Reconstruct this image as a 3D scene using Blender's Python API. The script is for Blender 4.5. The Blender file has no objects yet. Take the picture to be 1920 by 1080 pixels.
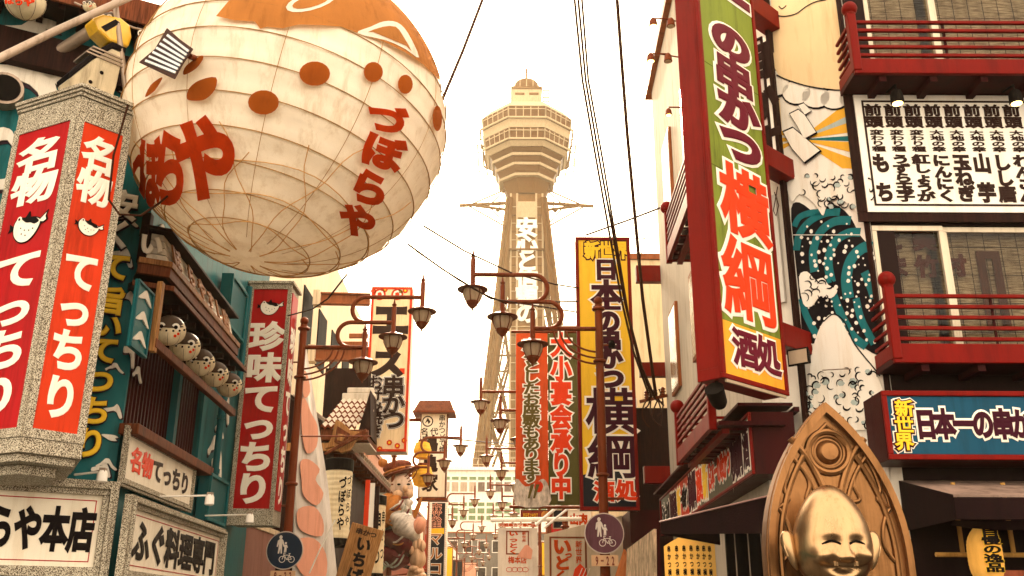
import bpy, bmesh, math, random
from mathutils import Vector, Matrix
R = math.radians
random.seed(7)
scene = bpy.context.scene
COL = scene.collection

# ---------------------------------------------------------------- camera
FPX, PITCH, ROLL, EYE = 1800.0, R(19.15), 0.0048, 1.6
cd = bpy.data.cameras.new('camera'); cam = bpy.data.objects.new('camera', cd); COL.objects.link(cam)
cd.sensor_width = 36.0; cd.lens = 36.0*FPX/1920.0; cd.clip_start = 0.1; cd.clip_end = 2000
cam.matrix_world = Matrix.Translation((0, 0, EYE)) @ Matrix.Rotation(R(90)+PITCH, 4, 'X') @ Matrix.Rotation(ROLL, 4, 'Z')
scene.camera = cam

# ---------------------------------------------------------------- sky, sun, exposure
SUN_AZ, SUN_EL = R(-3.0), R(29.5)      # azimuth from +Y towards +X
sundir = Vector((math.sin(SUN_AZ)*math.cos(SUN_EL), math.cos(SUN_AZ)*math.cos(SUN_EL), math.sin(SUN_EL)))
world = bpy.data.worlds.new('World'); scene.world = world; world.use_nodes = True
nt = world.node_tree; nt.nodes.clear()
out = nt.nodes.new('ShaderNodeOutputWorld')
sky = nt.nodes.new('ShaderNodeTexSky'); sky.sky_type = 'NISHITA'; sky.sun_disc = False
sky.sun_elevation = SUN_EL; sky.sun_rotation = SUN_AZ; sky.dust_density = 5; sky.air_density = 1.5
b1 = nt.nodes.new('ShaderNodeBackground'); b1.inputs[1].default_value = 0.05
nt.links.new(sky.outputs[0], b1.inputs[0])
# thin bright overcast veil, brighter round the sun
tc = nt.nodes.new('ShaderNodeTexCoord')
dot = nt.nodes.new('ShaderNodeVectorMath'); dot.operation = 'DOT_PRODUCT'; dot.inputs[1].default_value = sundir
nt.links.new(tc.outputs['Generated'], dot.inputs[0])
mx = nt.nodes.new('ShaderNodeMath'); mx.operation = 'MAXIMUM'; mx.inputs[1].default_value = 0.0
nt.links.new(dot.outputs['Value'], mx.inputs[0])
p1 = nt.nodes.new('ShaderNodeMath'); p1.operation = 'POWER'; p1.inputs[1].default_value = 40
nt.links.new(mx.outputs[0], p1.inputs[0])
b2 = nt.nodes.new('ShaderNodeBackground'); b2.inputs[0].default_value = (1.0, 0.82, 0.61, 1); b2.inputs[1].default_value = 1.9
b3 = nt.nodes.new('ShaderNodeBackground'); b3.inputs[0].default_value = (1.0, 0.80, 0.42, 1)
ms = nt.nodes.new('ShaderNodeMath'); ms.operation = 'MULTIPLY'; ms.inputs[1].default_value = 0.5
nt.links.new(p1.outputs[0], ms.inputs[0]); nt.links.new(ms.outputs[0], b3.inputs[1])
a1 = nt.nodes.new('ShaderNodeAddShader'); a2 = nt.nodes.new('ShaderNodeAddShader')
nt.links.new(b1.outputs[0], a1.inputs[0]); nt.links.new(b2.outputs[0], a1.inputs[1])
nt.links.new(a1.outputs[0], a2.inputs[0]); nt.links.new(b3.outputs[0], a2.inputs[1])
nt.links.new(a2.outputs[0], out.inputs['Surface'])
sl = bpy.data.lights.new('sun', 'SUN'); so = bpy.data.objects.new('sun', sl); COL.objects.link(so)
sl.energy = 4.6; sl.angle = R(2.0); sl.color = (1.0, 0.78, 0.52)
so.rotation_euler = sundir.to_track_quat('Z', 'Y').to_euler()
vs = scene.view_settings; vs.view_transform = 'Standard'; vs.look = 'None'; vs.exposure = 0.80; vs.gamma = 1.0; vs.use_curve_mapping = False
scene.cycles.max_bounces = 6; scene.cycles.diffuse_bounces = 3; scene.cycles.volume_bounces = 1
scene.cycles.transparent_max_bounces = 8; scene.cycles.use_denoising = True
scene.cycles.volume_step_rate = 5.0
HAZE_D = 0.00038

# ---------------------------------------------------------------- where a point of the view lies
def ray(px, py):
    u, v = (px-960)/FPX, (540-py)/FPX
    c, s = math.cos(ROLL), math.sin(ROLL)
    u, v = u*c - v*s, u*s + v*c
    cp, sp = math.cos(PITCH), math.sin(PITCH)
    return Vector((u, cp - v*sp, sp + v*cp))
def P(px, py, Y):
    d = ray(px, py); t = Y/d.y
    return Vector((d.x*t, Y, EYE + d.z*t))
class Face:
    """a vertical plane seen from outside: A left, B right; local x runs from A to B, local -y is outward"""
    def __init__(s, A, B):
        s.A = Vector((A[0], A[1], 0)); s.B = Vector((B[0], B[1], 0))
        s.ex = (s.B - s.A).normalized(); s.ey = Vector((-s.ex.y, s.ex.x, 0)); s.rz = math.atan2(s.ex.y, s.ex.x); s.L = (s.B-s.A).length
    def q(s, px, py, d=0.0):
        r = ray(px, py); o = s.A - s.ey*d
        n = s.ey; t = (o.x*n.x + o.y*n.y)/(r.x*n.x + r.y*n.y)
        p = Vector((r.x*t, r.y*t, 0)) - s.A
        return (p.dot(s.ex), EYE + r.z*t)
    def w(s, x, y, z):
        return s.A + s.ex*x + s.ey*y + Vector((0, 0, z))

# ---------------------------------------------------------------- materials
MATS = {}
def mat(name, c, rough=.6, metal=0.0, var=.14, scale=3.0, bump=.06, bscale=60, kind=None, spec=None, emit=0, coat=0):
    if name in MATS: return MATS[name]
    m = bpy.data.materials.new(name); m.use_nodes = True; n = m.node_tree; L = n.links
    bs = n.nodes['Principled BSDF']; bs.inputs['Roughness'].default_value = rough; bs.inputs['Metallic'].default_value = metal
    bs.inputs['Specular IOR Level'].default_value = (.06 if rough >= .3 and not coat else .45) if spec is None else spec
    if coat: bs.inputs['Coat Weight'].default_value = coat; bs.inputs['Coat Roughness'].default_value = .15
    t = n.nodes.new('ShaderNodeTexCoord')
    no = n.nodes.new('ShaderNodeTexNoise'); no.inputs['Scale'].default_value = scale; no.inputs['Detail'].default_value = 6; no.inputs['Roughness'].default_value = .65
    mp = n.nodes.new('ShaderNodeMapping'); mp.inputs['Scale'].default_value = (1, 1, .45)
    L.new(t.outputs['Object'], mp.inputs[0]); L.new(mp.outputs[0], no.inputs[0])
    rp = n.nodes.new('ShaderNodeValToRGB'); rp.color_ramp.elements[0].position = .3; rp.color_ramp.elements[1].position = .68
    a = [max(0, x*(1-var)) for x in c]; b = [min(1, x*(1+var*.6)) for x in c]
    rp.color_ramp.elements[0].color = (*a, 1); rp.color_ramp.elements[1].color = (*b, 1)
    L.new(no.outputs[0], rp.inputs[0]); colout = rp.outputs[0]
    if kind == 'granite':
        vo = n.nodes.new('ShaderNodeTexNoise'); vo.inputs['Scale'].default_value = 105; vo.inputs['Detail'].default_value = 1.5
        m2 = n.nodes.new('ShaderNodeMapping'); m2.inputs['Scale'].default_value = (1, 1, 1.0); m2.inputs['Rotation'].default_value = (.5, .6, .5)
        L.new(t.outputs['Object'], m2.inputs[0]); L.new(m2.outputs[0], vo.inputs[0])
        r2 = n.nodes.new('ShaderNodeValToRGB'); e = r2.color_ramp.elements
        e[0].position = .44; e[0].color = (.09, .065, .042, 1); e[1].position = .56; e[1].color = (*c, 1)
        L.new(vo.outputs[0], r2.inputs[0]); colout = r2.outputs[0]
    if kind == 'wood':
        wv = n.nodes.new('ShaderNodeTexNoise'); wv.inputs['Scale'].default_value = 5; wv.inputs['Detail'].default_value = 8
        m2 = n.nodes.new('ShaderNodeMapping'); m2.inputs['Scale'].default_value = (12, 12, .8)
        L.new(t.outputs['Object'], m2.inputs[0]); L.new(m2.outputs[0], wv.inputs[0])
        mi = n.nodes.new('ShaderNodeMix'); mi.data_type = 'RGBA'; mi.blend_type = 'MULTIPLY'; mi.inputs[0].default_value = .8
        r2 = n.nodes.new('ShaderNodeValToRGB'); r2.color_ramp.elements[0].position = .35; r2.color_ramp.elements[0].color = (.35, .3, .25, 1); r2.color_ramp.elements[1].position = .6
        L.new(wv.outputs[0], r2.inputs[0]); L.new(colout, mi.inputs[6]); L.new(r2.outputs[0], mi.inputs[7]); colout = mi.outputs[2]
    if kind == 'reed':
        wv = n.nodes.new('ShaderNodeTexNoise'); wv.inputs['Scale'].default_value = 6; wv.inputs['Detail'].default_value = 6
        m2 = n.nodes.new('ShaderNodeMapping'); m2.inputs['Scale'].default_value = (1.2, 1, 26)
        L.new(t.outputs['Object'], m2.inputs[0]); L.new(m2.outputs[0], wv.inputs[0])
        mi = n.nodes.new('ShaderNodeMix'); mi.data_type = 'RGBA'; mi.blend_type = 'MULTIPLY'; mi.inputs[0].default_value = .9
        r2 = n.nodes.new('ShaderNodeValToRGB'); r2.color_ramp.elements[0].position = .4; r2.color_ramp.elements[0].color = (.25, .2, .14, 1); r2.color_ramp.elements[1].position = .58
        L.new(wv.outputs[0], r2.inputs[0]); L.new(colout, mi.inputs[6]); L.new(r2.outputs[0], mi.inputs[7]); colout = mi.outputs[2]
    # grime streaks running down
    st = n.nodes.new('ShaderNodeTexNoise'); st.inputs['Scale'].default_value = 2.2; st.inputs['Detail'].default_value = 7; st.inputs['Roughness'].default_value = .7
    m3 = n.nodes.new('ShaderNodeMapping'); m3.inputs['Scale'].default_value = (3.5, 3.5, .35)
    L.new(t.outputs['Object'], m3.inputs[0]); L.new(m3.outputs[0], st.inputs[0])
    r3 = n.nodes.new('ShaderNodeValToRGB'); r3.color_ramp.elements[0].position = .30; g = 1-min(.6, var*2.2)
    r3.color_ramp.elements[0].color = (g, g*.94, g*.86, 1); r3.color_ramp.elements[1].position = .5
    L.new(st.outputs[0], r3.inputs[0])
    mi = n.nodes.new('ShaderNodeMix'); mi.data_type = 'RGBA'; mi.blend_type = 'MULTIPLY'; mi.inputs[0].default_value = 1
    L.new(colout, mi.inputs[6]); L.new(r3.outputs[0], mi.inputs[7]); colout = mi.outputs[2]
    L.new(colout, bs.inputs['Base Color'])
    rr = n.nodes.new('ShaderNodeMapRange'); rr.inputs[3].default_value = max(.05, rough-.12); rr.inputs[4].default_value = min(1, rough+.15)
    L.new(no.outputs[0], rr.inputs[0]); L.new(rr.outputs[0], bs.inputs['Roughness'])
    if bump:
        bn = n.nodes.new('ShaderNodeTexNoise'); bn.inputs['Scale'].default_value = bscale; bn.inputs['Detail'].default_value = 4
        bu = n.nodes.new('ShaderNodeBump'); bu.inputs['Strength'].default_value = bump*3; bu.inputs['Distance'].default_value = .01
        L.new(t.outputs['Object'], bn.inputs[0]); L.new(bn.outputs[0], bu.inputs['Height']); L.new(bu.outputs[0], bs.inputs['Normal'])
    if emit:
        L.new(colout, bs.inputs['Emission Color']); bs.inputs['Emission Strength'].default_value = emit
    if kind == 'cloth':
        tr = n.nodes.new('ShaderNodeBsdfTranslucent'); L.new(colout, tr.inputs[0])
        ms_ = n.nodes.new('ShaderNodeMixShader'); ms_.inputs[0].default_value = .34
        o = n.nodes['Material Output']; L.new(bs.outputs[0], ms_.inputs[1]); L.new(tr.outputs[0], ms_.inputs[2]); L.new(ms_.outputs[0], o.inputs[0])
    MATS[name] = m
    return m
def glassmat(name, c, mixf=.35, rough=.06):
    if name in MATS: return MATS[name]
    m = bpy.data.materials.new(name); m.use_nodes = True; n = m.node_tree; L = n.links
    bs = n.nodes['Principled BSDF']; bs.inputs['Base Color'].default_value = (*c, 1); bs.inputs['Roughness'].default_value = rough
    tr = n.nodes.new('ShaderNodeBsdfTransparent'); tr.inputs[0].default_value = (.9, .88, .84, 1)
    mi = n.nodes.new('ShaderNodeMixShader'); mi.inputs[0].default_value = mixf
    L.new(tr.outputs[0], mi.inputs[1]); L.new(bs.outputs[0], mi.inputs[2]); L.new(mi.outputs[0], n.nodes['Material Output'].inputs[0])
    MATS[name] = m; return m

TEAL = mat('teal_paint', (.010, .115, .125), .45, var=.25, scale=2)
TEALD = mat('teal_metal', (.012, .09, .10), .5)
WHITE = mat('white_paint', (.88, .83, .75), .55, var=.06, bump=.03)
CREAM = mat('cream_panel', (.84, .76, .62), .5, var=.07, bump=.02)
IVORY = mat('ivory_letter', (.90, .83, .72), .5, var=.04, bump=0)
BLACK = mat('black_letter', (.005, .002, .002), .5, var=.1, bump=0)
BROWNL = mat('brown_letter', (.025, .010, .007), .5, var=.1, bump=0)
RED = mat('sign_red', (.40, .008, .010), .35, var=.2, scale=1.5, bump=.02)
ORANGE = mat('sign_orange', (.60, .040, .008), .35, var=.22, scale=1.5, bump=.02)
REDL = mat('letter_red', (.72, .045, .008), .4, var=.08, bump=0)
REDPAINT = mat('red_lacquer', (.17, .004, .0015), .38, var=.2, bump=.05)
REDDARK = mat('dark_red_lacquer', (.040, .003, .003), .45, var=.25)
MAROON = mat('maroon_letter', (.040, .003, .012), .45, var=.08, bump=0)
YEL = mat('yellow_panel', (.86, .52, .03), .4, var=.07, bump=.02)
YELL = mat('yellow_letter', (.90, .55, .03), .4, var=.06, bump=0)
GREEN = mat('green_panel', (.19, .24, .03), .4, var=.25, scale=1.2, bump=.02)
NAVY = mat('navy_panel', (.012, .014, .020), .4, var=.15, bump=.02)
BLUE = mat('blue_panel', (.008, .065, .12), .4, var=.12, bump=.02)
GRAN = mat('speckled_stone_paper', (.60, .54, .42), .6, kind='granite', bump=.08)
DKWOOD = mat('dark_wood', (.026, .008, .005), .55, kind='wood', var=.3)
WOOD = mat('brown_wood', (.17, .048, .018), .55, kind='wood', var=.25)
LTWOOD = mat('light_wood', (.46, .22, .075), .55, kind='wood', var=.2)
IRON = mat('brown_iron', (.16, .032, .009), .45, .1, var=.25, bump=.08)
IRONB = mat('iron_light', (.28, .085, .028), .45, .1, var=.25, bump=.08)
STEEL = mat('grey_steel', (.34, .26, .20), .45, .5, var=.25, bump=.06)
CONC = mat('pale_concrete', (.72, .58, .40), .85, var=.18, scale=1.2, bump=.12)
PLASTER = mat('white_plaster', (.84, .78, .68), .8, var=.1, scale=1, bump=.08)
MAUVE = mat('mauve_wall', (.30, .15, .12), .8, var=.12)
DARK = mat('dark_interior', (.005, .003, .002), .7)
DARKCLOTH = mat('dark_awning_cloth', (.012, .004, .004), .75, var=.3, bump=.1)
BRONZE = mat('old_bronze', (.24, .115, .045), .34, .9, var=.28, scale=3, bump=.05, bscale=30)
GOLD = mat('gold_bronze', (.42, .27, .14), .30, 1.0, var=.12, scale=2, bump=.01)
GREYTILE = mat('roof_tile', (.26, .20, .15), .6, var=.3)
TILEW = mat('tile_mortar', (.58, .50, .40), .7)
TOWERW = mat('tower_white', (.46, .35, .22), .6, var=.1)
TOWERM = mat('tower_steel', (.14, .065, .020), .6, var=.1)
TOWERG = mat('tower_window', (.11, .045, .012), .3, var=.1)
PAPER = mat('lantern_paper', (.90, .78, .54), .7, kind='cloth', var=.08)
LIT = mat('lit_lantern_paper', (.72, .36, .07), .7, var=.1, emit=.22)
BULB = mat('lit_bulb', (1, .62, .18), .5, var=.02, bump=0, emit=6)
FROST = mat('frosted_lamp_glass', (.60, .46, .32), .3, var=.12, kind='cloth', bump=0)
WIRE = mat('cable', (.035, .009, .003), .6)
BAL = mat('lantern_fabric', (.95, .88, .75), .75, var=.10, scale=1.6, kind='cloth', bump=.30, bscale=5)
BALBR = mat('lantern_fabric_brown', (.50, .20, .05), .75, kind='cloth', var=.15, bump=.05)
BALDOT = mat('lantern_print_brown', (.36, .085, .010), .75, kind='cloth', var=.1, bump=0)
BALRED = mat('lantern_print_red', (.66, .075, .008), .75, kind='cloth', var=.1, bump=0)
SALMON = mat('salmon_print', (.72, .33, .22), .6, var=.1, bump=0)
ASPH = mat('asphalt', (.055, .05, .046), .9, var=.2, bump=.2)
PAVE = mat('paving', (.30, .27, .23), .85, var=.2, bump=.1)
SKIN = mat('statue_skin_paint', (.62, .40, .25), .5, var=.15)

# ---------------------------------------------------------------- mesh builder
class MB:
    def __init__(s): s.v = []; s.f = []; s.m = []; s.mi = 0
    def add(s, vs, fs):
        o = len(s.v); s.v += [tuple(x) for x in vs]; s.f += [tuple(i+o for i in f) for f in fs]; s.m += [s.mi]*len(fs); return s
    def box(s, x0, x1, y0, y1, z0, z1):
        v = [(x, y, z) for z in (z0, z1) for y in (y0, y1) for x in (x0, x1)]
        return s.add(v, [(0, 2, 3, 1), (4, 5, 7, 6), (0, 1, 5, 4), (2, 6, 7, 3), (0, 4, 6, 2), (1, 3, 7, 5)])
    def hexa(s, v):   # 4 bottom (ccw from below view) + 4 top points
        return s.add(v, [(3, 2, 1, 0), (4, 5, 6, 7), (0, 1, 5, 4), (1, 2, 6, 5), (2, 3, 7, 6), (3, 0, 4, 7)])
    def prism(s, pts, y0, y1):  # polygon in x,z, extruded from y0 (front) to y1
        n = len(pts)
        a = sum(pts[i][0]*pts[(i+1) % n][1]-pts[(i+1) % n][0]*pts[i][1] for i in range(n))
        if a < 0: pts = pts[::-1]
        v = [(x, y0, z) for x, z in pts]+[(x, y1, z) for x, z in pts]
        return s.add(v, [tuple(range(n)), tuple(range(2*n-1, n-1, -1))]+[(i, i+n, (i+1) % n+n, (i+1) % n) for i in range(n)])
    def slab(s, pts, z0, z1):   # polygon in x,y extruded up
        n = len(pts)
        a = sum(pts[i][0]*pts[(i+1) % n][1]-pts[(i+1) % n][0]*pts[i][1] for i in range(n))
        if a < 0: pts = pts[::-1]
        v = [(x, y, z0) for x, y in pts]+[(x, y, z1) for x, y in pts]
        return s.add(v, [tuple(range(n-1, -1, -1)), tuple(range(n, 2*n))]+[(i, (i+1) % n, (i+1) % n+n, i+n) for i in range(n)])
    def tube(s, pts, r, n=8, cap=True, r2=None):
        pts = [Vector(p) for p in pts]; k = len(pts); up = None; rings = []
        for i, p in enumerate(pts):
            d = (pts[min(i+1, k-1)]-pts[max(i-1, 0)]).normalized()
            if up is None:
                up = Vector((0, 0, 1)) if abs(d.z) < .9 else Vector((1, 0, 0))
            a = (up - d*up.dot(d)).normalized(); up = a; b = d.cross(a)
            rr = r if r2 is None else r+(r2-r)*i/(k-1)
            rings.append([p+a*math.cos(2*math.pi*j/n)*rr+b*math.sin(2*math.pi*j/n)*rr for j in range(n)])
        v = [x for q in rings for x in q]; f = []
        for i in range(k-1):
            for j in range(n):
                f.append((i*n+j, i*n+(j+1) % n, (i+1)*n+(j+1) % n, (i+1)*n+j))
        if cap: f += [tuple(range(n-1, -1, -1)), tuple(range((k-1)*n, k*n))]
        return s.add(v, f)
    def bar(s, p, q, w, h=None):   # rectangular bar
        p = Vector(p); q = Vector(q); d = (q-p).normalized(); h = h or w
        up = Vector((0, 0, 1)) if abs(d.z) < .95 else Vector((1, 0, 0))
        a = d.cross(up).normalized()*w/2; b = a.cross(d).normalized()*h/2
        v = [p-a-b, p+a-b, p+a+b, p-a+b, q-a-b, q+a-b, q+a+b, q-a+b]
        return s.add(v, [(0, 1, 2, 3), (7, 6, 5, 4), (0, 4, 5, 1), (1, 5, 6, 2), (2, 6, 7, 3), (3, 7, 4, 0)])
    def lathe(s, prof, n=20, c=(0, 0, 0), axis='z'):
        v = []; f = []; k = len(prof)
        for r, z in prof:
            for j in range(n):
                a = 2*math.pi*j/n
                p = (c[0]+r*math.cos(a), c[1]+r*math.sin(a), c[2]+z) if axis == 'z' else (c[0]+r*math.cos(a), c[1]+z, c[2]+r*math.sin(a))
                v.append(p)
        for i in range(k-1):
            for j in range(n): f.append((i*n+j, i*n+(j+1) % n, (i+1)*n+(j+1) % n, (i+1)*n+j))
        f += [tuple(range(n-1, -1, -1)), tuple(range((k-1)*n, k*n))]
        return s.add(v, f)
    def ball(s, c, r, n=12, m=8, sc=(1, 1, 1)):
        v = [(c[0], c[1], c[2]-r*sc[2])]; f = []
        for i in range(1, m):
            t = math.pi*i/m
            for j in range(n):
                a = 2*math.pi*j/n
                v.append((c[0]+r*sc[0]*math.sin(t)*math.cos(a), c[1]+r*sc[1]*math.sin(t)*math.sin(a), c[2]-r*sc[2]*math.cos(t)))
        v.append((c[0], c[1], c[2]+r*sc[2])); e = len(v)-1
        for j in range(n): f.append((0, 1+(j+1) % n, 1+j)); f.append((e, e-n+j, e-n+(j+1) % n))
        for i in range(m-2):
            for j in range(n): f.append((1+i*n+j, 1+i*n+(j+1) % n, 1+(i+1)*n+(j+1) % n, 1+(i+1)*n+j))
        return s.add(v, f)
    def mesh(s, name, mats, smooth=False):
        me = bpy.data.meshes.new(name); me.from_pydata(s.v, [], s.f)
        for m in (mats if isinstance(mats, (list, tuple)) else [mats]): me.materials.append(m)
        me.polygons.foreach_set('material_index', s.m)
        if smooth:
            me.polygons.foreach_set('use_smooth', [True]*len(s.f))
            try: me.set_sharp_from_angle(angle=R(40))
            except Exception: pass
        me.update(); return me
    def build(s, name, mats, parent=None, bev=0, smooth=False, loc=(0, 0, 0), rz=0, kind=None):
        return link(name, s.mesh(name, mats, smooth), parent, bev, loc, rz, kind)
def link(name, me, parent=None, bev=0, loc=(0, 0, 0), rz=0, kind=None):
    o = bpy.data.objects.new(name, me); COL.objects.link(o); o.parent = parent; o.location = loc; o.rotation_euler = (0, 0, rz)
    if bev:
        m = o.modifiers.new('bevel', 'BEVEL'); m.width = bev; m.segments = 2; m.limit_method = 'ANGLE'; m.angle_limit = R(50)
    if kind: o['kind'] = kind
    return o
def tag(o, label, cat, group=None):
    o['label'] = label; o['category'] = cat
    if group: o['group'] = group
    return o
def thing(name, label, cat, loc=(0, 0, 0), rz=0, group=None):
    o = bpy.data.objects.new(name, None); COL.objects.link(o); o.location = loc; o.rotation_euler = (0, 0, rz); o.empty_display_size = .1
    return tag(o, label, cat, group)
def on(face, name, label, cat, group=None):
    return thing(name, label, cat, tuple(face.A), face.rz, group)
def ribbon(b, rings):
    n = len(rings[0]); k = len(rings)
    b.add([p for r in rings for p in r], [tuple(range(n)), tuple(range(k*n-1, (k-1)*n-1, -1))]+[(i*n+j, (i+1)*n+j, (i+1)*n+(j+1) % n, i*n+(j+1) % n) for i in range(k-1) for j in range(n)]); return b
def copy_tree(o, parent=None):
    c = o.copy(); COL.objects.link(c); c.parent = parent
    for ch in list(o.children): copy_tree(ch, c)
    return c
def arc(cx, cz, r, a0, a1, n, y=0):
    return [(cx+r*math.cos(R(a0+(a1-a0)*i/n)), y, cz+r*math.sin(R(a0+(a1-a0)*i/n))) for i in range(n+1)]
def smooth2(pts, k=4, closed=True):
    n = len(pts); o = []
    for i in range(n if closed else n-1):
        g = lambda j: pts[j % n] if closed else pts[max(0, min(n-1, j))]
        p0, p1, p2, p3 = g(i-1), g(i), g(i+1), g(i+2)
        for t in range(k):
            t /= k
            o.append(tuple(.5*((2*p1[d])+(-p0[d]+p2[d])*t+(2*p0[d]-5*p1[d]+4*p2[d]-p3[d])*t*t+(-p0[d]+3*p1[d]-3*p2[d]+p3[d])*t**3) for d in range(2)))
    if not closed: o.append(tuple(pts[-1]))
    return o
def stroke(b, pts, w, y0, y1, taper=False):
    """a flat ribbon along 2-D points (x,z)"""
    n = len(pts); L = []; Rr = []
    for i in range(n):
        a = pts[max(0, i-1)]; c = pts[min(n-1, i+1)]; dx, dz = c[0]-a[0], c[1]-a[1]; l = math.hypot(dx, dz) or 1
        ww = w/2*(math.sin(math.pi*(i+.6)/(n+.2)) if taper else 1)
        L.append((pts[i][0]-dz/l*ww, pts[i][1]+dx/l*ww)); Rr.append((pts[i][0]+dz/l*ww, pts[i][1]-dx/l*ww))
    for i in range(n-1): b.prism([L[i], L[i+1], Rr[i+1], Rr[i]], y0, y1)

# ---------------------------------------------------------------- lettering (each character an object of its own)
_g = {}
def glyph_raw(ch, bev, res=5):
    k = (ch, round(bev, 4))
    if k in _g: return _g[k]
    c = bpy.data.curves.new('t', 'FONT'); c.body = ch; c.size = 1; c.resolution_u = res; c.bevel_depth = bev; c.bevel_resolution = 1
    c.align_x = 'CENTER'
    o = bpy.data.objects.new('t', c)
    me = bpy.data.meshes.new_from_object(o)
    bpy.data.objects.remove(o)
    vs = [(v.co.x, v.co.z, v.co.y-.36) for v in me.vertices]; fs = [tuple(p.vertices) for p in me.polygons]
    bpy.data.meshes.remove(me); bpy.data.curves.remove(c)
    _g[k] = (vs, fs); return _g[k]
_gm = {}
def glyph(ch, layers, thick=.004):
    """layers: [(bevel, material)] from the back to the front"""
    key = (ch, tuple((b, m.name) for b, m in layers), thick)
    if key in _gm: return _gm[key]
    M = MB(); nl = len(layers)
    for i, (bv, m) in enumerate(layers):
        vs, fs = glyph_raw(ch, bv); M.mi = i
        zz = thick/max(bv, .001)
        # flattened: each layer stands a little proud of the one behind
        M.add([(x, -thick*1.5*i-y*(-zz if False else zz)*.9, z) for x, y, z in vs], fs)
    me = M.mesh('character', [m for _, m in layers]); _gm[key] = me; return me
def put(parent, ch, x, z, w, h, layers, y=-.004, thick=.004, skew=0, name='character', rot=0):
    if ch in ' 　': return
    o = link(name, glyph(ch, layers, thick), parent, 0, (x, y, z)); o.scale = (w, 1, h)
    if rot: o.rotation_euler = (0, rot, 0)
    return o
def column(parent, s, x, z0, z1, w, layers, y=-.004, fill=1.0, dx=0.0, **k):
    n = len(s); st = (z0-z1)/n
    for i, ch in enumerate(s):
        if ch == 'ー': # long mark stands upright in a column
            put(parent, ch, x+dx*i, z0-st*(i+.5), w, st*fill, layers, y, rot=R(90), **k)
        else: put(parent, ch, x+dx*i, z0-st*(i+.5), w, st*fill, layers, y, **k)
def line(parent, s, x0, x1, z, h, layers, y=-.004, fill=1.0, **k):
    n = len(s); st = (x1-x0)/n
    for i, ch in enumerate(s): put(parent, ch, x0+st*(i+.5), z, st*fill, h, layers, y, **k)
def frame_parts(parent, x0, x1, z0, z1, w, d, m, y=0, name='frame', bev=.006):
    """four butted frame pieces in the plane y, standing out by d"""
    MB().box(x0, x1, y-d, y, z1-w, z1).build(name, m, parent, bev)
    MB().box(x0, x1, y-d, y, z0, z0+w).build(name, m, parent, bev)
    MB().box(x0, x0+w, y-d, y, z0+w, z1-w).build(name, m, parent, bev)
    MB().box(x1-w, x1, y-d, y, z0+w, z1-w).build(name, m, parent, bev)

def fugu(parent, x, z, w, y=-.006, flip=1):
    """the little puffer fish emblem"""
    def tr(pts): return [(x+flip*a*w, z+b*w) for a, b in pts]
    body = smooth2([(-.30, .02), (-.22, .14), (-.05, .12), (.18, .10), (.32, .02), (.26, -.16), (.10, -.30), (-.10, -.30), (-.26, -.17)], 4)
    big = [(a*1.09, b*1.09+.008) for a, b in body]
    MB().prism(tr(big), y, y+.004).build('fish_outline', BLACK, parent)
    MB().prism(tr([(.26, .03), (.48, .20), (.46, .10), (.50, .02), (.42, -.03), (.28, -.04)]), y+.0005, y+.004).build('fish_tail_outline', BLACK, parent)
    MB().prism(tr([(.29, .015), (.45, .14), (.43, .08), (.46, .02), (.40, -.01)]), y-.003, y+.001).build('fish_tail', IVORY, parent)
    MB().prism(tr(body), y-.003, y+.001).build('fish_body', IVORY, parent)
    MB().prism(tr(smooth2([(-.14, .13), (-.02, .04), (.10, .02), (.20, -.02), (.30, .02), (.20, .10), (.08, .13), (.04, .24), (-.04, .14)], 3)), y-.006, y-.002).build('fish_back', BLACK, parent)
    MB().prism(tr([(-.30, .0), (-.42, .07), (-.40, -.02), (-.43, -.09), (-.30, -.05)]), y-.003, y+.002).build('fin', BLACK, parent)
    b = MB()
    b.prism(tr([(-.19+.055*math.cos(t*.7), .12+.055*math.sin(t*.7)) for t in range(9)]), y-.006, y-.002)
    b.build('fish_eye', IVORY, parent)
    b = MB(); b.prism(tr([(-.19+.025*math.cos(t*.7), .12+.025*math.sin(t*.7)) for t in range(9)]), y-.009, y-.0055); b.build('fish_pupil', BLACK, parent)
    b = MB()
    for a, c in ((-.12, -.05), (-.02, -.10), (.09, -.12), (.18, -.10), (-.08, -.16), (.02, -.20)):
        b.prism(tr([(a+.014*math.cos(t*.9), c+.014*math.sin(t*.9)) for t in range(7)]), y-.006, y-.002)
    b.build('fish_dots', BLACK, parent, kind='stuff')

def base(face, name, label, cat, px, py, d=0.0, group=None):
    """a thing standing on a wall face at the spot seen at px,py, d proud of it; returns it and q(px,py)->local x,z"""
    x0, z0 = face.q(px, py, d)
    t = thing(name, label, cat, tuple(face.w(x0, -d, z0)), face.rz, group)
    def q(px_, py_, dd=0.0):
        a, b_ = face.q(px_, py_, d+dd); return (a-x0, b_-z0)
    return t, q

# ================================================================ GROUND
g = MB().box(-300, 300, -60, 500, -.5, 0).build('ground', ASPH); g['kind'] = 'structure'
pv = MB()
pv.box(-5.6, -3.4, -20, 200, 0.004, .12); pv.build('pavement', PAVE, bev=.01)['kind'] = 'structure'
pv = MB(); pv.box(1.1, 3.2, 11, 200, 0.004, .12); pv.build('pavement', PAVE, bev=.01)['kind'] = 'structure'
b = MB()
for i in range(20): b.box(-1.3, -1.15, -10+i*8, -6+i*8, .004, .008)
b.build('road_markings', WHITE)['kind'] = 'structure'

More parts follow.
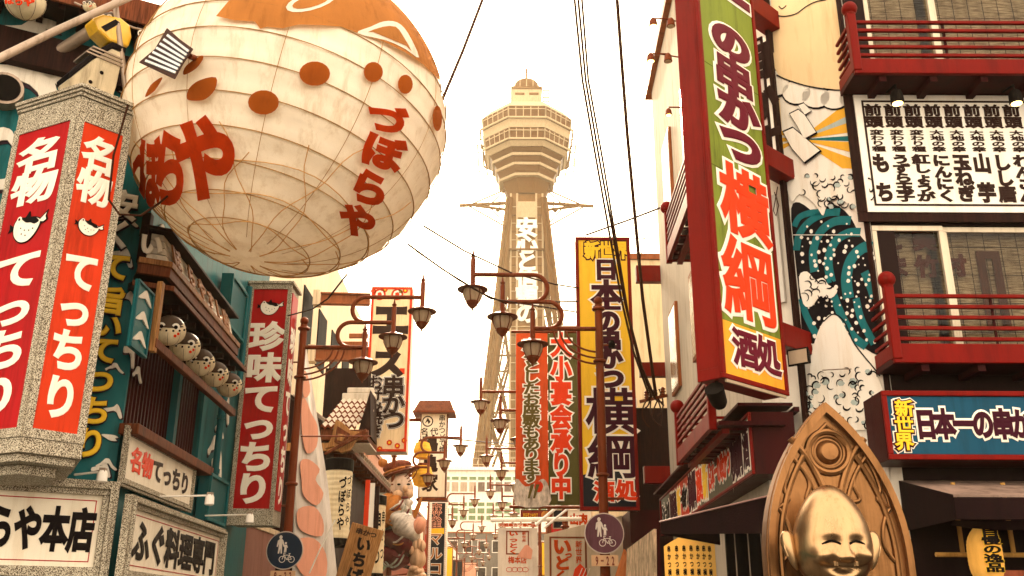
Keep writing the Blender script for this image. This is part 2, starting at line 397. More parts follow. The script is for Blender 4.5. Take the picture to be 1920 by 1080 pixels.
# ================================================================ LEFT: teal corner restaurant
C0 = (-4.33, 10.58)
F1 = Face((C0[0]-7.0*.884, C0[1]-7.0*.468), C0)
FL = Face(C0, (C0[0]-.0415*6.6, C0[1]+6.6))
HT = 8.45
W = 4.5
bt = thing('corner_restaurant_building', 'teal corner restaurant with white mountain shapes on its walls and dark brown eaves', 'building', (C0[0], C0[1], 0))
A1, B1, B2 = F1.A, F1.B, FL.B
def rel3(p): return (p[0]-C0[0], p[1]-C0[1])
MB().slab([rel3(A1), rel3(B1), rel3(F1.w(7.0, .3, 0)+FL.ey*.3-Vector((0, 0, 0))), rel3(F1.w(0, .4, 0))], 0, HT).build('wall', TEAL, bt)
# street wall with the window opening left dark
sx0, sz0 = FL.q(247, 640); sx1, sz1 = FL.q(385, 890)
wx0, wtop = FL.q(252, 640); wx1 = FL.q(388, 700)[0]; wbot = FL.q(222, 792)[1]
def lb(b, x0, x1, y0, y1, z0, z1, face, o=C0):
    """box in a face's frame, written relative to o"""
    vs = [face.w(x, y, z) for z in (z0, z1) for y in (y0, y1) for x in (x0, x1)]
    vs = [(v[0]-o[0], v[1]-o[1], v[2]) for v in vs]
    return b.add(vs, [(0, 2, 3, 1), (4, 5, 7, 6), (0, 1, 5, 4), (2, 6, 7, 3), (0, 4, 6, 2), (1, 3, 7, 5)])
b = MB(); L6 = FL.L
lb(b, 0, wx0, 0, .3, 0, HT, FL); lb(b, wx0, wx1, 0, .3, 0, wbot, FL); lb(b, wx0, wx1, 0, .3, 6.1, HT, FL); lb(b, wx1, L6, 0, .3, 0, HT, FL)
b.build('wall', TEAL, bt)
b = MB(); lb(b, wx0, wx1, .5, .6, wbot, 6.1, FL); b.build('window_recess', DARK, bt)
for i in range(26):
    x = wx0+.06+i*(wx1-wx0)/26
    b = MB(); lb(b, x, x+.035, .08, .12, wbot, 6.1, FL); b.build('window_slat', REDDARK, bt)
b = MB(); xm = (wx0*.42+wx1*.58); lb(b, xm, xm+.12, -.02, .07, wbot, 6.1, FL); b.build('window_post', TEALD, bt)
for z in (wbot+.75, wbot+1.5):
    b = MB(); lb(b, wx0, wx1, .125, .15, z, z+.04, FL); b.build('window_rail', DKWOOD, bt)
b = MB(); lb(b, wx0-.12, wx1+.1, -.22, -.002, wbot-.12, wbot, FL); b.build('window_sill', WOOD, bt, bev=.01)
# roof slab with overhang
pa = F1.w(-.5, -.5, 0); pb = F1.w(7.26, -.5, 0); pc = FL.w(L6+.2, -.5, 0); pd = FL.w(L6+.2, 3, 0); pe = F1.w(-.5, 4, 0)
pts = [rel3(p) for p in (pa, pb, pc, pd, pe)]
MB().slab(pts, HT+.003, HT+.25).build('roof', DKWOOD, bt, bev=.01)
for i in range(34):   # rafters under the eave
    b = MB(); x = -.3+i*.22
    lb(b, x, x+.07, -.46, -.01, HT-.10, HT, F1); b.build('rafter', DKWOOD, bt)
b = MB(); lb(b, -.5, 7.26, -.54, -.502, HT-.06, HT+.26, F1); b.build('fascia', WOOD, bt, bev=.006)
b = MB(); lb(b, -.5, 7.0, -.16, -.012, HT-.75, HT-.32, F1); b.build('shade_beam', DKWOOD, bt, bev=.01)  # added dark beam, standing for a brown beam and the upper wall's shade
# cladding joints
for i in range(6):
    b = MB(); x = 7.0-.95*(i+1); lb(b, x, x+.02, -.008, -.001, 3.2, HT-.12, F1); b.build('panel_joint', TEALD, bt)
# white mountain motifs standing proud of the wall with their dark shadow strip
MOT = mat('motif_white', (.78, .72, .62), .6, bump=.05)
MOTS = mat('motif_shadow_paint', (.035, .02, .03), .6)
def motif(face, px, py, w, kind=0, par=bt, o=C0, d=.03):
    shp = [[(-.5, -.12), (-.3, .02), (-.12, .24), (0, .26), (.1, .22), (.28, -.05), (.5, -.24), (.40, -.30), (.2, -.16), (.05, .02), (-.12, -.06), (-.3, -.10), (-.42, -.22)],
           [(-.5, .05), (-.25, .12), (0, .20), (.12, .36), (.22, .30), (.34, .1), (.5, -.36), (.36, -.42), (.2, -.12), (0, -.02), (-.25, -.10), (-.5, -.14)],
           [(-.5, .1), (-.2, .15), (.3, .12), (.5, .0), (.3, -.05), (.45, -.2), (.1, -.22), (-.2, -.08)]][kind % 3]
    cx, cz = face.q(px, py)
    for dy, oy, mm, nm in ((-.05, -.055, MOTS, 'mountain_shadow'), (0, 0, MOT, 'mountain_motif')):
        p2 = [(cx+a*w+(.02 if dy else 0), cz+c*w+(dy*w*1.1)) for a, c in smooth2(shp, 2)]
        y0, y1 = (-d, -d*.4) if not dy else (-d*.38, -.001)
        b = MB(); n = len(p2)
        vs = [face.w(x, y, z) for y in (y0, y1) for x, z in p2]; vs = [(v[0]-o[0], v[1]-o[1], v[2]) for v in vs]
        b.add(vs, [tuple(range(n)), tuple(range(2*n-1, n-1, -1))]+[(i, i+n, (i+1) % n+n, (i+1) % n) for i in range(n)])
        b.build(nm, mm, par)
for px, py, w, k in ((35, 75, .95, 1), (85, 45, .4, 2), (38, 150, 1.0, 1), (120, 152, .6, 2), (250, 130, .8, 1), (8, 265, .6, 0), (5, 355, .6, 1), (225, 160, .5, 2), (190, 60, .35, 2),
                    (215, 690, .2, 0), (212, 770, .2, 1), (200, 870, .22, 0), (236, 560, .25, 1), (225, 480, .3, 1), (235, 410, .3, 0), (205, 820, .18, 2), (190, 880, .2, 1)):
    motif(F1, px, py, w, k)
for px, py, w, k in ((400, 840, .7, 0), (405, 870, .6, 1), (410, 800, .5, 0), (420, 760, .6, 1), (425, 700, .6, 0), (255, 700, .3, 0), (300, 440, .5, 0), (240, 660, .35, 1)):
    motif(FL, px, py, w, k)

# round ventilation hole with pale rim at the far left
t, q = base(F1, 'vent_pipe', 'round pale pipe mouth with dark opening, on the teal wall at the left edge', 'pipe', 8, 178, .0)
MB().lathe([(.17, -.18), (.20, -.18), (.20, 0), (.17, 0)], 20, axis='y').build('pipe', STEEL, t, smooth=True)
MB().lathe([(.165, -.187), (.165, -.1805)], 20, axis='y').build('opening', DARK, t)

# teal shutter panel beside the window
t, q = base(FL, 'teal_shutter', 'square teal shutter panel with three white mountains, hung beside the dark slatted window', 'shutter', 236, 645, .35)
x1, z1 = q(283, 552); x0, z0 = q(236, 648)
MB().box(x0, x1, -.03, 0, z0, z1).build('panel', TEAL, t, .006)
frame_parts(t, x0, x1, z0, z1, .03, .02, TEALD, -.031)
for f in (.18, .48, .80):
    zc = z0+(z1-z0)*f; wd = (x1-x0)*.8; xc = (x0+x1)/2
    MB().prism([(xc+a*wd, zc+c*wd) for a, c in smooth2([(-.5, -.10), (-.2, .12), (0, .24), (.2, .14), (.5, -.08), (.2, -.04), (0, .02), (-.2, -.04)], 2)], -.045, -.0315).build('mountain_motif', MOT, t)
t, q = base(FL, 'drain_pipe', 'teal drain pipe running down the wall beside the fish emblem sign', 'pipe', 402, 900, .12)
za = q(420, 760)[1]
MB().tube([(0, 0, -2), (0, 0, za), (.12, 0, za+.15), (.9, 0, za+.5), (.95, 0, za+2.2)], .05, 10).build('pipe', TEALD, t, smooth=True)
for z in (.1, .9): MB().lathe([(.065, 0), (.065, .06)], 12, (0, 0, z)).build('bracket', TEALD, t)
t, q = base(FL, 'wall_vent_box', 'teal louvred box frame with white mountain shape beside the white-framed sign', 'box', 385, 975, .2)
x1, z1 = q(428, 905)
MB().box(0, x1, 0, .15, 0, z1).build('panel', TEALD, t); frame_parts(t, 0, x1, 0, z1, .05, .03, TEAL, -.001)
t, q = base(FL, 'wall_vent_box', 'teal framed box high on the wall above the roofed signboard end', 'box', 425, 608, .2)
x1, z1 = q(463, 553)
MB().box(0, x1, 0, .15, 0, z1).build('panel', TEALD, t); frame_parts(t, 0, x1, 0, z1, .05, .03, TEAL, -.001)

# ---------------------------------------------------------------- the box sign column at the corner
K = Vector((-4.35, 8.5, 0)); Rr = Vector((-3.98, 8.92, 0)); Lf = Vector((-5.16, 8.89, 0)); Rb = Vector((-4.50, 9.9, 0)); Lb = Vector((-5.35, 9.8, 0))
ZB, ZT = 3.0, 6.68
cs = thing('corner_box_sign', 'tall many-sided red sign column framed in speckled stone with white kana and puffer fish', 'sign', (K.x, K.y, ZB))
cen = Vector((-4.62, 9.15, 0))
def off(f, pts=(K, Rr, Rb, Lb, Lf)): return [((cen+(p-cen)*f)-K).to_2d()[:] for p in pts]
MB().slab(off(.97), .14, ZT-ZB-.1).build('core', GRAN, cs)
for i, (f, z0, z1) in enumerate(((1.0, ZT-ZB-.30, ZT-ZB-.10), (1.03, ZT-ZB-.095, ZT-ZB-.06), (1.06, ZT-ZB-.055, ZT-ZB-.025), (1.09, ZT-ZB-.02, ZT-ZB+.02))):
    MB().slab(off(f), z0, z1).build('cornice', GRAN, cs, .004)
MB().slab(off(1.0), .0, .135).build('bottom_band', GRAN, cs, .004)
MB().slab(off(.9), -.07, -.003).build('bottom_step', GRAN, cs, .004)
MB().slab(off(.6), -.16, -.075).build('bottom_step', GRAN, cs, .004)
faces = ((Face(K, Rr), ORANGE), (Face(Lf, K), RED))  # right face painted orange for the brighter light it catches, left stays red
def subempty(parent, name, face, origin, z):
    e = bpy.data.objects.new(name, None); COL.objects.link(e); e.parent = parent
    e.location = (face.A.x-origin.x, face.A.y-origin.y, 0); e.rotation_euler = (0, 0, face.rz); e.empty_display_size = .1; return e
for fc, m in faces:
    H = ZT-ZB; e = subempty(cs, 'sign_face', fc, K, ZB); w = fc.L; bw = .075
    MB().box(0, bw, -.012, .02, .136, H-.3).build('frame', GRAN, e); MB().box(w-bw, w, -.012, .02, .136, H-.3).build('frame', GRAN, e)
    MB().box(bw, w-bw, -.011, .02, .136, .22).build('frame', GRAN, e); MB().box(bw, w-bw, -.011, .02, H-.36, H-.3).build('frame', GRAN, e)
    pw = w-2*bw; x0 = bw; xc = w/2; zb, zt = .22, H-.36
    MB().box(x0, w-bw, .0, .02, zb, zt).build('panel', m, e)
    hh = zt-zb; cw = pw*.86
    ly = [(.042, IVORY)]
    cells = [('名', .10, .12), ('物', .215, .115), ('て', .50, .125), ('っ', .625, .12), ('ち', .755, .13), ('り', .90, .13)]
    for ch, f, hs in cells: put(e, ch, xc, zt-hh*f, cw, hh*hs*1.05, ly, -.005)
    fugu(e, xc, zt-hh*.345, pw*.78, -.008, 1)
# ornament on top of the column: box sign shaped as a fish, with yellow bow
fs = thing('fish_box_sign', 'small worn white fish-painted box sign with yellow bow standing on the red sign column', 'sign', (-4.56, 9.2, ZT+.03), R(48))
hb = .95
pts = [(-.20, 0), (.16, 0), (.28, .72), (.22, .86), (.02, .80), (-.30, .30)]
MB().prism([(-.24, 0), (.10, 0), (.16, .40), (.18, .84), (.05, .84), (-.14, .60), (-.34, .28)], -.14, .14).build('body', mat('aged_box', (.60, .50, .34), .5, var=.3), fs, .01)
MB().prism([(.05, .845), (-.14, .605), (-.34, .285), (-.36, .34), (-.16, .68), (.04, .92), (.2, .92), (.2, .845)], -.15, .15).build('fish_back', BLACK, fs, .01)
for k in range(3): MB().box(-.22+.03*k, .19, -.155, .155, .66+k*.045, .68+k*.045).build('trim', STEEL, fs)
for cx, cz in ((-.2, .2), (-.12, .34), (-.02, .5), (0, .16), (-.06, .28)):
    MB().lathe([(.022, -.146), (.022, -.141)], 8, (cx, 0, cz), 'y').build('spot', BLACK, fs)
MB().prism([(.02, .93), (-.12, 1.0), (-.2, 1.12), (-.1, 1.22), (.1, 1.28), (.22, 1.24), (.26, 1.1), (.24, .96)], -.12, .12).build('bow', mat('yellow_plastic', (.75, .42, .01), .3, coat=.5), fs, .03)
MB().prism([(-.1, 1.05), (-.04, 1.02), (.1, 1.2), (.04, 1.22)], -.125, -.121).build('bow_mark', BLACK, fs)
tag(MB().tube([(-3.98+.02, 8.72, 6.60), (-4.0, 8.66, 6.0), (-3.97, 8.64, 5.5), (-3.86, 8.68, 5.36), (-3.7, 8.8, 5.4), (-3.62, 9.0, 5.62), (-3.6, 9.3, 5.9)], .012, 6).build('cable', WIRE), 'thin black cable looping down in front of the orange face of the red sign column', 'cable')

# ---------------------------------------------------------------- yellow lettering on the teal wall
t, q = base(F1, 'wall_lettering', 'column of raised yellow kana, upper ones painted glare-white, running down the narrow teal wall', 'lettering', 168, 880, .04)
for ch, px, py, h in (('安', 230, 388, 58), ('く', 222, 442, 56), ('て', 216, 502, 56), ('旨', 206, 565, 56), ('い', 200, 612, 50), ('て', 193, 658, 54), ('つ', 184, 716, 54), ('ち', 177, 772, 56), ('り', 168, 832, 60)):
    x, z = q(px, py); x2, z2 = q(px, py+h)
    put(t, ch, x, z, .33, z-z2, [(.085, MOTS), (.045, YELL if ch not in '安く' else IVORY)], -.02, .018)  # upper letters ivory: glare on the yellow put into their colour

# ---------------------------------------------------------------- roofed signboard under the eave, wrapping the corner
def KC(d):
    o1 = F1.A-F1.ey*d; o2 = FL.A-FL.ey*d; a = F1.ex; c = FL.ex; r = o2-o1
    det = -a.x*c.y+c.x*a.y; t_ = (-r.x*c.y+c.x*r.y)/det
    return o1+a*t_
def wrap_rings(prof, xa, xb, org, seg=(1, 1)):
    """a section (d outward, z) swept from xa on the chamfer wall, round the corner, to xb on the street wall"""
    R_ = []
    if seg[0]: R_.append([tuple(F1.w(xa, -d, z)-org) for d, z in prof])
    R_.append([tuple(KC(d)+Vector((0, 0, z))-org) for d, z in prof])
    if seg[1]: R_.append([tuple(FL.w(xb, -d, z)-org) for d, z in prof])
    return R_
SO = Vector((C0[0], C0[1], 5.1))
t = thing('roofed_signboard', 'long white board with carved wooden letters under a dark wooden roof, beside the giant lantern', 'sign', tuple(SO))
OLDW = mat('old_white_board', (.70, .64, .54), .6, var=.2); WORN = mat('worn_wood', (.36, .16, .06), .5, kind='wood', var=.3)
XE = 3.15
def wz(name, prof, m, xa=6.93, xb=XE, bev=0): return ribbon(MB(), wrap_rings(prof, xa, xb, SO)).build(name, m, t, bev)
for i in range(4):
    f0, f1 = i/4, (i+1)/4-.03; z0_, z1_ = 5.50+.37*f0, 5.50+.37*f1; d0, d1 = .33-.10*f0, .33-.10*f1
    wz('board', [(d0, z0_), (d0+.0, z0_), (d1, z1_), (d1-.03, z1_), (d0-.03, z0_)][1:], OLDW)
wz('back_board', [(.295, 5.49), (.195, 5.87), (.02, 5.87), (.02, 5.49)], DARK)
wz('roof_board', [(.36, 5.875), (.36, 5.91), (.02, 5.96), (.02, 5.875)], DKWOOD, 6.9, XE+.05, .004)
wz('sill_beam', [(.42, 5.42), (.42, 5.488), (.30, 5.488), (.30, 5.42)], WORN, 6.9, XE+.05, .005)
wz('fascia', [(.40, 5.30), (.40, 5.418), (.34, 5.418), (.34, 5.30)], WOOD, 6.9, XE+.05, .005)
wz('soffit', [(.335, 5.31), (.335, 5.34), (.02, 5.34), (.02, 5.31)], DKWOOD, 6.9, XE+.03)
wz('lower_board', [(.46, 5.13), (.46, 5.17), (.02, 5.28), (.02, 5.20)], DKWOOD, 6.86, XE+.35, .004)
wz('lower_edge', [(.485, 5.12), (.485, 5.18), (.462, 5.18), (.462, 5.12)], WOOD, 6.86, XE+.35, .004)
p_ = F1.w(6.95, -.28, 5.45)-SO; MB().box(p_.x-.05, p_.x+.05, p_.y-.05, p_.y+.05, p_.z, p_.z+.62).build('post', DKWOOD, t, .008)
ec = bpy.data.objects.new('carved_letters', None); COL.objects.link(ec); ec.parent = t; ec.rotation_euler = (0, 0, FL.rz)
for i, (ch, x) in enumerate(zip('ぼらやすし店', (.12, .75, 1.25, 1.72, 2.15, 2.55))):
    o = link('character', glyph(ch, [(.055, WORN)], .016), ec, 0, (x, -.335, .565)); o.scale = (.34, 1, .30); o.rotation_euler = (-R(15), 0, 0)
p_ = F1.w(7.02, -.335, 5.68)-SO
o = link('character', glyph('い', [(.07, IVORY)], .016), t, 0, tuple(p_)); o.scale = (.26, 1, .28); o.rotation_euler = (0, 0, F1.rz)
for i in range(9):
    b = MB(); lb(b, .2+i*.36, .26+i*.36, -.40, -.02, 5.05, 5.12, FL, (C0[0], C0[1])); b.v = [(x, y, z-5.1) for x, y, z in b.v]; b.build('rafter', DKWOOD, t)
# bar with five fish lanterns
t, q = base(FL, 'hanging_rail', 'wooden rail carrying the five small fish lanterns', 'rail', 285, 650, .40)
x1 = q(440, 740)[0]
MB().box(0, x1, -.04, .04, 0, .1).build('rail', WOOD, t, .008)
MB().box(-.02, .08, -.03, .03, -.05, .75).build('upright', LTWOOD, t, .005)

def small_fugu(name, label, loc, r, rz, group):
    t = thing(name, label, 'lantern', loc, rz, group); t.rotation_euler = (R(28), 0, rz)
    b = MB(); b.ball((0, 0, 0), r, 16, 12, (1.05, 1, 1)); b.build('body', PAPER, t, smooth=True)
    b = MB(); prof = [(r*1.03*math.sin(R(a)), r*1.03*math.cos(R(a))) for a in (68, 56, 44, 30, 15, 3)]
    b.lathe(prof, 16); b.build('dark_back', mat('fish_back_paint', (.07, .045, .03), .5), t, smooth=True)
    for s in (-1, 1):
        MB().lathe([(.0, -.01), (r*.26, -.006), (r*.26, .0)], 12, (s*r*.45, -r*.80, r*.45), 'y').build('eye', IVORY, t)
        MB().lathe([(.0, -.014), (r*.13, -.012), (r*.13, -.007)], 10, (s*r*.45, -r*.81, r*.45), 'y').build('pupil', BLACK, t)
    b = MB()
    for k in range(15):
        a = 2*math.pi*k/15; e = R(12); rr = r*1.01
        b.ball((rr*1.05*math.cos(a)*math.cos(e), rr*math.sin(a)*math.cos(e), rr*math.sin(e)), r*.075, 6, 4)
    b.build('spot_row', BLACK, t, kind='stuff')
    b = MB()
    for k in range(8):
        a = 2*math.pi*k/8
        b.tube([(r*1.06*math.cos(a)*math.cos(R(e)), r*1.01*math.sin(a)*math.cos(R(e)), r*1.01*math.sin(R(e))) for e in range(-85, 10, 15)], r*.012, 4, False)
    b.build('rib_wires', WOOD, t, kind='stuff')
    b = MB(); b.lathe([(r*.10, -.004), (r*.10, .003)], 10, (r*.45, -r*.93, -r*.12), 'y'); b.lathe([(r*.09, -.004), (r*.09, .003)], 10, (r*.62, -r*.80, .0), 'y'); b.build('red_mark', REDL, t)
    b = MB(); b.prism([(-r*1.3, .2*r), (-r*.95, .05*r), (-r*.95, -.1*r), (-r*1.35, -.15*r)], -.01, .01); b.build('tail', BLACK, t)
    b = MB(); b.tube([(0, 0, r), (0, 0, r*1.5)], .006, 4); b.build('string', WIRE, t)
    return t
lp = [(318, 620, 'nearest of the five'), (347, 650, 'second of the five from the near end'), (376, 680, 'middle one of the five'), (403, 702, 'fourth of the five from the near end'), (430, 722, 'farthest of the five')]
for i, (px, py, w) in enumerate(lp):
    x, z = FL.q(px, py, .42); p = FL.w(x, -.42, z)
    small_fugu('fish_lantern', 'round puffer fish lantern under the eave, ' + w, tuple(p), .172, R(15), 'fish lanterns hanging under the eave')

# ---------------------------------------------------------------- white sign under the window
def framed_board(face, name, label, c0, c1, d, text, tcol, frame_w=.07, deep=.10, red=None, red_n=0, fillh=.5, line_in=False, hw=.9, bevd=.045, panel=None):
    t, q = base(face, name, label, 'sign', c0[0], c0[1], d)
    x1, z1 = q(*c1)
    MB().box(0, x1, 0, .05, 0, z1).build('panel', panel or CREAM, t)
    fw = frame_w
    frame_parts(t, -fw, x1+fw, -fw, z1+fw, fw, deep*.6, GRAN, .03)
    frame_parts(t, -fw*1.7, x1+fw*1.7, -fw*1.7, z1+fw*1.7, fw*.68, deep, GRAN, .03)
    frame_parts(t, -fw*2.5, x1+fw*2.5, -fw*2.5, z1+fw*2.5, fw*.76, deep*.7, GRAN, .03)
    if line_in:
        b = MB()
        for (a, c, e, f_) in ((.05, x1-.05, .05, .06), (.05, x1-.05, z1-.06, z1-.05), (.05, .06, .06, z1-.06), (x1-.06, x1-.05, .06, z1-.06)):
            MB().box(a, c, -.004, -.001, e, f_).build('border_line', RED, t)
    n = len(text); x0m = x1*(1-hw)/2; st = (x1-2*x0m)/n
    for i, ch in enumerate(text):
        put(t, ch, x0m+st*(i+.5), z1*.5, st*1.02, z1*fillh, [(bevd, tcol if i >= red_n else REDL)], -.006)
    return t
framed_board(FL, 'name_sign', 'narrow white sign reading 名物てっちり set below the slatted window', (232, 895), (362, 882), .12, '名物てっちり', BROWNL, .04, .06, red_n=2, fillh=.62)
framed_board(FL, 'shop_sign', 'large cream sign with brush characters ふぐ料理専門 in ribbed speckled frame', (229, 1068), (412, 1008), .30, 'ふぐ料理専門', BLACK, .05, .12, fillh=.72, line_in=True, bevd=.05)
framed_board(F1, 'shop_sign', 'large cream sign ending in や本店 in ribbed speckled frame at the left edge', (-275, 1052), (193, 930), .30, 'ふぐづぼらや本店', BLACK, .06, .14, fillh=.62, line_in=True, hw=.97, bevd=.05)
# lower wall below the signs
t = MB(); lb(t, 0, .02, 0, .01, 0, .01, FL)
# spot lamps with long arms
def spot_arm(face, px, py, px2, py2, d0, d1, label):
    x0, z0 = face.q(px, py, d0); a = face.w(x0, -d0, z0)
    x1, z1 = face.q(px2, py2, d1); e = face.w(x1, -d1, z1)
    t = thing('spot_lamp', label, 'lamp', tuple(a), 0, 'white spot lamps on long arms')
    v = e-a
    MB().tube([(0, 0, 0), tuple(v)], .011, 6).build('arm', WHITE, t)
    MB().lathe([(.035, .0), (.05, -.03), (.055, -.11), (.04, -.12)], 12, tuple(v+Vector((0, 0, .01)))).build('lamp_head', WHITE, t, smooth=True)
    MB().box(v.x-.03, v.x+.03, v.y-.03, v.y+.03, v.z-.01, v.z+.035).build('bracket', STEEL, t)
spot_arm(F1, 140, 890, 193, 884, .30, .65, 'white spot lamp on a thin arm above the sign ending in 本店')
spot_arm(FL, 300, 931, 394, 929, .3, .9, 'white spot lamp reaching over the narrow 名物 sign')
spot_arm(FL, 385, 967, 469, 965, .3, 1.0, 'white spot lamp on thin arm below the tall red 珍味 sign')

# ---------------------------------------------------------------- tall red sign  珍味てっちり
sb = P(428, 985, 15.6); xl, zb = -4.5, sb.z; zt = P(469, 533, 15.6).z; xr = -3.775
t = thing('vertical_box_sign', 'tall red box sign reading 珍味てっちり with puffer fish emblem and speckled frame', 'sign', (xl, 15.6, zb))
w = xr-xl; H = zt-zb
MB().box(.02, w-.02, .02, .6, 0.02, H-.02).build('box', GRAN, t)
bw = .07
for (a, c, e, f_) in ((0, w, H-.09, H), (0, w, 0, .26), (0, bw, .26, H-.09), (w-bw, w, .26, H-.09)):
    MB().box(a, c, -.02, .02, e, f_).build('frame', GRAN, t, .004)
MB().box(-.03, w+.03, -.05, .62, H+.003, H+.05).build('cap', GRAN, t, .004)
MB().box(bw, w-bw, .0, .0195, .26, H-.09).build('panel', RED, t)
MB().box(w-.019, w-.002, .1, .5, .26, H-.12).build('side_panel', RED, t)
zz = H-.12; hh = zz-.3
fugu(t, w/2, zz-hh*.075, .50, -.006)
for ch, f in zip('珍味てっちり', (.225, .375, .52, .645, .785, .925)):
    put(t, ch, w/2, zz-hh*f, .60, hh*.142, [(.045, IVORY)], -.006)
se = bpy.data.objects.new('side_lettering', None); COL.objects.link(se); se.parent = t; se.location = (w+.003, .3, 0); se.rotation_euler = (0, 0, R(90))
for ch, f in zip('珍味てっちり', (.225, .375, .52, .645, .785, .925)): put(se, ch, 0, zz-hh*f, .34, hh*.13, [(.045, IVORY)], -.003)
for z in (.8, H-.7): MB().box(-.45, -.0, .2, .34, z, z+.12).build('bracket_beam', IRON, t, .006)

# ---------------------------------------------------------------- steel tubes holding the giant lantern
def pipe(name, label, p, r, m=STEEL, cat='pipe', n=12):
    o = Vector(p[0]); t = MB(); t.tube([tuple(Vector(a)-o) for a in p], r, n)
    ob = t.build(name, m, smooth=True); ob.location = o; tag(ob, label, cat); return ob
pipe('support_pipe', 'long grey steel tube rising from the left edge to the top, over the teal wall', [P(-60, 138, 7.7), P(100, 60, 8.6), P(262, -14, 9.3)], .042)
pipe('support_pipe', 'upright grey steel tube behind the fish box sign', [P(214, -10, 9.2), P(222, 60, 9.2), P(241, 205, 9.35)], .033)
pipe('support_pipe', 'short thick grey tube in the shade under the brown eave', [P(108, 98, 9.9), P(215, 30, 9.7)], .07)
pipe('support_pipe', 'thin pale rod crossing under the eave near the fish lanterns', [P(140, 5, 9.4), P(250, 52, 9.3), P(330, 70, 9.2)], .012)
for px, py, r, rz, lab in ((48, 3, .21, 10, 'white puffer fish lantern with red kana in the top left corner'), (208, 44, .12, 40, 'small white fish lantern half hidden behind the steel tubes'), (287, 75, .15, -10, 'spotted puffer fish lantern hanging beside the striped tail fin'), (168, 12, .07, 0, 'tiny white fish lantern between the steel tubes at the top')):
    p = P(px, py, 9.3); o = small_fugu('fish_lantern', lab, tuple(p), r, R(rz), 'fish lanterns under the top eave')
    if r > .2: line(o, 'ぼらや', -.15, .15, -.02, .11, [(.05, REDL)], -.225)

# ================================================================ GIANT PUFFER FISH LANTERN
BC = Vector((-2.62, 10.0, 7.12)); BR = 1.84
gl = thing('giant_fish_lantern', 'huge round cream puffer fish lantern with brown spots and red kana hanging over the street', 'lantern', tuple(BC))
TILT = Matrix.Rotation(R(9), 3, 'Y') @ Matrix.Rotation(R(-6), 3, 'X')
b = MB(); NB, NL = 17, 56; rings = []
for i in range(NB*3+1):
    t = math.pi*(i/(NB*3)); fr = (i % 3)
    rr = BR*(1.0 if fr == 0 else .984)
    for j in range(NL):
        a = 2*math.pi*j/NL; sg = 1-.012*(1-abs(math.cos(a*6-.6)))*math.sin(t)
        v = TILT @ Vector((rr*sg*math.sin(t)*math.cos(a), rr*sg*math.sin(t)*math.sin(a), rr*math.cos(t)*.985))
        b.v.append(tuple(v))
for i in range(NB*3):
    b.mi = 1 if i < 10 else 0
    for j in range(NL):
        b.f.append((i*NL+j, (i+1)*NL+j, (i+1)*NL+(j+1) % NL, i*NL+(j+1) % NL)); b.m.append(b.mi)
b.build('fabric_body', [BAL, BALBR], gl, smooth=True)
ROPE = mat('rope_brown', (.60, .33, .12), .8, bump=.1)
SEAM = mat('seam_thread', (.40, .22, .08), .8)
for i in range(4, NB-1):
    t = math.pi*i/NB
    pts = [TILT @ Vector((BR*1.001*math.sin(t)*math.cos(a*math.pi/40), BR*1.001*math.sin(t)*math.sin(a*math.pi/40), BR*math.cos(t)*.986)) for a in range(81)]
    MB().tube(pts, .0070, 4, False).build('seam', SEAM, gl)
for j in range(12):
    a = 2*math.pi*j/12+.2
    pts = [TILT @ Vector((BR*1.0*math.sin(t)*math.cos(a), BR*1.0*math.sin(t)*math.sin(a), BR*math.cos(t)*.986)) for t in [math.pi*k/40 for k in range(4, 38)]]
    MB().tube(pts, .0035, 4, False).build('seam', SEAM, gl)
def onball(px, py, f=1.006):
    d = ray(px, py).normalized(); o = Vector((0, 0, EYE))-BC; r = BR*f
    bq = o.dot(d); c = o.dot(o)-r*r; D = bq*bq-c
    if D <= 0: return (o-d*bq).normalized()*r
    return o+d*(-bq-math.sqrt(D))
def decal(name, pts2, m, f=1.006, maxe=14):
    """a shape printed on the lantern; outline in view coordinates, laid on the round surface"""
    bm = bmesh.new(); vs = [bm.verts.new((x, y, 0)) for x, y in pts2]; bm.faces.new(vs)
    bmesh.ops.triangulate(bm, faces=bm.faces[:])
    wrap(name, bm, m, f, maxe)
def wrap(name, bm, m, f, maxe):
    for _ in range(5):
        le = [e for e in bm.edges if e.calc_length() > maxe]
        if not le: break
        bmesh.ops.subdivide_edges(bm, edges=le, cuts=1); bmesh.ops.triangulate(bm, faces=[q for q in bm.faces if len(q.verts) > 3])
    for v in bm.verts: v.co = onball(v.co.x, v.co.y, f+v.co.z)
    me = bpy.data.meshes.new(name); bm.to_mesh(me); bm.free(); me.materials.append(m); link(name, me, gl)
def ball_char(ch, cx, cy, w, h, m, sk=0.0, bev=.05, rot=0):
    vs, fs = glyph_raw(ch, bev, 5); bm = bmesh.new(); cr, sr = math.cos(rot), math.sin(rot)
    vv = []
    for x, y, z in vs:
        X, Z = x*w, z*h; X, Z = X*cr-Z*sr, X*sr+Z*cr
        vv.append(bm.verts.new((cx+X, cy-Z+sk*X, .0)))
    for f_ in fs:
        try: bm.faces.new([vv[i] for i in f_])
        except ValueError: pass
    bmesh.ops.triangulate(bm, faces=bm.faces[:]); wrap('character', bm, m, 1.008, 16)
for cx, cy, a, b_ in ((590, 138, 29, 23), (494, 192, 29, 23), (700, 135, 18, 19), (760, 158, 14, 18), (820, 222, 9, 24)):
    decal('spot', [(cx+a*math.cos(k*.35), cy+b_*math.sin(k*.35)) for k in range(18)], BALDOT)
for p_ in ([(350, 185), (355, 165), (375, 150), (405, 145), (403, 168), (385, 186), (365, 189)], [(343, 138), (350, 122), (378, 104), (380, 112), (368, 128), (350, 139)],
           [(272, 182), (282, 160), (300, 146), (304, 148), (290, 170)]):
    decal('spot', smooth2(p_, 3), BALDOT)
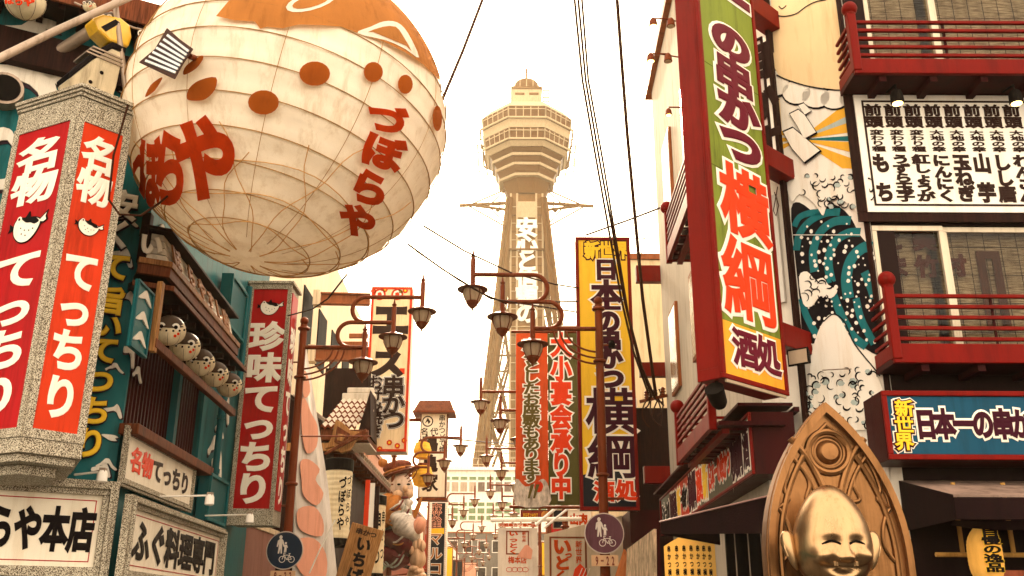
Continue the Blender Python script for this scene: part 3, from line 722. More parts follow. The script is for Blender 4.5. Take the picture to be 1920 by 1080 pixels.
top = [(488, 54), (500, 50), (530, 53), (560, 46), (600, 47), (640, 50), (672, 62), (720, 78), (760, 98), (795, 122), (824, 150), (845, 120), (800, 40), (740, -15), (660, -40), (560, -55), (480, -45), (430, 0), (405, 30), (440, 38), (478, 40)]
decal('brown_back', top, BALBR, 1.004)
decal('eye_ring', [(555+i, 22-abs(i)*.2) for i in (0,)] + [(590+48*math.cos(a*.4)-6, 2+17*math.sin(a*.4)-.25*48*math.cos(a*.4)) for a in range(16)][1:], BAL, 1.0065)
decal('eye_ring', [(590+36*math.cos(a*.4)-6, 2+11*math.sin(a*.4)-.25*36*math.cos(a*.4)) for a in range(16)], BALBR, 1.009)
decal('eye_patch', smooth2([(670, 62), (695, 50), (720, 40), (745, 42), (765, 62), (786, 108), (760, 92), (725, 76)], 3), BAL, 1.0065)
decal('eye_line', smooth2([(690, 60), (718, 50), (742, 50), (755, 66), (772, 96), (748, 70), (735, 60), (715, 58)], 2), BALBR, 1.009)
for ch, cx, cy, w_, h_, rt in (('や', 384, 300, 118, 165, -.06), ('ら', 318, 318, 66, 150, -.03), ('ぼ', 281, 325, 40, 140, 0), ('づ', 259, 330, 20, 125, 0)):
    ball_char(ch, cx, cy, w_, h_, BALRED, .10, .055, rt)
for ch, cx, cy, w_, h_ in (('づ', 725, 224, 74, 60), ('ぼ', 718, 286, 78, 68), ('ら', 693, 353, 74, 68), ('や', 670, 415, 70, 62)):
    ball_char(ch, cx, cy, w_, h_, BALRED, .1, .06, -.25)
rn = random.Random(4)
def bpt(lat, lon, f=1.006):
    return TILT @ (Vector((math.cos(lat)*math.cos(lon), math.cos(lat)*math.sin(lon), math.sin(lat)*.985))*BR*f)
for j in range(18):      # the net hanging under the lantern: slanting ropes both ways, and loose rings
    l0 = 2*math.pi*j/18+rn.uniform(-.08, .08); tw_ = .55 if j % 2 else -.5; top_ = R(rn.choice((-28, -36, -44)))
    MB().tube([bpt(top_+(R(-84)-top_)*k/14, l0+tw_*k/14+.03*math.sin(k*.9+j)) for k in range(15)], .0055, 5, False).build('net_rope', ROPE, gl)
for la in (-46, -58, -70):
    MB().tube([bpt(R(la+1.6*math.sin(k*.55+la)), 2*math.pi*k/48) for k in range(49)], .006, 5, False).build('net_rope', ROPE, gl)
for ln in ([(860, 145), (850, 160)],): pass
# striped tail fin
fo = P(312, 100, 9.35); fn = bpy.data.objects.new('tail_fin', None)
tf = lambda x, y, dy=0: tuple(P(x, y, 8.15+dy-(x-312)*.003)-BC)
b = MB()
oc = [(313, 52), (338, 74), (363, 92), (344, 120), (328, 149), (296, 134), (260, 117), (290, 92)]
n = len(oc); b.add([tf(x, y) for x, y in oc]+[tf(x, y, .06) for x, y in oc], [tuple(range(n-1, -1, -1)), tuple(range(n, 2*n))]+[(i, (i+1) % n, (i+1) % n+n, i+n) for i in range(n)])
tail = b.build('tail_fin', mat('fin_brown', (.06, .028, .02), .5), gl, .008)
for k in range(7):
    f = (k+.5)/7; a = (316+(268-316)*f, 61+(117-61)*f); c = (357+(329-357)*f, 94+(140-94)*f)
    for wd, m, dy in ((.030, mat('fin_slot_blue', (.25, .33, .42), .5), -.004), (.018, WHITE, -.012)):
        p = Vector(tf(a[0], a[1], dy)); q_ = Vector(tf(c[0], c[1], dy)); v = (q_-p); p = p+v*.03; q_ = q_-v*.03
        MB().bar(p, q_, .012, wd).build('fin_ray', m, tail)
b = MB(); b.tube([Vector(tf(355, 105, .08)), onball(368, 110, .97)], .03, 8); b.build('tail_joint', IRON, gl)
for px in (338, 350, 360): MB().tube([onball(px+30, 60, .98), P(px, -30, 9.5)-BC], .010, 4).build('hanging_rope', ROPE, gl)
for (a, c) in (((690, 30), (720, -60)), ((480, 20), (440, -60)), ((560, 0), (560, -80))): MB().tube([onball(*a, .98), P(*c, 10.0)-BC], .012, 5).build('hanging_rope', ROPE, gl)
pipe('balloon_beam', 'unlit steel beam above the giant lantern that its ropes hang from', [P(262, -14, 9.3), P(440, -62, 10.0), P(560, -82, 10.0), P(720, -62, 10.0), P(760, -60, 10)], .05)

# ================================================================ STREET LAMPS
def street_lamp(label, loc, side):
    t = thing('street_lamp', label, 'street lamp', loc, 0 if side > 0 else math.pi, 'triple-armed brown lamp posts along the street')
    Z = 6.52
    MB().tube([(0, 0, 0), (0, 0, 3), (0, 0, Z-.12)], .085, 12, r2=.062).build('post', IRON, t, smooth=True)
    MB().lathe([(.13, 0), (.14, .3), (.10, .45), (.09, .9)], 12).build('post_foot', IRON, t, smooth=True)
    MB().ball((0, 0, Z-.05), .075, 12, 8).build('finial', IRON, t, smooth=True)
    for z in (Z-.22, 3.6, 5.42): MB().lathe([(.085, 0), (.105, .015), (.105, .04), (.085, .055)], 12, (0, 0, z)).build('collar', IRON, t, smooth=True)
    a1, a2, a3 = Z-.53, Z-.07, Z+.40
    MB().tube([(.05, 0, a1), (1.08, 0, a1)], .038, 10).build('arm', IRON, t, smooth=True)
    MB().tube(arc(.83, (a1+a2)/2, (a2-a1)/2, 270, 90, 14)+[(1.575, 0, a2)], .038, 10).build('arm', IRON, t, smooth=True)
    MB().tube(arc(1.07, (a2+a3)/2, (a3-a2)/2, 270, 90, 14)+[(2.07, 0, a3)], .038, 10).build('arm', IRON, t, smooth=True)
    for za, xa in ((.39, .54), (.49, .64), (.59, .74)):
        MB().tube([(xa*math.sin(R(d)), 0, a1-za*math.cos(R(d))) for d in range(0, 91, 9)], .017, 6).build('brace', IRON, t, smooth=True)
    MB().tube([(0, .0, a1-.62-2.1), (-.32, 0, a1-.62-2.1)], .02, 6).build('bracket', IRON, t)
    MB().lathe([(.05, 0), (.06, .06), (.04, .12)], 10, (-.2, 0, Z-.85)).build('loudspeaker', DARK, t)
    MB().tube([(0, 0, Z-.80), (-.2, 0, Z-.80)], .015, 6).build('bracket', IRON, t)
    for x, z in ((1.08, a1), (1.575, a2), (2.07, a3)):
        h = bpy.data.objects.new('lantern_head', None); COL.objects.link(h); h.parent = t; h.location = (x, 0, z)
        MB().lathe([(.003, .47), (.02, .36), (.045, .33), (.03, .30), (.042, .27), (.042, -.17), (.06, -.2)], 10).build('stem', IRON, h, smooth=True)
        MB().lathe([(.05, -.17), (.10, -.205), (.20, -.235), (.255, -.258), (.255, -.272), (.16, -.268)], 18).build('hat', IRON, h, smooth=True)
        MB().lathe([(.155, -.275), (.16, -.30), (.15, -.37), (.12, -.45), (.10, -.475)], 12).build('glass', FROST, h, smooth=True)
        MB().lathe([(.105, -.468), (.11, -.485), (.08, -.54), (.035, -.585), (.014, -.60), (.016, -.625), (.004, -.635)], 12).build('bottom_cap', IRON, h, smooth=True)
        b = MB()
        for k in range(6):
            a = 2*math.pi*k/6+.3
            b.tube([(r*math.cos(a), r*math.sin(a), zz) for r, zz in ((.158, -.27), (.167, -.32), (.155, -.38), (.125, -.45), (.108, -.478))], .008, 4)
        b.build('ribs', IRON, h, kind='stuff')
    return t
L0 = street_lamp('nearest triple-armed lamp post on the left, beside the tall 珍味 sign', (-3.66, 16.2, .12), 1)
R0 = street_lamp('nearest triple-armed lamp post on the right, in front of the yellow sign', (1.42, 15.0, .12), -1)
lab = ['left row lamp post beside the hat-wearing statue', 'third lamp post from the front in the left row', 'fourth lamp post from the front in the left row', 'fifth lamp post from the front in the left row', 'farthest lamp post seen in the left row']
for (x, Y), l in zip(((-3.65, 30.0), (-3.7, 44), (-3.75, 57), (-3.8, 70), (-3.9, 84)), lab):
    o = copy_tree(L0); o.location = (x, Y, .12); o['label'] = 'triple-armed brown ' + l
lab = ['second in the right row, its lamps left of the orange banner', 'third in the right row, behind the orange banner', 'fourth post from the front in the right row', 'fifth post from the front in the right row', 'farthest post seen in the right row']
for (x, Y), l in zip(((1.3, 23.6), (1.25, 32), (1.2, 41), (1.15, 51), (1.1, 62)), lab):
    o = copy_tree(R0); o.location = (x, Y, .12); o['label'] = 'brown lamp post, ' + l

def path_sign(label, loc, m, plate):
    t = thing('path_sign', label, 'road sign', loc, 0, 'round pedestrian and bicycle path signs')
    MB().lathe([(.292, -.006), (.30, -.004), (.30, .006), (.29, .008)], 40, (0, 0, 0), 'y').build('rim', mat('sign_rim', (.55, .45, .38), .5), t, smooth=True)
    MB().lathe([(.284, -.009), (.284, -.0065)], 40, (0, 0, 0), 'y').build('disc', m, t)
    wm = mat('sign_white', (.75, .66, .58), .5); y0, y1 = -.013, -.0095
    def pp(name, pts): MB().prism(pts, y0, y1).build(name, wm, t)
    pp('adult_head', [(-.075+.026*math.cos(a*.5), .205+.03*math.sin(a*.5)) for a in range(12)])
    pp('adult_figure', [(-.12, .15), (-.09, .175), (-.05, .175), (-.03, .15), (-.005, .07), (-.02, .055), (-.045, .11), (-.045, .05), (-.04, -.05), (-.06, -.05), (-.07, .035), (-.085, -.05), (-.108, -.05), (-.10, .04), (-.10, .10), (-.118, .05), (-.132, .06)])
    pp('child_head', [(.012+.017*math.cos(a*.5), .112+.019*math.sin(a*.5)) for a in range(12)])
    pp('child_figure', [(-.012, .085), (.03, .088), (.048, .045), (.036, .04), (.028, .06), (.03, .02), (.028, -.03), (.014, -.03), (.01, .015), (.004, -.03), (-.01, -.03), (-.006, .02), (-.008, .05), (-.018, .055)])
    for cx in (-.03, .12):
        for k in range(14):
            a, c = 2*math.pi*k/14, 2*math.pi*(k+1)/14
            if k == 0: b = MB()
            b.prism([(cx+.052*math.cos(a), -.14+.052*math.sin(a)), (cx+.052*math.cos(c), -.14+.052*math.sin(c)), (cx+.043*math.cos(c), -.14+.043*math.sin(c)), (cx+.043*math.cos(a), -.14+.043*math.sin(a))], y0, y1)
        b.build('bicycle_wheel', wm, t)
    b = MB()
    for q_ in ([(-.03, -.14), (-.005, -.065)], [(-.005, -.075), (.085, -.075)], [(.085, -.075), (.12, -.14)], [(.0, -.075), (.045, -.145)], [(.045, -.145), (.085, -.07)], [(.045, -.145), (.12, -.14)], [(-.01, -.04), (-.005, -.07)], [(-.01, -.04), (.02, -.045)], [(.07, -.05), (.1, -.05)], [(.085, -.05), (.085, -.075)]):
        stroke(b, q_, .009, y0, y1)
    b.build('bicycle_frame', wm, t)
    if plate:
        MB().box(-.20, .20, -.008, .008, -.475, -.315).build('time_plate', mat('plate_tan', (.60, .36, .20), .5), t, .003)
        line(t, '9−22', -.16, .16, -.395, .17, [(.03, mat('plate_letter', (.20, .05, .03), .5))], -.011)
    MB().tube([(0, .02, .2), (0, .14, .2)], .02, 6).build('clamp', IRON, t)
    return t
p = P(1131, 1000, 14.8); path_sign('round glare-tinted pedestrian and bicycle sign on the right lamp post, with 9-22 plate', (1.40, 14.8, p.z), mat('glare_tinted_blue', (.12, .045, .06), .4, var=.2), True)  # blue sign; the orange glare over it is mixed into the disc colour
p = P(549, 1032, 16.0); path_sign('round dark blue pedestrian and bicycle sign on the left lamp post', (-3.64, 16.0, p.z), mat('sign_blue', (.010, .022, .045), .35), True)

# ================================================================ LEFT, FARTHER ALONG THE STREET
# mauve shop wall under the tall sign
t = thing('mauve_shop', 'plain mauve rendered shopfront below the tall red 珍味 sign', 'building', (-5.2, 17.4, 0))
MB().box(-2.6, .35, 0, 3.2, 0, 3.25).build('wall', MAUVE, t, .01)
MB().box(-2.6, .38, -.04, 3.2, 3.253, 3.35).build('coping', CONC, t)
# pale concrete building with steel beams
cb = thing('concrete_building', 'pale beige concrete building behind the lamp post, with brown steel beams', 'building', (-5.05, 21.0, 0))
z1 = P(600, 470, 22).z
MB().box(-5, 0, 0, 11, 0, 11.2).build('wall', mat('cream_concrete', (.78, .64, .45), .85, var=.12, scale=1.2, bump=.12), cb, .01)
MB().box(-5, -1.6, -.03, 1, 11.203, 12.6).build('roof_block', CONC, cb, .01)
for x in (-3.4, -1.9, -.6): MB().box(x, x+.015, -.006, -.0005, 0, 11.1).build('joint', IRONB, cb)
for z in (3.5, 5.6, 7.4, 9.3): MB().box(-5, 0, -.006, -.0005, z, z+.018).build('joint', IRONB, cb)
MB().box(-1.75, -1.2, -.28, -.001, 0, 11.19).build('pilaster', PLASTER, cb, .01)
MB().box(-1.1, -.02, -.02, -.006, 6.0, 6.9).build('window', DARK, cb)
MB().box(-1.1, -.02, -.10, -.006, 7.2, 7.5).build('beam', IRONB, cb)
for k in range(5): # side wall windows along the street
    MB().box(.001, .03, 1+k*1.9, 2.1+k*1.9, 7.8, 9.3).build('window', DARK, cb)
for k, (x, h) in enumerate(((-1.0, .9), (-.45, .5), (-.0, .8))):
    MB().prism([(x-.35, 11.2), (x+.3, 11.2), (x, 11.2+h)], .2, .5).build('roof_peak', PLASTER, cb)
def ibeam(name, label, p, q_, h, w=.2):
    p, q_ = Vector(p), Vector(q_); t = thing(name, label, 'steel beam', tuple(p)); v = q_-p
    MB().bar((0, 0, h/2), tuple(v+Vector((0, 0, h/2))), w, .03).build('flange', IRONB, t); MB().bar((0, 0, -h/2), tuple(v+Vector((0, 0, -h/2))), w, .03).build('flange', IRONB, t)
    MB().bar((0, 0, 0), tuple(v), .03, h-.06).build('web', IRONB, t)
    MB().box(-.12, .05, -.14, .14, -h/2-.06, h/2+.06).build('end_plate', CONC, t)
ibeam('steel_beam', 'upper brown steel beam running from the concrete building to the cream 串かつ sign', P(598, 560, 22.6), P(694, 562, 22.9), .26)
ibeam('steel_beam', 'lower brown steel beam behind the lamp arm, left of the cream 串かつ sign', P(588, 664, 22.6), P(694, 664, 22.9), .3)
for y_, x0_ in ((645, 640), (630, 655)):
    p = P(x0_, y_, 22.9); q_ = P(690, y_, 22.9); o = MB().bar((0, 0, 0), tuple(q_-p), .1, .1); o = o.build('cross_rail', IRONB); o.location = p; tag(o, 'short brown steel rail behind the lamp, %s of the two' % ('lower' if y_ > 640 else 'upper'), 'rail')
MB_ = MB(); MB_.box(-.5, .5, -.2, .2, 0, 1.2); o = MB_.build('dark_store_box', DKWOOD); p = P(648, 790, 21.8); o.location = (p.x, p.y, p.z); tag(o, 'dark brown wall panel behind the small tiled roof', 'wall panel')

# slanted white banner wall with salmon shapes
def quadsheet(name, label, cat, corners, Y, m, th=.03, group=None):
    """a stretched sheet with corners seen at the given spots, at distances Y"""
    ps = [P(x, y, yy) for (x, y), yy in zip(corners, Y)]; o = ps[0]
    n = (ps[1]-ps[0]).cross(ps[-1]-ps[0]).normalized()*th
    b = MB(); k = len(ps)
    t = thing(name, label, cat, tuple(o), 0, group)
    b.add([tuple(p-o) for p in ps]+[tuple(p-o+n) for p in ps], [tuple(range(k)), tuple(range(2*k-1, k-1, -1))]+[(i, i+k, (i+1) % k+k, (i+1) % k) for i in range(k)])
    b.build('sheet', m, t)
    nn = n.normalized(); 
    if nn.y > 0: nn = -nn
    return t, o, ps, nn
def onplane(px, py, p0, n): d = ray(px, py); c = Vector((0, 0, EYE)); return c+d*((p0-c).dot(n)/d.dot(n))
def flat(t, name, pts, o, n, m, lift=.01, dup=.004):
    ps = [onplane(x, y, o, n)-o+n*lift for x, y in pts]; k = len(ps)
    b = MB(); b.add([tuple(p) for p in ps]+[tuple(p-n*dup) for p in ps], [tuple(range(k)), tuple(range(2*k-1, k-1, -1))]+[(i, i+k, (i+1) % k+k, (i+1) % k) for i in range(k)])
    return b.build(name, m, t)
def flatchar(t, ch, cx, cy, w_, h_, o, n, m, bev=.04, lift=.012, sk=0, layers=None):
    vs, fs = glyph_raw(ch, bev); b = MB(); 
    b.add([tuple(onplane(cx+x*w_, cy-z*h_+sk*x*w_, o, n)-o+n*(lift-y*.1*0)) for x, y, z in vs], fs); b.build('character', m, t)
BANW = mat('worn_white_banner', (.66, .60, .54), .7, var=.15)
t, o, ps, n = quadsheet('salmon_banner', 'tall slanting white banner with large salmon shapes, behind the left lamp post', 'banner', [(546, 1140), (636, 1140), (612, 905), (570, 640), (560, 625)], [17.2, 18.8, 18.6, 18.2, 17.2], BANW)
n2 = (ps[1]-ps[0]).cross(ps[4]-ps[0]).normalized(); n2 = n2 if n2.y < 0 else -n2
for pl in ([(562, 752), (570, 750), (580, 775), (592, 800), (590, 838), (572, 850), (563, 812)], [(560, 866), (576, 862), (596, 880), (588, 900), (603, 925), (590, 948), (566, 930), (562, 900)], [(556, 955), (585, 950), (602, 975), (600, 1005), (570, 1000), (555, 985)],
           [(552, 1015), (585, 1010), (608, 1040), (606, 1085), (580, 1090), (552, 1060)], [(563, 700), (572, 700), (578, 735), (566, 745)]):
    flat(t, 'salmon_shape', smooth2(pl, 3), ps[0], n2, SALMON, .04)
tag(MB().tube([P(628, 975, 17), P(600, 1030, 17), P(580, 1075, 17)], .012, 5).build('thin_pole', WHITE), 'thin white pole leaning in front of the salmon banner', 'pole')

# Edo-style house with tiled roofs
eh = thing('tiled_house', 'dark timber house with curved grey roof tiles and deep eaves, on the left', 'building', (-4.0, 20.5, 0))
eo = Vector((-4.0, 20.5, 0))
MB().box(-2.4, 0, .3, 8.0, 0, 5.2).build('wall', DKWOOD, eh)
# lower roof: slopes down to the street along the street direction
za, zb_ = 5.55, 6.6
for k in range(26):
    y = .0+k*.31
    for j in range(3):
        x0_, x1_ = .45-j*.42, .45-(j+1)*.42; z0_, z1_ = 5.25+j*.30, 5.25+(j+1)*.30
        b = MB(); b.hexa([(x1_, y, z1_-.0), (x0_, y, z0_), (x0_, y+.30, z0_), (x1_, y+.30, z1_), (x1_, y, z1_+.05), (x0_, y, z0_+.07), (x0_, y+.30, z0_+.07), (x1_, y+.30, z1_+.05)])
        b.build('roof_tile', GREYTILE, eh)
    MB().lathe([(.055, -.03), (.055, .0)], 8, (0, 0, 0)).tube([(.48, y+.15, 5.31), (-.8, y+.15, 6.24)], .05, 6).build('round_tile', GREYTILE, eh)
    if k % 2 == 0: MB().box(-.7, .4, y, y+.1, 5.08, 5.2).build('rafter', WOOD, eh)
MB().box(.34, .46, -.1, 8.1, 5.15, 5.24).build('eave_beam', WOOD, eh)
MB().box(-.9, .5, -.15, -.05, 5.0, 5.16).build('gable_beam', LTWOOD, eh)
MB().prism([(.5, 5.2), (-.8, 6.25), (-2.4, 6.25), (-2.4, 5.2)], .0, .1).build('gable_end', DKWOOD, eh)
# upper small gabled roof facing us
gx, gz = P(640, 770, 20.5).x+4.0, P(640, 800, 20.5).z
pz = P(655, 725, 20.2).z; ez = P(600, 800, 20.2).z
xl_, xr_ = P(600, 790, 20.2).x+4, P(682, 760, 20.2).x+4
rows, cols = 6, 6
for i in range(rows):
    for j in range(cols):
        fx0 = xl_+(xr_-.15-xl_)*j/cols; fx1 = xl_+(xr_-.15-xl_)*(j+1)/cols
        z0_ = ez+(pz-ez)*i/rows; z1_ = ez+(pz-ez)*(i+1)/rows; y0_ = -.2+i*.2; y1_ = -.2+(i+1)*.2
        sh = .22*(i/rows); sh1 = .22*((i+1)/rows); m4 = 4; b = MB()
        lo = [(fx0+sh+(fx1-fx0)*q_/m4, y0_, z0_+.05+.035*math.sin(math.pi*2*q_/m4)) for q_ in range(m4+1)]; hi = [(fx0+sh1+(fx1-fx0)*q_/m4, y1_, z1_+.035*math.sin(math.pi*2*q_/m4)) for q_ in range(m4+1)]
        lo2 = [(x, y, z-.06) for x, y, z in lo]
        b.add(lo+hi, [(q_, q_+1, m4+1+q_+1, m4+1+q_) for q_ in range(m4)]); b.mi = 1; b.add(lo+lo2, [(m4+1+q_, m4+2+q_, q_+1, q_) for q_ in range(m4)])
        b.build('curved_tile', [TILEW, IRON], eh)
MB().box(xl_+.2, xr_+.05, 1.0, 1.25, pz-.02, pz+.16).build('ridge', TILEW, eh, .02); MB().box(xl_+.3, xr_-.0, 1.03, 1.22, pz+.163, pz+.3).build('ridge_cap', TILEW, eh, .03)
for k in range(3): MB().ball((xr_-.02+.02*k, 1.0-.25*k, pz+.08-.22*k), .09, 8, 6).build('ridge_end', TILEW, eh)
MB().prism([(xr_-.16, ez-.15), (xr_+.14, ez-.15), (xr_+.08, pz)], .0, 1.0).build('gable_board', DKWOOD, eh)
MB().box(xl_, xr_+.1, -.15, 1.3, ez-.25, ez-.03).build('eave_board', WOOD, eh)
MB().box(xl_+.1, xr_+.1, .2, 1.3, 5.2, ez-.253).build('upper_wall', PLASTER, eh)
# carved wooden ornament: pointed boards crossed over
t = thing('carved_gable_ornament', 'carved light wooden star-like ornament with a crossed board, under the small tiled roof', 'ornament', tuple(P(640, 830, 19.6)))
z = lambda x, y, dy=0: (P(x, y, 19.6+dy)-P(640, 830, 19.6))
def pzm(name, pts, y0, y1, m, bev=.01):
    b = MB(); b.prism([(z(x, y).x, z(x, y).z) for x, y in pts], y0, y1); b.build(name, m, t, bev)
pzm('star_board', [(630, 788), (642, 792), (658, 808), (690, 812), (668, 826), (656, 845), (640, 850), (626, 838), (610, 842), (622, 822)], -.05, .08, LTWOOD)
pzm('inner_star', [(634, 800), (646, 808), (658, 815), (652, 826), (640, 836), (628, 830)], -.10, -.052, WOOD)
pzm('crossed_board', [(608, 853), (688, 806), (692, 814), (614, 855)], -.16, -.105, WOOD)
pzm('pale_core', [(636, 815), (650, 818), (644, 830), (634, 828)], -.13, -.103, LTWOOD)
pipe('house_rail', 'thin dark rail running across in front of the carved ornament', [P(565, 818, 16.6), P(694, 818, 18.5)], .014, IRON, 'rail')

def tall_lantern(label, loc, r, h, text, group='tall white cylinder lanterns'):
    t = thing('paper_lantern', label, 'lantern', loc, R(8), group)
    prof = []
    nr = 26
    for i in range(nr+1):
        prof.append((r*(1.0 if i % 2 else .972), h*i/nr))
    MB().lathe(prof, 20).build('paper_body', PAPER, t)
    MB().lathe([(r*1.04, h), (r*1.04, h+.22), (r*.9, h+.24)], 20).build('top_ring', DARK, t); MB().lathe([(r*.9, -.16), (r*1.03, -.14), (r*1.03, -.002)], 20).build('bottom_ring', DARK, t)
    for i, ch in enumerate(text):
        put(t, ch, r*.35, h*(.9-.8*(i+.5)/len(text)), r*.55, h*.8/len(text), [(.03, BLACK)], -r*1.01)
    for i, ch in enumerate(text):
        put(t, ch, r*.8, h*(.95-.8*(i+.5)/len(text)), r*.3, h*.6/len(text), [(.02, BLACK)], -r*.75)
    return t
p = P(628, 1010, 19.2); tall_lantern('tall white paper lantern with black brush writing, nearer of the two under the tiled eave', (p.x, 19.2, p.z), .27, P(628, 884, 19.2).z-p.z, 'づぼらや')
p = P(697, 1075, 23.5); tall_lantern('tall white paper lantern hanging farther along, left of the painted statue', (p.x, 23.5, p.z), .26, P(697, 948, 23.5).z-p.z, '串かつ')
t = thing('wooden_shop_board', 'tilted natural wood board with black brush characters below the paper lanterns', 'sign', tuple(P(660, 1085, 17.5))); t.rotation_euler = (0, R(14), R(12))
MB().box(-.28, .30, -.05, .05, -.1, .92).build('board', LTWOOD, t, .012)
for i, ch in enumerate('いちば'): put(t, ch, .02, .60-.27*i, .27, .26, [(.05, BLACK)], -.055)
line(t, '串かつ', -.18, .2, .80, .11, [(.03, BROWNL)], -.055)
for i in range(3):
    x = 690+i*9; p = P(x, 900+i*6, 21.5)
    o = MB().box(-.05, .05, -.02, .02, -1.2, 0).build('hanging_strip', [REDL, IVORY, DKWOOD][i]); o.location = p; tag(o, ['red', 'pale', 'dark brown'][i]+' cloth strip hanging between the two paper lanterns', 'strip')

# cream sign 串かつ お好み焼き
def fsign(name, label, pxl, pxr, pyt, pyb, Y, m, fm, fw=.05, dep=.3, cat='sign', side=None):
    """a frontal box sign: origin at its bottom-left"""
    a = P(pxl, (pyt+pyb)/2, Y); c = P(pxr, (pyt+pyb)/2, Y); zt = P((pxl+pxr)/2, pyt, Y).z; zb = P((pxl+pxr)/2, pyb, Y).z
    t = thing(name, label, cat, (a.x, Y, zb)); w = c.x-a.x; H = zt-zb
    MB().box(.01, w-.01, .012, dep, .01, H-.01).build('box', side or fm, t)
    MB().box(fw, w-fw, 0, .011, fw, H-fw).build('panel', m, t)
    frame_parts(t, 0, w, 0, H, fw, .03, fm, .011, bev=.004)
    q = lambda x, y: (P(x, y, Y).x-a.x, P(x, y, Y).z-zb)
    return t, w, H, q
t, w, H, q = fsign('skewer_shop_sign', 'tall cream sign with brush letters エース and 串かつ お好み焼き in orange frame', 689, 768, 538, 847, 22.4, mat('tan_panel', (.80, .60, .35), .5, var=.12), ORANGE, .06, .55, side=PLASTER)
def qc(t, q, ch, px, py, wpx, hpx, ly, y=-.005, sk=1.0):
    x, z = q(px, py); x2, z2 = q(px+wpx, py+hpx); put(t, ch, x, z, (x2-x)*sk, (z-z2), ly, y)
qc(t, q, 'エ', 733, 600, 66, 68, [(.07, BROWNL)]); qc(t, q, 'ス', 727, 682, 60, 56, [(.07, BROWNL)])
x, z = q(733, 645); put(t, 'ー', x, z, .45, .5, [(.06, BROWNL)], -.005, rot=R(90))
for ch, y_ in zip('串かつ', (725, 757, 787)): qc(t, q, ch, 738, y_, 42, 42, [(.11, IVORY), (.08, BROWNL), (.055, IVORY), (.04, BROWNL)])
for ch, y_ in zip('お好み焼き', (717, 738, 760, 783, 808)): qc(t, q, ch, 704, y_, 27, 28, [(.11, IVORY), (.08, BROWNL), (.055, IVORY), (.035, BROWNL)])
for px, py, rr in ((712, 552, 12), (745, 552, 12)):
    x, z_ = q(px, py); r_ = rr*.0125
    MB().lathe([(r_, -.006), (r_, -.001)], 16, (x, 0, z_), 'y').build('crest', ORANGE, t); MB().lathe([(r_*.7, -.010), (r_*.7, -.0065)], 8, (x, 0, z_), 'y').build('crest', CREAM, t); MB().lathe([(r_*.4, -.014), (r_*.4, -.0105)], 5, (x, 0, z_), 'y').build('crest', ORANGE, t)
x, z_ = q(754, 696); MB().box(x-.06, x+.06, -.006, -.001, z_-.07, z_+.07).build('seal', ORANGE, t)
for px, py in ((700, 835), (712, 842), (730, 830), (745, 836), (758, 826), (750, 548), (700, 546), (760, 545), (722, 543)):
    x, z_ = q(px, py); MB().lathe([(.07, -.006), (.07, -.001)], 7, (x, 0, z_), 'y').build('flower', ORANGE if px % 3 else SALMON, t); MB().lathe([(.03, -.010), (.03, -.0065)], 7, (x, 0, z_), 'y').build('flower_heart', YELL, t)
# 鶴亀家 sign with its little roof
t, w, H, q = fsign('roofed_vertical_sign', 'cream sign with brown brush characters 鶴亀家 under its own small brown roof', 786, 838, 772, 934, 32.5, CREAM, WOOD, .04, .5)
zt = H; MB().hexa([(-.22, -.25, zt), (w+.22, -.25, zt), (w+.22, .75, zt), (-.22, .75, zt), (-.06, .1, zt+.42), (w+.06, .1, zt+.42), (w+.06, .4, zt+.42), (-.06, .4, zt+.42)]).build('roof', WOOD, t, .01)
MB().box(-.25, w+.25, -.28, .78, zt-.08, zt-.003).build('roof_edge', IRON, t, .01); MB().box(-.05, w+.05, -.05, .5, -.07, -.003).build('base_board', IRON, t)
x, z_ = q(802, 790); MB().lathe([(.19, -.006), (.19, -.001)], 20, (x, 0, z_), 'y').build('crest', BROWNL, t); MB().lathe([(.15, -.010), (.15, -.0065)], 20, (x, 0, z_), 'y').build('crest', CREAM, t)
MB().prism([(x-.1, z_-.08), (x, z_+.12), (x+.1, z_-.02), (x+.03, z_-.1), (x, z_+.0)], -.014, -.0105).build('crest', BROWNL, t)
for ch, y_ in zip('鶴亀家', (833, 868, 905)): qc(t, q, ch, 806, y_, 30, 36, [(.035, BROWNL)])
for ch, x_ in zip('名代', (796, 814)): qc(t, q, ch, x_, 809, 15, 14, [(.02, BROWNL)])
for ch, y_ in zip('串かつどて焼', (784, 796, 807, 820, 831, 843)): qc(t, q, ch, 829, y_, 12, 13, [(.02, BROWNL)])
for z_ in (H*.25, H*.9): MB().box(-.9, 0, .2, .3, z_, z_+.1).build('bracket_beam', IRON, t)
# pachinko-like vertical sign 麻雀 マルコ
t, w, H, q = fsign('vertical_bulb_sign', 'narrow dark vertical sign 麻雀マルコ edged with rows of small bulbs', 803, 838, 938, 1100, 38, NAVY, WHITE, .10, .4)
for ch, y_ in zip('麻雀', (955, 980)): qc(t, q, ch, 817, y_, 22, 24, [(.05, SALMON), (.0, BLACK)])
for ch, y_ in zip('マルコ', (1010, 1038, 1066)): qc(t, q, ch, 817, y_, 24, 26, [(.06, IVORY), (.02, BALBR)])
x, z_ = q(817, 995); MB().box(.1, w-.12, -.006, -.001, z_-.12, z_+.10).build('yellow_strip', YELL, t)
b = MB()
for k in range(40):
    for x in (.05, w-.05): b.ball((x, -.03, .05+k*(H-.1)/39), .035, 6, 4)
b.build('bulbs', IVORY, t, kind='stuff')
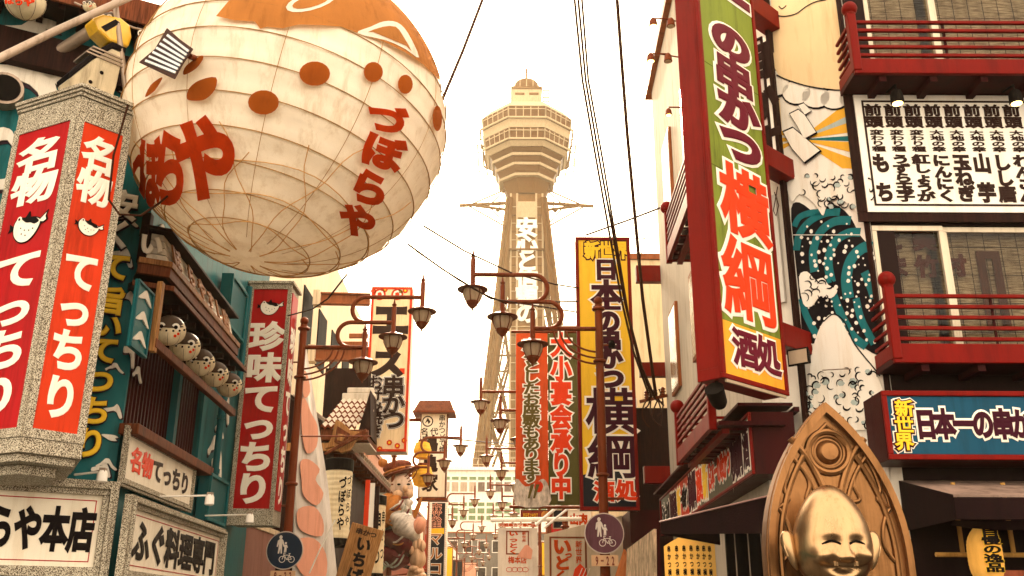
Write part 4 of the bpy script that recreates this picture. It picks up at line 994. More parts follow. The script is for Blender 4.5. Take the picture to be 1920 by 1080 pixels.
# yellow gourd-shaped paper balloons
for i, (px, py, r_, l) in enumerate(((800, 845, .30, 'upper'), (800, 893, .36, 'lower'))):
    p = P(px-8, py, 31); t = thing('yellow_lantern', 'yellow ribbed paper lantern beside the lamp arms, %s of the two' % l, 'lantern', tuple(p), 0, 'yellow ribbed lanterns')
    b = MB(); b.lathe([(r_*.5, -r_*.9)]+[(r_*(1-.25*abs(k-5)/5-.03*(k % 2)), r_*(-.8+k*.16)) for k in range(11)]+[(r_*.5, r_*.9)], 20); b.build('body', mat('yellow_paper', (.78, .42, .04), .6, var=.12), t)
    MB().lathe([(r_*.5, 0), (r_*.5, .08)], 16, (0, 0, r_*.9)).build('top_ring', IRON, t)
# the painted statue of a seated laughing man in robes on top of a shop
st = thing('painted_statue', 'colourful painted statue of a robed man with brown brimmed hat, on a shop roof', 'statue', tuple(P(752, 1075, 30.5)))
so_ = P(752, 1075, 30.5)
def sl(px, py, dy=0): return P(px, py, 30.5+dy)-so_
def blob(name, px, py, rx, ry, rz, m, dy=0, n=16, noise=.04, rot=None):
    b = MB(); b.ball((0, 0, 0), 1, n, 12, (1, 1, 1)); rnd = random.Random(px*7+py)
    ph = [rnd.uniform(0, 6) for _ in range(4)]
    b.v = [(x*rx*(1+noise*math.sin(4*z_+ph[0])+noise*math.sin(5*y+ph[1])), y*ry*(1+noise*math.sin(5*x+ph[2])), z_*rz*(1+noise*math.sin(6*x+ph[3]))) for x, y, z_ in b.v]
    o = b.build(name, m, st, smooth=True); o.location = sl(px, py, dy)
    if rot: o.rotation_euler = rot
    return o
GREY_ROBE = mat('statue_robe_grey', (.34, .36, .30), .5, var=.5, scale=5); ORG = mat('statue_robe_orange', (.42, .15, .03), .5, var=.4, scale=6)
GW = mat('statue_robe_white', (.62, .56, .50), .5, var=.35, scale=7); MAR = mat('statue_maroon', (.12, .018, .018), .45, var=.4); HAT = mat('statue_hat', (.16, .035, .015), .5, var=.5, scale=8)
blob('robe', 724, 985, .80, .7, 1.30, GREY_ROBE, .1, noise=.09)
blob('robe_back', 712, 1010, .55, .6, 1.0, mat('statue_green_cloth', (.16, .24, .14), .5, var=.4), .0, noise=.08)
blob('robe_front', 728, 958, .50, .5, .62, ORG, -.45, noise=.12, rot=(0, .5, 0))
blob('collar', 745, 945, .42, .35, .20, GW, -.5, rot=(0, .5, 0))
blob('sleeve', 758, 985, .55, .45, .36, GW, -.75, rot=(0, .75, 0), noise=.1)
blob('trousers', 752, 1018, .58, .55, .40, MAR, -.45, rot=(0, .5, 0), noise=.1); blob('trousers', 738, 1046, .50, .5, .34, MAR, -.4, rot=(0, .3, 0), noise=.1)
for k_, (px_, py_) in enumerate(((772, 1030), (779, 1022), (786, 1020), (792, 1024))): blob('toe', px_, py_, .10, .14, .17, SKIN, -.75, 8)
blob('foot', 783, 1046, .24, .32, .34, SKIN, -.6, noise=.06)
for k_, (px_, py_) in enumerate(((776, 1066), (784, 1072), (790, 1080), (780, 1084))): blob('finger', px_, py_, .16, .18, .10, SKIN, -.75, 8)
blob('fist', 780, 1076, .26, .3, .26, SKIN, -.5)
blob('head', 750, 915, .44, .45, .48, mat('statue_pale_skin', (.62, .46, .36), .5, var=.2), -.2); blob('cheek', 766, 926, .16, .17, .15, SKIN, -.55); blob('cheek', 746, 928, .16, .17, .15, SKIN, -.6); blob('nose', 760, 916, .08, .12, .10, SKIN, -.75)
blob('beard', 757, 944, .26, .24, .22, GW, -.5, noise=.12); blob('ear', 733, 918, .08, .10, .20, SKIN, -.4)
for s_ in (-1, 1): blob('eye', 757+s_*9, 908, .06, .05, .03, DARK, -.66, 8)
blob('mouth', 759, 933, .12, .05, .045, MAR, -.72, 8)
blob('hat_crown', 745, 876, .46, .42, .22, HAT, -.1, rot=(0, -.25, 0)); blob('hat_brim', 750, 888, .62, .55, .07, HAT, -.2, rot=(0, -.30, 0)); blob('hat_band', 747, 883, .50, .46, .09, ORG, -.16, rot=(0, -.28, 0)); blob('hat_knot', 718, 868, .16, .16, .14, BALBR, -.3)
rnd = random.Random(11)
for k_ in range(12):
    x0_, y0_ = rnd.uniform(712, 745), rnd.uniform(945, 1050); pts_ = smooth2([(x0_, y0_), (x0_+12, y0_+rnd.uniform(4, 14)), (x0_+26, y0_+rnd.uniform(0, 10)), (x0_+36, y0_-rnd.uniform(2, 12))], 4, False)
    MB().tube([sl(a_, c_, -.72-.25*math.sin(i_/len(pts_)*3.1)) for i_, (a_, c_) in enumerate(pts_)], .028, 6).build('robe_fold', [GW, MAR, BALBR, GREY_ROBE][k_ % 4], st, smooth=True)
blob('bundle', 786, 985, .20, .2, .26, SALMON, -.9, rot=(0, .4, 0)); blob('held_fan', 782, 955, .07, .05, .40, BALBR, -.85, rot=(0, .35, 0))
MB().box(-1.2, 1.0, -.6, 1.2, -1.2, -.1).build('plinth', PLASTER, st, .02)
# pinkish building and houses further on the left
def block(name, label, x0, x1, Y0, Y1, h, m, wrows=0, wm=None, side=1, cat='building', wdw=.9):
    t = thing(name, label, cat, (x0, Y0, 0)); w = x1-x0
    MB().box(0, w, 0, Y1-Y0, 0, h).build('wall', m, t, .01)
    MB().box(-.05, w+.05, -.05, Y1-Y0+.05, h+.003, h+.14).build('roof_edge', IRONB, t)
    if wrows:
        nx = max(1, int(w/(wdw*1.5)))
        for r_ in range(wrows):
            for c_ in range(nx):
                x = .3+c_*(w-.4)/nx; z_ = h-1.9-r_*2.6
                if z_ < 2.5: continue
                f = MB().box(x, x+wdw, -.03, -.001, z_, z_+1.2).build('window', PLASTER, t); MB().box(x+.06, x+wdw-.06, -.036, -.031, z_+.06, z_+1.14).build('pane', wm or TOWERG, f)
        ny = max(1, int((Y1-Y0)/2.2)); xs = w if side > 0 else 0
        for r_ in range(wrows):
            for c_ in range(ny):
                y = .5+c_*(Y1-Y0-.6)/ny; z_ = h-1.9-r_*2.6
                if z_ < 2.5: continue
                a, c = (xs+.001, xs+.03) if side > 0 else (-.03, -.001)
                f = MB().box(a, c, y, y+1.2, z_, z_+1.2).build('window', PLASTER, t); e = .031*side
                MB().box(*((xs+.031, xs+.036) if side > 0 else (-.036, -.031)), y+.06, y+1.14, z_+.06, z_+1.14).build('pane', wm or TOWERG, f)
    return t
PINK = mat('salmon_wall', (.52, .26, .17), .7, var=.15)
block('salmon_building', 'salmon-pink building behind the painted statue', -8.6, -4.6, 31, 38, 6.9, PINK, 2)
block('brown_building', 'low reddish brown building past the bulb-edged sign on the left', -8.6, -4.4, 46, 56, 6.4, mat('brown_wall', (.24, .09, .06), .7), 2)
block('beige_building', 'beige building far down the left side of the street', -9, -4.7, 57, 75, 6.6, CONC, 2)
block('white_building', 'white building far down the left side, past the beige one', -9.5, -5.0, 76, 96, 7.6, PLASTER, 2)

# ================================================================ FAR END: white office block, tower
ob = thing('office_building', 'wide white office block with rows of windows at the end of the street', 'building', (-8.8, 108, 0))
W_ = 16.0; H_ = P(900, 882, 108).z
MB().box(0, W_, 0, 10, 0, H_).build('wall', PLASTER, ob)
MB().box(-.2, W_+.2, -.3, 10, H_+.003, H_+.35).build('parapet', WHITE, ob)
OW = mat('office_window', (.10, .045, .025), .25, var=.3); OG = mat('office_window_green', (.16, .24, .12), .3, var=.2)
zr = [(P(900, a, 108).z, P(900, c, 108).z) for a, c in ((901, 893), (923, 903), (950, 941), (964, 952), (976, 966))]
mm_ = [OG, OW, OG, OG, OG]
nc = 16
for r_, ((z0_, z1_), m_) in enumerate(zip(zr, mm_)):
    for c_ in range(nc):
        x = .2+c_*(W_-.4)/nc; ww = (W_-.4)/nc-.12
        mq = m_
        if r_ == 1 and c_ < 5: mq = mat('office_blind', (.42, .33, .24), .5)
        f = MB().box(x, x+ww, -.06, -.002, z0_, z1_).build('window', WHITE, ob)
        MB().box(x+.05, x+ww-.05, -.075, -.061, z0_+.06, z1_-.06).build('pane', mq, f)
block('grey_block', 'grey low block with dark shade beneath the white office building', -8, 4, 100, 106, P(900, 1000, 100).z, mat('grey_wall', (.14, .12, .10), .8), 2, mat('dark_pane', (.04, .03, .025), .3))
b = MB()
for k in range(26): b.bar((k*.64, 0, 0), (k*.64, 0, 2.6 if k % 5 == 0 else 1.1), .05)
for z_ in (.4, 1.1): b.bar((0, 0, z_), (16, 0, z_), .05)
b.bar((0, 0, 2.6), (16, 0, 2.6), .05); b.bar((0, 0, 1.9), (16, 0, 1.9), .05)
o = b.build('roof_railing', TOWERW); o.location = (-8.8, 108.6, H_+.355); tag(o, 'pale railing and frame along the roof of the white office block', 'railing')

# plain hanging signs and awnings farther down both sides
rnd = random.Random(21)
pal = [('red', RED), ('cream', CREAM), ('dark blue', NAVY), ('white', WHITE), ('yellow', YEL), ('brown', WOOD), ('salmon', SALMON), ('grey', STEEL)]
spots = [(-4.0, 33, 4.2, .7, 1.6, 5), (-3.9, 40, 3.9, .8, 1.2, 1), (-4.2, 48, 3.4, .9, 2.2, 0), (-4.0, 53, 4.6, .8, 1.3, 3), (-4.1, 62, 3.6, 1.0, 2.4, 4), (-4.0, 72, 4.2, 1.1, 1.6, 2), (-3.9, 90, 4.4, 1.6, 2.2, 6),
         (1.9, 30, 3.0, .8, 1.1, 3), (1.8, 38, 3.6, .9, 1.6, 0), (1.9, 46, 3.3, 1.0, 1.8, 4), (1.7, 56, 4.0, 1.1, 1.7, 1), (1.8, 68, 3.6, 1.3, 2.4, 2), (1.5, 82, 4.2, 1.6, 2.4, 7)]
for x, Y_, z_, w_, h_, ci in spots:
    side = 'left' if x < 0 else 'right'
    t = thing('hanging_sign', '%s blank box sign hanging %d m down the %s side of the street' % (pal[ci][0], round(Y_), side), 'sign', (x-w_/2, Y_, z_))
    MB().box(0, w_, .01, .25, 0, h_).build('box', IRONB, t, .01); MB().box(.05, w_-.05, -.004, .009, .05, h_-.05).build('panel', pal[ci][1], t)
    MB().box(*((-.6, -.001) if x < 0 else (w_+.001, w_+.6)), .08, .15, h_*.7, h_*.7+.08).build('bracket', IRON, t)
for k, (x0_, x1_, Y_, z_, m_, nm_) in enumerate(((-5.0, -3.2, 36, 3.3, DARKCLOTH, 'dark'), (-5.0, -3.3, 66, 3.6, RED, 'red'), (1.2, 3.0, 34, 3.0, CREAM, 'cream'), (1.2, 3.0, 50, 3.2, mat('awning_green', (.05, .10, .05), .6), 'green'), (1.0, 3.0, 74, 3.6, NAVY, 'navy blue'))):
    t = thing('shop_awning', '%s cloth shop awning far down the %s side of the street' % (nm_, 'left' if x0_ < 0 else 'right'), 'awning', (x0_, Y_, z_))
    s_ = 1 if x0_ < 0 else -1; w_ = x1_-x0_
    MB().hexa([(0, 0, 0 if s_ < 0 else .5), (w_, 0, .5 if s_ < 0 else 0), (w_, 4, .5 if s_ < 0 else 0), (0, 4, 0 if s_ < 0 else .5), (0, 0, .05 if s_ < 0 else .55), (w_, 0, .55 if s_ < 0 else .05), (w_, 4, .55 if s_ < 0 else .05), (0, 4, .05 if s_ < 0 else .55)]).build('cloth', m_, t)
    x_ = w_ if s_ > 0 else 0; MB().box(x_-.01, x_+.01, 0, 4, -.28, -.002).build('valance', m_, t); MB().tube([(x_, 0, -.02), (0 if s_ > 0 else w_, 0, -.3)], .03, 6).build('strut', IRON, t)

# tower
TY = 164.0; TX = P(987, 300, TY).x
tw = thing('lattice_tower', 'tall pale steel observation tower with an eight-sided lookout, faded by the bright haze', 'tower', (TX, TY, 0))
def oct_(r): return [(r/math.cos(R(22.5))*math.cos(R(22.5+45*k)), r/math.cos(R(22.5))*math.sin(R(22.5+45*k))) for k in range(8)]
def frus(r0, r1, z0, z1):
    a, c = oct_(r0), oct_(r1); b = MB()
    b.add([(x, y, z0) for x, y in a]+[(x, y, z1) for x, y in c], [tuple(range(7, -1, -1)), tuple(range(8, 16))]+[(i, (i+1) % 8, (i+1) % 8+8, i+8) for i in range(8)]); return b
def zf(py, r): return P(987, py, TY-r).z
lev = [('roof', 8.3, 6.9, 198, 190, TOWERW), ('window_band', 8.15, 8.3, 221, 199, TOWERG), ('deck_band', 7.9, 8.2, 238, 222, TOWERW), ('window_band', 7.6, 7.85, 261, 239, TOWERG), ('deck_band', 7.1, 7.7, 273, 262, TOWERW),
       ('soffit', 6.3, 6.9, 284, 274, TOWERG), ('white_band', 6.35, 6.5, 290, 285, TOWERW), ('soffit', 5.6, 6.1, 302, 291, TOWERG), ('white_band', 5.65, 5.8, 308, 303, TOWERW), ('soffit', 5.0, 5.5, 322, 309, TOWERG), ('white_band', 5.05, 5.2, 328, 323, TOWERW), ('neck', 3.4, 4.4, 361, 329, TOWERM)]
for nm_, r0, r1, ya, yb, m_ in lev: frus(r0, r1, zf(ya, r0), zf(yb, r1)-.02).build(nm_, m_, tw)
for ya, yb, r0, r1 in ((221, 199, 8.2, 8.35), (261, 239, 7.66, 7.92)):
    a, c = oct_(r0), oct_(r1); z0_, z1_ = zf(ya, r0), zf(yb, r1)
    for i in range(8):
        for k in range(6):
            f = k/5; p = [a[i][d]+(a[(i+1) % 8][d]-a[i][d])*f for d in (0, 1)]; q_ = [c[i][d]+(c[(i+1) % 8][d]-c[i][d])*f for d in (0, 1)]
            if p[1] > 4: continue
            MB().bar((*p, z0_), (*q_, z1_), .28 if k in (0, 5) else .16).build('mullion', TOWERW, tw)
        for f2 in (.78,):
            zz = z0_+(z1_-z0_)*f2; rr = r0+(r1-r0)*f2
            e = oct_(rr); MB().bar((*e[i], zz), (*e[(i+1) % 8], zz), .14).build('transom', TOWERW, tw)
    for i in range(8):
        e = oct_(r0+.5); MB().bar((*e[i], z0_-.1), (*e[(i+1) % 8], z0_-.1), .3).build('gutter', TOWERW, tw)
z0_ = zf(190, 2.8); z1_ = zf(167, 2.8); MB().box(-2.8, 2.8, -2.8, 2.8, z0_, z1_).build('top_house', TOWERW, tw); MB().box(-3, 3, -3, 3, z1_+.01, z1_+.5).build('top_ledge', TOWERM, tw)
for x in (-2.2, .5): MB().box(x, x+1.8, -2.86, -2.81, z0_+1.4, z1_-.8).build('window', TOWERG, tw)
zt_ = zf(143, 2.4); MB().lathe([(2.45, z1_+.52), (2.45, zt_-.9), (2.1, zt_-.2), (1.2, zt_+.2)], 20).build('top_drum', TOWERM, tw, smooth=True)
for k in range(12):
    a = 2*math.pi*k/12; MB().bar((2.5*math.cos(a), 2.5*math.sin(a), z1_+.6), (2.5*math.cos(a), 2.5*math.sin(a), zt_-.7), .15).build('drum_rib', TOWERW, tw)
MB().tube([(0, 0, zt_), (0, 0, zt_+3.2)], .2, 6).build('mast', TOWERM, tw)
b = MB()
for k in range(5): b.bar((3.2, -1.5, z0_+k*.8), (4.3, -1.5, z0_+k*.8), .2)
b.bar((4.3, -1.5, z0_), (4.3, -1.5, z0_+4.5), .15); b.bar((3.2, -1.5, z0_), (3.2, -1.5, z0_+3.5), .15); b.build('side_ladder', TOWERM, tw)
for s, off_ in ((-1, 0), (1, 0)):   # hoist frames at both sides of the decks
    for k in range(6):
        z_ = zf(290, 8)+k*1.35; MB().bar((s*8.4, -1, z_), (s*9.3 if k > 2 else s*8.9, -1, z_), .16).build('side_cage', TOWERM, tw)
    MB().bar((s*8.9, -1, zf(290, 8)), (s*9.3, -1, zf(238, 8)), .25).build('side_cage', TOWERM, tw)
    MB().bar((s*7.2, -1, zf(300, 8)), (s*8.4, -1, zf(238, 8)), .25).build('side_cage', TOWERM, tw)
# boom arms and stays
zb_ = zf(382, 2)
for s in (-1, 1):
    MB().bar((s*2.9, -1, zb_+.6), (s*12.4, -1, zb_), .5).build('boom', TOWERM, tw); MB().bar((s*2.9, -1, zb_-.9), (s*9.5, -1, zb_), .4).build('boom', TOWERM, tw)
    for (x, zz) in ((3.6, zf(350, 2)), (3.2, zf(425, 2))):
        MB().bar((s*x, -1, zz), (s*10.8, -1, zb_), .22).build('stay', TOWERM, tw); MB().bar((s*x, -1, zz), (s*7, -1, zb_), .2).build('stay', TOWERM, tw)
    for x in (5, 7, 9): MB().bar((s*x, -1, zb_-1.2*(1-x/13)), (s*x, -1, zb_+1.9*(1-x/12)), .2).build('stay', TOWERM, tw)
    MB().ball((s*5.3, -1.2, zb_-.9), .45, 8, 6).build('lamp_cluster', TOWERM, tw)
# shaft
ztp = zf(363, 3); b = MB(); b.box(-2.9, 2.9, -2.9, 2.9, 0, ztp); b.build('shaft', mat('tower_shaft', (.20, .10, .035), .6), tw)
for x in (-2.9, -1.75, 1.75, 2.9):
    MB().bar((x, -3.0, 0), (x, -3.0, ztp), .35).build('shaft_rail', TOWERW, tw)
for k in range(44):
    z_ = 3+k*(ztp-4)/44; MB().bar((-2.8, -2.98, z_), (2.8, -2.98, z_), .14).build('shaft_rung', TOWERW if k % 2 else TOWERM, tw)
for ch, y_ in zip('安心と信頼の', (428, 459, 492, 524, 556, 589)):
    zz = zf(y_, 3); put(tw, ch, -.0, zz, 4.0, 3.9, [(.05, WHITE)], -3.3, .1)
MB().box(-1.7, 1.7, -3.1, -3.02, zf(408, 3), zf(378, 3)).build('shaft_panel', TOWERW, tw)
# spreading lattice legs
zl0 = zf(372, 3); xz = [(954, 372), (943, 470), (933, 560), (921, 660), (909, 760), (898, 850), (880, 980)]
pr = []
for px, py in xz:
    p = P(px, py, TY); pr.append((TX-p.x, p.z))
def halfw(z_):
    for (a, za), (c, zc) in zip(pr, pr[1:]):
        if za >= z_ >= zc: return a+(c-a)*(za-z_)/(za-zc)
    return pr[-1][0]+(pr[-1][1]-z_)*.16 if z_ < pr[-1][1] else pr[0][0]
NZ = 22; zs = [ztp-1-(ztp-1-0.5)*k/NZ for k in range(NZ+1)]
for sx in (-1, 1):
    for sy in (-1, 1):
        leg = bpy.data.objects.new('leg', None); COL.objects.link(leg); leg.parent = tw
        ch_ = []
        for ox, oy in ((0, 0), (-2.0, 0), (0, -2.0)):
            pts = [(sx*(halfw(z_)+ox*.9*(.35+.65*(1-z_/ztp))), sy*(halfw(z_)+oy*.9*(.35+.65*(1-z_/ztp))), z_) for z_ in zs]; ch_.append(pts)
            MB().tube(pts, .36, 4).build('chord', TOWERM, leg)
        b = MB()
        for k in range(NZ):
            for m1, m2 in ((0, 1), (0, 2)):
                b.bar(ch_[m1][k], ch_[m2][k+1], .18); b.bar(ch_[m2][k], ch_[m1][k+1], .18); b.bar(ch_[m1][k], ch_[m2][k], .2)
        b.build('lacing', TOWERM, leg, kind='stuff')
zx = [zs[i] for i in (3, 6, 9, 12, 15, 18, 21)]
for k in range(len(zx)-1):
    for sy in (-1, 1):
        a, c = halfw(zx[k])-1, halfw(zx[k+1])-1.6
        MB().bar((-a, sy*a, zx[k]), (a, sy*a, zx[k]), .3).build('cross_brace', TOWERM, tw)
        for s in (-1, 1):
            MB().bar((s*a, sy*a, zx[k]), (s*3.1, sy*3.1, zx[k+1]), .34).build('cross_brace', TOWERM, tw); MB().bar((s*3.1, sy*3.1, zx[k]), (s*c, sy*c, zx[k+1]), .34).build('cross_brace', TOWERM, tw)
            MB().bar((s*(a+c)/2, sy*(a+c)/2, (zx[k]+zx[k+1])/2), (s*3.1, sy*3.1, (zx[k]+zx[k+1])/2), .16).build('cross_brace', TOWERM, tw)

# ================================================================ RIGHT: corner skewer restaurant
FY = 8.65
CR = (3.50, 8.65); CLc = (2.55, 9.60)
FF = Face(CR, (9.5, 8.65)); FC = Face(CLc, CR); FR = Face((2.55+.024*6.9, 9.6+6.9), CLc)
HR = 9.6
rb = thing('corner_skewer_restaurant', 'white corner restaurant with painted mural, red lacquer balconies and a long menu board', 'building', (CR[0], CR[1], 0))
def r3(p): return (p[0]-CR[0], p[1]-CR[1])
# walls: back shell kept behind the glazed front
def lw(b, x0, x1, y0, y1, z0, z1, face): return lb(b, x0, x1, y0, y1, z0, z1, face, CR)
NAVYW = mat('dark_painted_wall', (.016, .007, .006), .6)
b = MB(); lw(b, .22, 6, 0, .3, 5.27, 6.86, FF); lw(b, 0, .22, 0, .3, 0, 9.6, FF); lw(b, .22, 6, 0, .3, 0, 3.95, FF); lw(b, .22, 6, 0, .3, 8.9, 9.6, FF); b.build('wall', NAVYW, rb)
b = MB(); lw(b, 0, FC.L, 0, .25, 0, 11.4, FC); b.build('wall', PLASTER, rb)
b = MB(); lw(b, 0, FR.L, 0, .3, 0, 11.4, FR); b.build('wall', mat('street_wall_plaster', (.50, .43, .34), .8, var=.16, scale=.7, bump=.1), rb)
b = MB(); lw(b, -.3, FR.L+.2, -.10, .5, 11.403, 11.55, FR); b.build('roof_edge', IRONB, rb)
b = MB(); lw(b, 0, 6, 2.6, 2.7, 0, 9.6, FF); b.build('room_back_wall', mat('room_wall', (.14, .08, .04), .8, var=.3, scale=1), rb)
b = MB(); lw(b, .3, 6, .31, 2.6, 5.3, 5.4, FF); lw(b, .3, 6, .31, 2.6, 3.7, 3.8, FF); b.build('room_floor', DKWOOD, rb)
# upper and lower windows with reed blinds
REED = mat('reed_blind', (.86, .70, .46), .8, kind='reed', var=.2, bump=.15)
GL = glassmat('window_glass', (.02, .018, .015), .24)
def winrow(z0, z1, xs, name):
    for i in range(len(xs)-1):
        x0, x1 = xs[i], xs[i+1]
        f = bpy.data.objects.new('window', None); COL.objects.link(f); f.parent = rb; f.location = (0, 0, 0)
        b = MB()
        for (a, c, e, g_) in ((x0, x1, z1-.055, z1), (x0, x1, z0, z0+.05), (x0, x0+.045, z0+.05, z1-.055), (x1-.045, x1, z0+.05, z1-.055)):
            b = MB(); lw(b, a, c, .02-(.03 if i % 2 == 0 else 0), .06-(.03 if i % 2 == 0 else 0), e, g_, FF); b.build('window_frame', mat('alu_frame', (.58, .50, .38), .4, .3), f, .004)
        b = MB(); lw(b, x0+.045, x1-.045, .035, .04, z0+.05, z1-.055, FF); b.build('pane', GL, f)
        n = 9; hh = (z1-z0)
        for k in range(n):
            b = MB(); lw(b, x0-.12, x1-.02, .13+.012*(k % 2), .135+.012*(k % 2), z1-.02-(k+1)*hh/n, z1-.02-k*hh/n-.004, FF); b.build('blind_strip', REED, f)
        for x in [x0+.12+k*.16 for k in range(int((x1-x0)/.16))]:
            b = MB(); lw(b, x, x+.005, .118, .122, z0, z1, FF); b.build('blind_cord', DKWOOD, f)
xs = [FF.q(1643, 500)[0], FF.q(1778, 500)[0], FF.q(1778, 500)[0]+1.35, 5.9]
winrow(3.96, 5.265, xs, 'lower'); winrow(6.86, 8.9, [.22, .95, 2.3, 3.7, 5.9], 'upper')
# kana cut-outs seen behind the left pane
be = bpy.data.objects.new('window_lettering', None); COL.objects.link(be); be.parent = rb; be.rotation_euler = (0, 0, FF.rz)
for ch, px, py in (('と', 1672, 450), ('美', 1732, 450), ('ま', 1682, 500), ('竹', 1738, 500), ('村', 1790, 498)):
    x, z = FF.q(px, py, -.1); put(be, ch, x, z, .23, .23, [(.06, mat('faded_red_letter', (.14, .015, .005), .7))], .10)
b = MB(); x0, z0 = FF.q(1830, 470, -.09); x1, z1 = FF.q(1900, 620, -.09)
for i, (a, c, e, g_) in enumerate(((x0, x1, z0-.08, z0), (x0, x0+.08, z1, z0-.08), (x1-.08, x1, z1, z0-.08))):
    b = MB(); lw(b, a, c, .10, .115, e, g_, FF); b.build('picture_frame', WOOD, rb)
# mural painted on the chamfered wall (plain stylised waves, rays and rope)
MUW = mat('mural_white', (.84, .79, .70), .6, var=.06, bump=.02); MUB = mat('mural_beige', (.80, .60, .34), .6, var=.08, bump=.02); MUK = mat('mural_black', (.008, .006, .008), .5, var=.1, bump=0)
MUT = mat('mural_teal', (.012, .15, .17), .5, var=.12, bump=.02); MUY = mat('mural_yellow', (.80, .42, .04), .5, var=.06, bump=.02); MUBL = mat('mural_pale_blue', (.42, .50, .48), .5, var=.1, bump=0)
mu = thing('painted_mural_panel', 'painted wall panel with yellow rays, scalloped white rope and dark teal waves with white dots', 'mural', tuple(FC.w(0, -.012, 3.0)), FC.rz)
def mq(px, py): x, z = FC.q(px, py, .012); return (x, z-3.0)
def clipx(pts, lim, s):
    o = []; n = len(pts)
    for i in range(n):
        a, c = pts[i], pts[(i+1) % n]; ia, ic = (a[0]-lim)*s >= 0, (c[0]-lim)*s >= 0
        if ia: o.append(a)
        if ia != ic: f = (lim-a[0])/(c[0]-a[0]); o.append((lim, a[1]+(c[1]-a[1])*f))
    return o
def mp(name, pts, m, lv, sm=0, closed=True):
    pts = [mq(*p) for p in (smooth2(pts, sm) if sm else pts)]
    y1 = -.001-.0035*lv; pts = clipx(clipx(pts, .004, 1), FC.L-.05, -1)
    return MB().prism(pts, y1-.0034, y1).build(name, m, mu) if len(pts) > 2 else None
def ms_(name, pts, wd, m, lv, sm=5, taper=False):
    pts = [mq(*p) for p in (smooth2(pts, sm, False) if sm else pts)]; y1 = -.001-.0035*lv
    b = MB(); stroke(b, pts, wd, y1-.0034, y1, taper); return b.build(name, m, mu)
LE = [(1444, -40), (1450, 75), (1470, 300), (1495, 540), (1520, 800), (1524, 900)]
RE = [(1608, -40), (1608, 175), (1622, 300), (1632, 410), (1646, 560), (1660, 760), (1668, 900)]
mp('beige_field', LE[:3]+[(1470, 300)]+[(1622, 300)]+RE[:2][::-1], MUB, 0)
mp('white_field', [(1470, 298)]+LE[3:]+RE[::-1][:5]+[(1620, 298)], MUW, 0)
# rays
mp('sky_field', [(1461, 150), (1470, 298), (1480, 345), (1628, 345), (1620, 298), (1612, 200), (1530, 160)], MUW, 1)
for a in ([(1459, 170), (1600, 196), (1612, 238), (1462, 200)], [(1463, 218), (1614, 255), (1619, 300)][:3]+[(1466, 246)], [(1468, 276), (1624, 276), (1628, 305), (1470, 300)], [(1470, 312), (1628, 320), (1630, 345), (1475, 330)]): pass
ctr = (1500, 262)
for a0, a1, c in ((-38, -26, MUY), (-19, -8, MUY), (-26, -19, MUBL), (3, 14, MUY), (20, 34, MUY), (-4, 2, MUT)):
    mp('ray', [ctr, (ctr[0]+150*math.cos(R(a0)), ctr[1]+150*math.sin(R(a0))), (ctr[0]+150*math.cos(R(a1)), ctr[1]+150*math.sin(R(a1)))][:3], c, 2)
for a0, a1, c in ((150, 164, MUY), (172, 186, MUY), (194, 206, MUY)):
    mp('ray', [ctr, (ctr[0]+38*math.cos(R(a0)), ctr[1]+38*math.sin(R(a0))), (ctr[0]+38*math.cos(R(a1)), ctr[1]+38*math.sin(R(a1)))], c, 2)
# rope scallops
for i, (x, y, rx, ry) in enumerate(((1456, 158, 26, 24), (1496, 175, 27, 22), (1532, 184, 27, 20), (1566, 188, 26, 18), (1596, 188, 20, 16))):
    mp('rope_lobe_edge', [(x+rx*1.08*math.cos(k*.35), y+ry*1.1*math.sin(k*.35)) for k in range(18)], MUK, 3+.0*i); mp('rope_lobe', [(x+rx*.98*math.cos(k*.35)-1, y+ry*.98*math.sin(k*.35)-1) for k in range(18)], MUW, 4.2)
mp('beige_field', smooth2([(1452, 100), (1520, 120), (1606, 120), (1606, 168), (1560, 168), (1500, 158), (1462, 142)], 3), MUB, 5.4); ms_('belly_line', [(1458, 142), (1480, 152), (1520, 164), (1560, 170), (1606, 171)], .013, MUK, 6.6)
ms_('body_line', [(1458, 30), (1474, 31), (1494, 26), (1512, 13), (1530, 4), (1550, 0)], .012, MUK, 2); ms_('body_line', [(1461, 12), (1467, 17), (1475, 11)], .010, MUK, 2); ms_('body_line', [(1458, 119), (1468, 119), (1477, 123)], .012, MUK, 2)
# zig-zag streamers
for pts in ([(1500, 200), (1510, 196), (1524, 210), (1512, 217)], [(1484, 216), (1500, 208), (1512, 218), (1533, 250), (1511, 262), (1498, 238)], [(1472, 250), (1490, 242), (1540, 284), (1511, 306), (1488, 280)]):
    c = (sum(p[0] for p in pts)/len(pts), sum(p[1] for p in pts)/len(pts))
    mp('streamer_edge', [(c[0]+(x-c[0])*1.10, c[1]+(y-c[1])*1.10) for x, y in pts], MUK, 8); mp('paper_streamer', pts, MUW, 9.2)
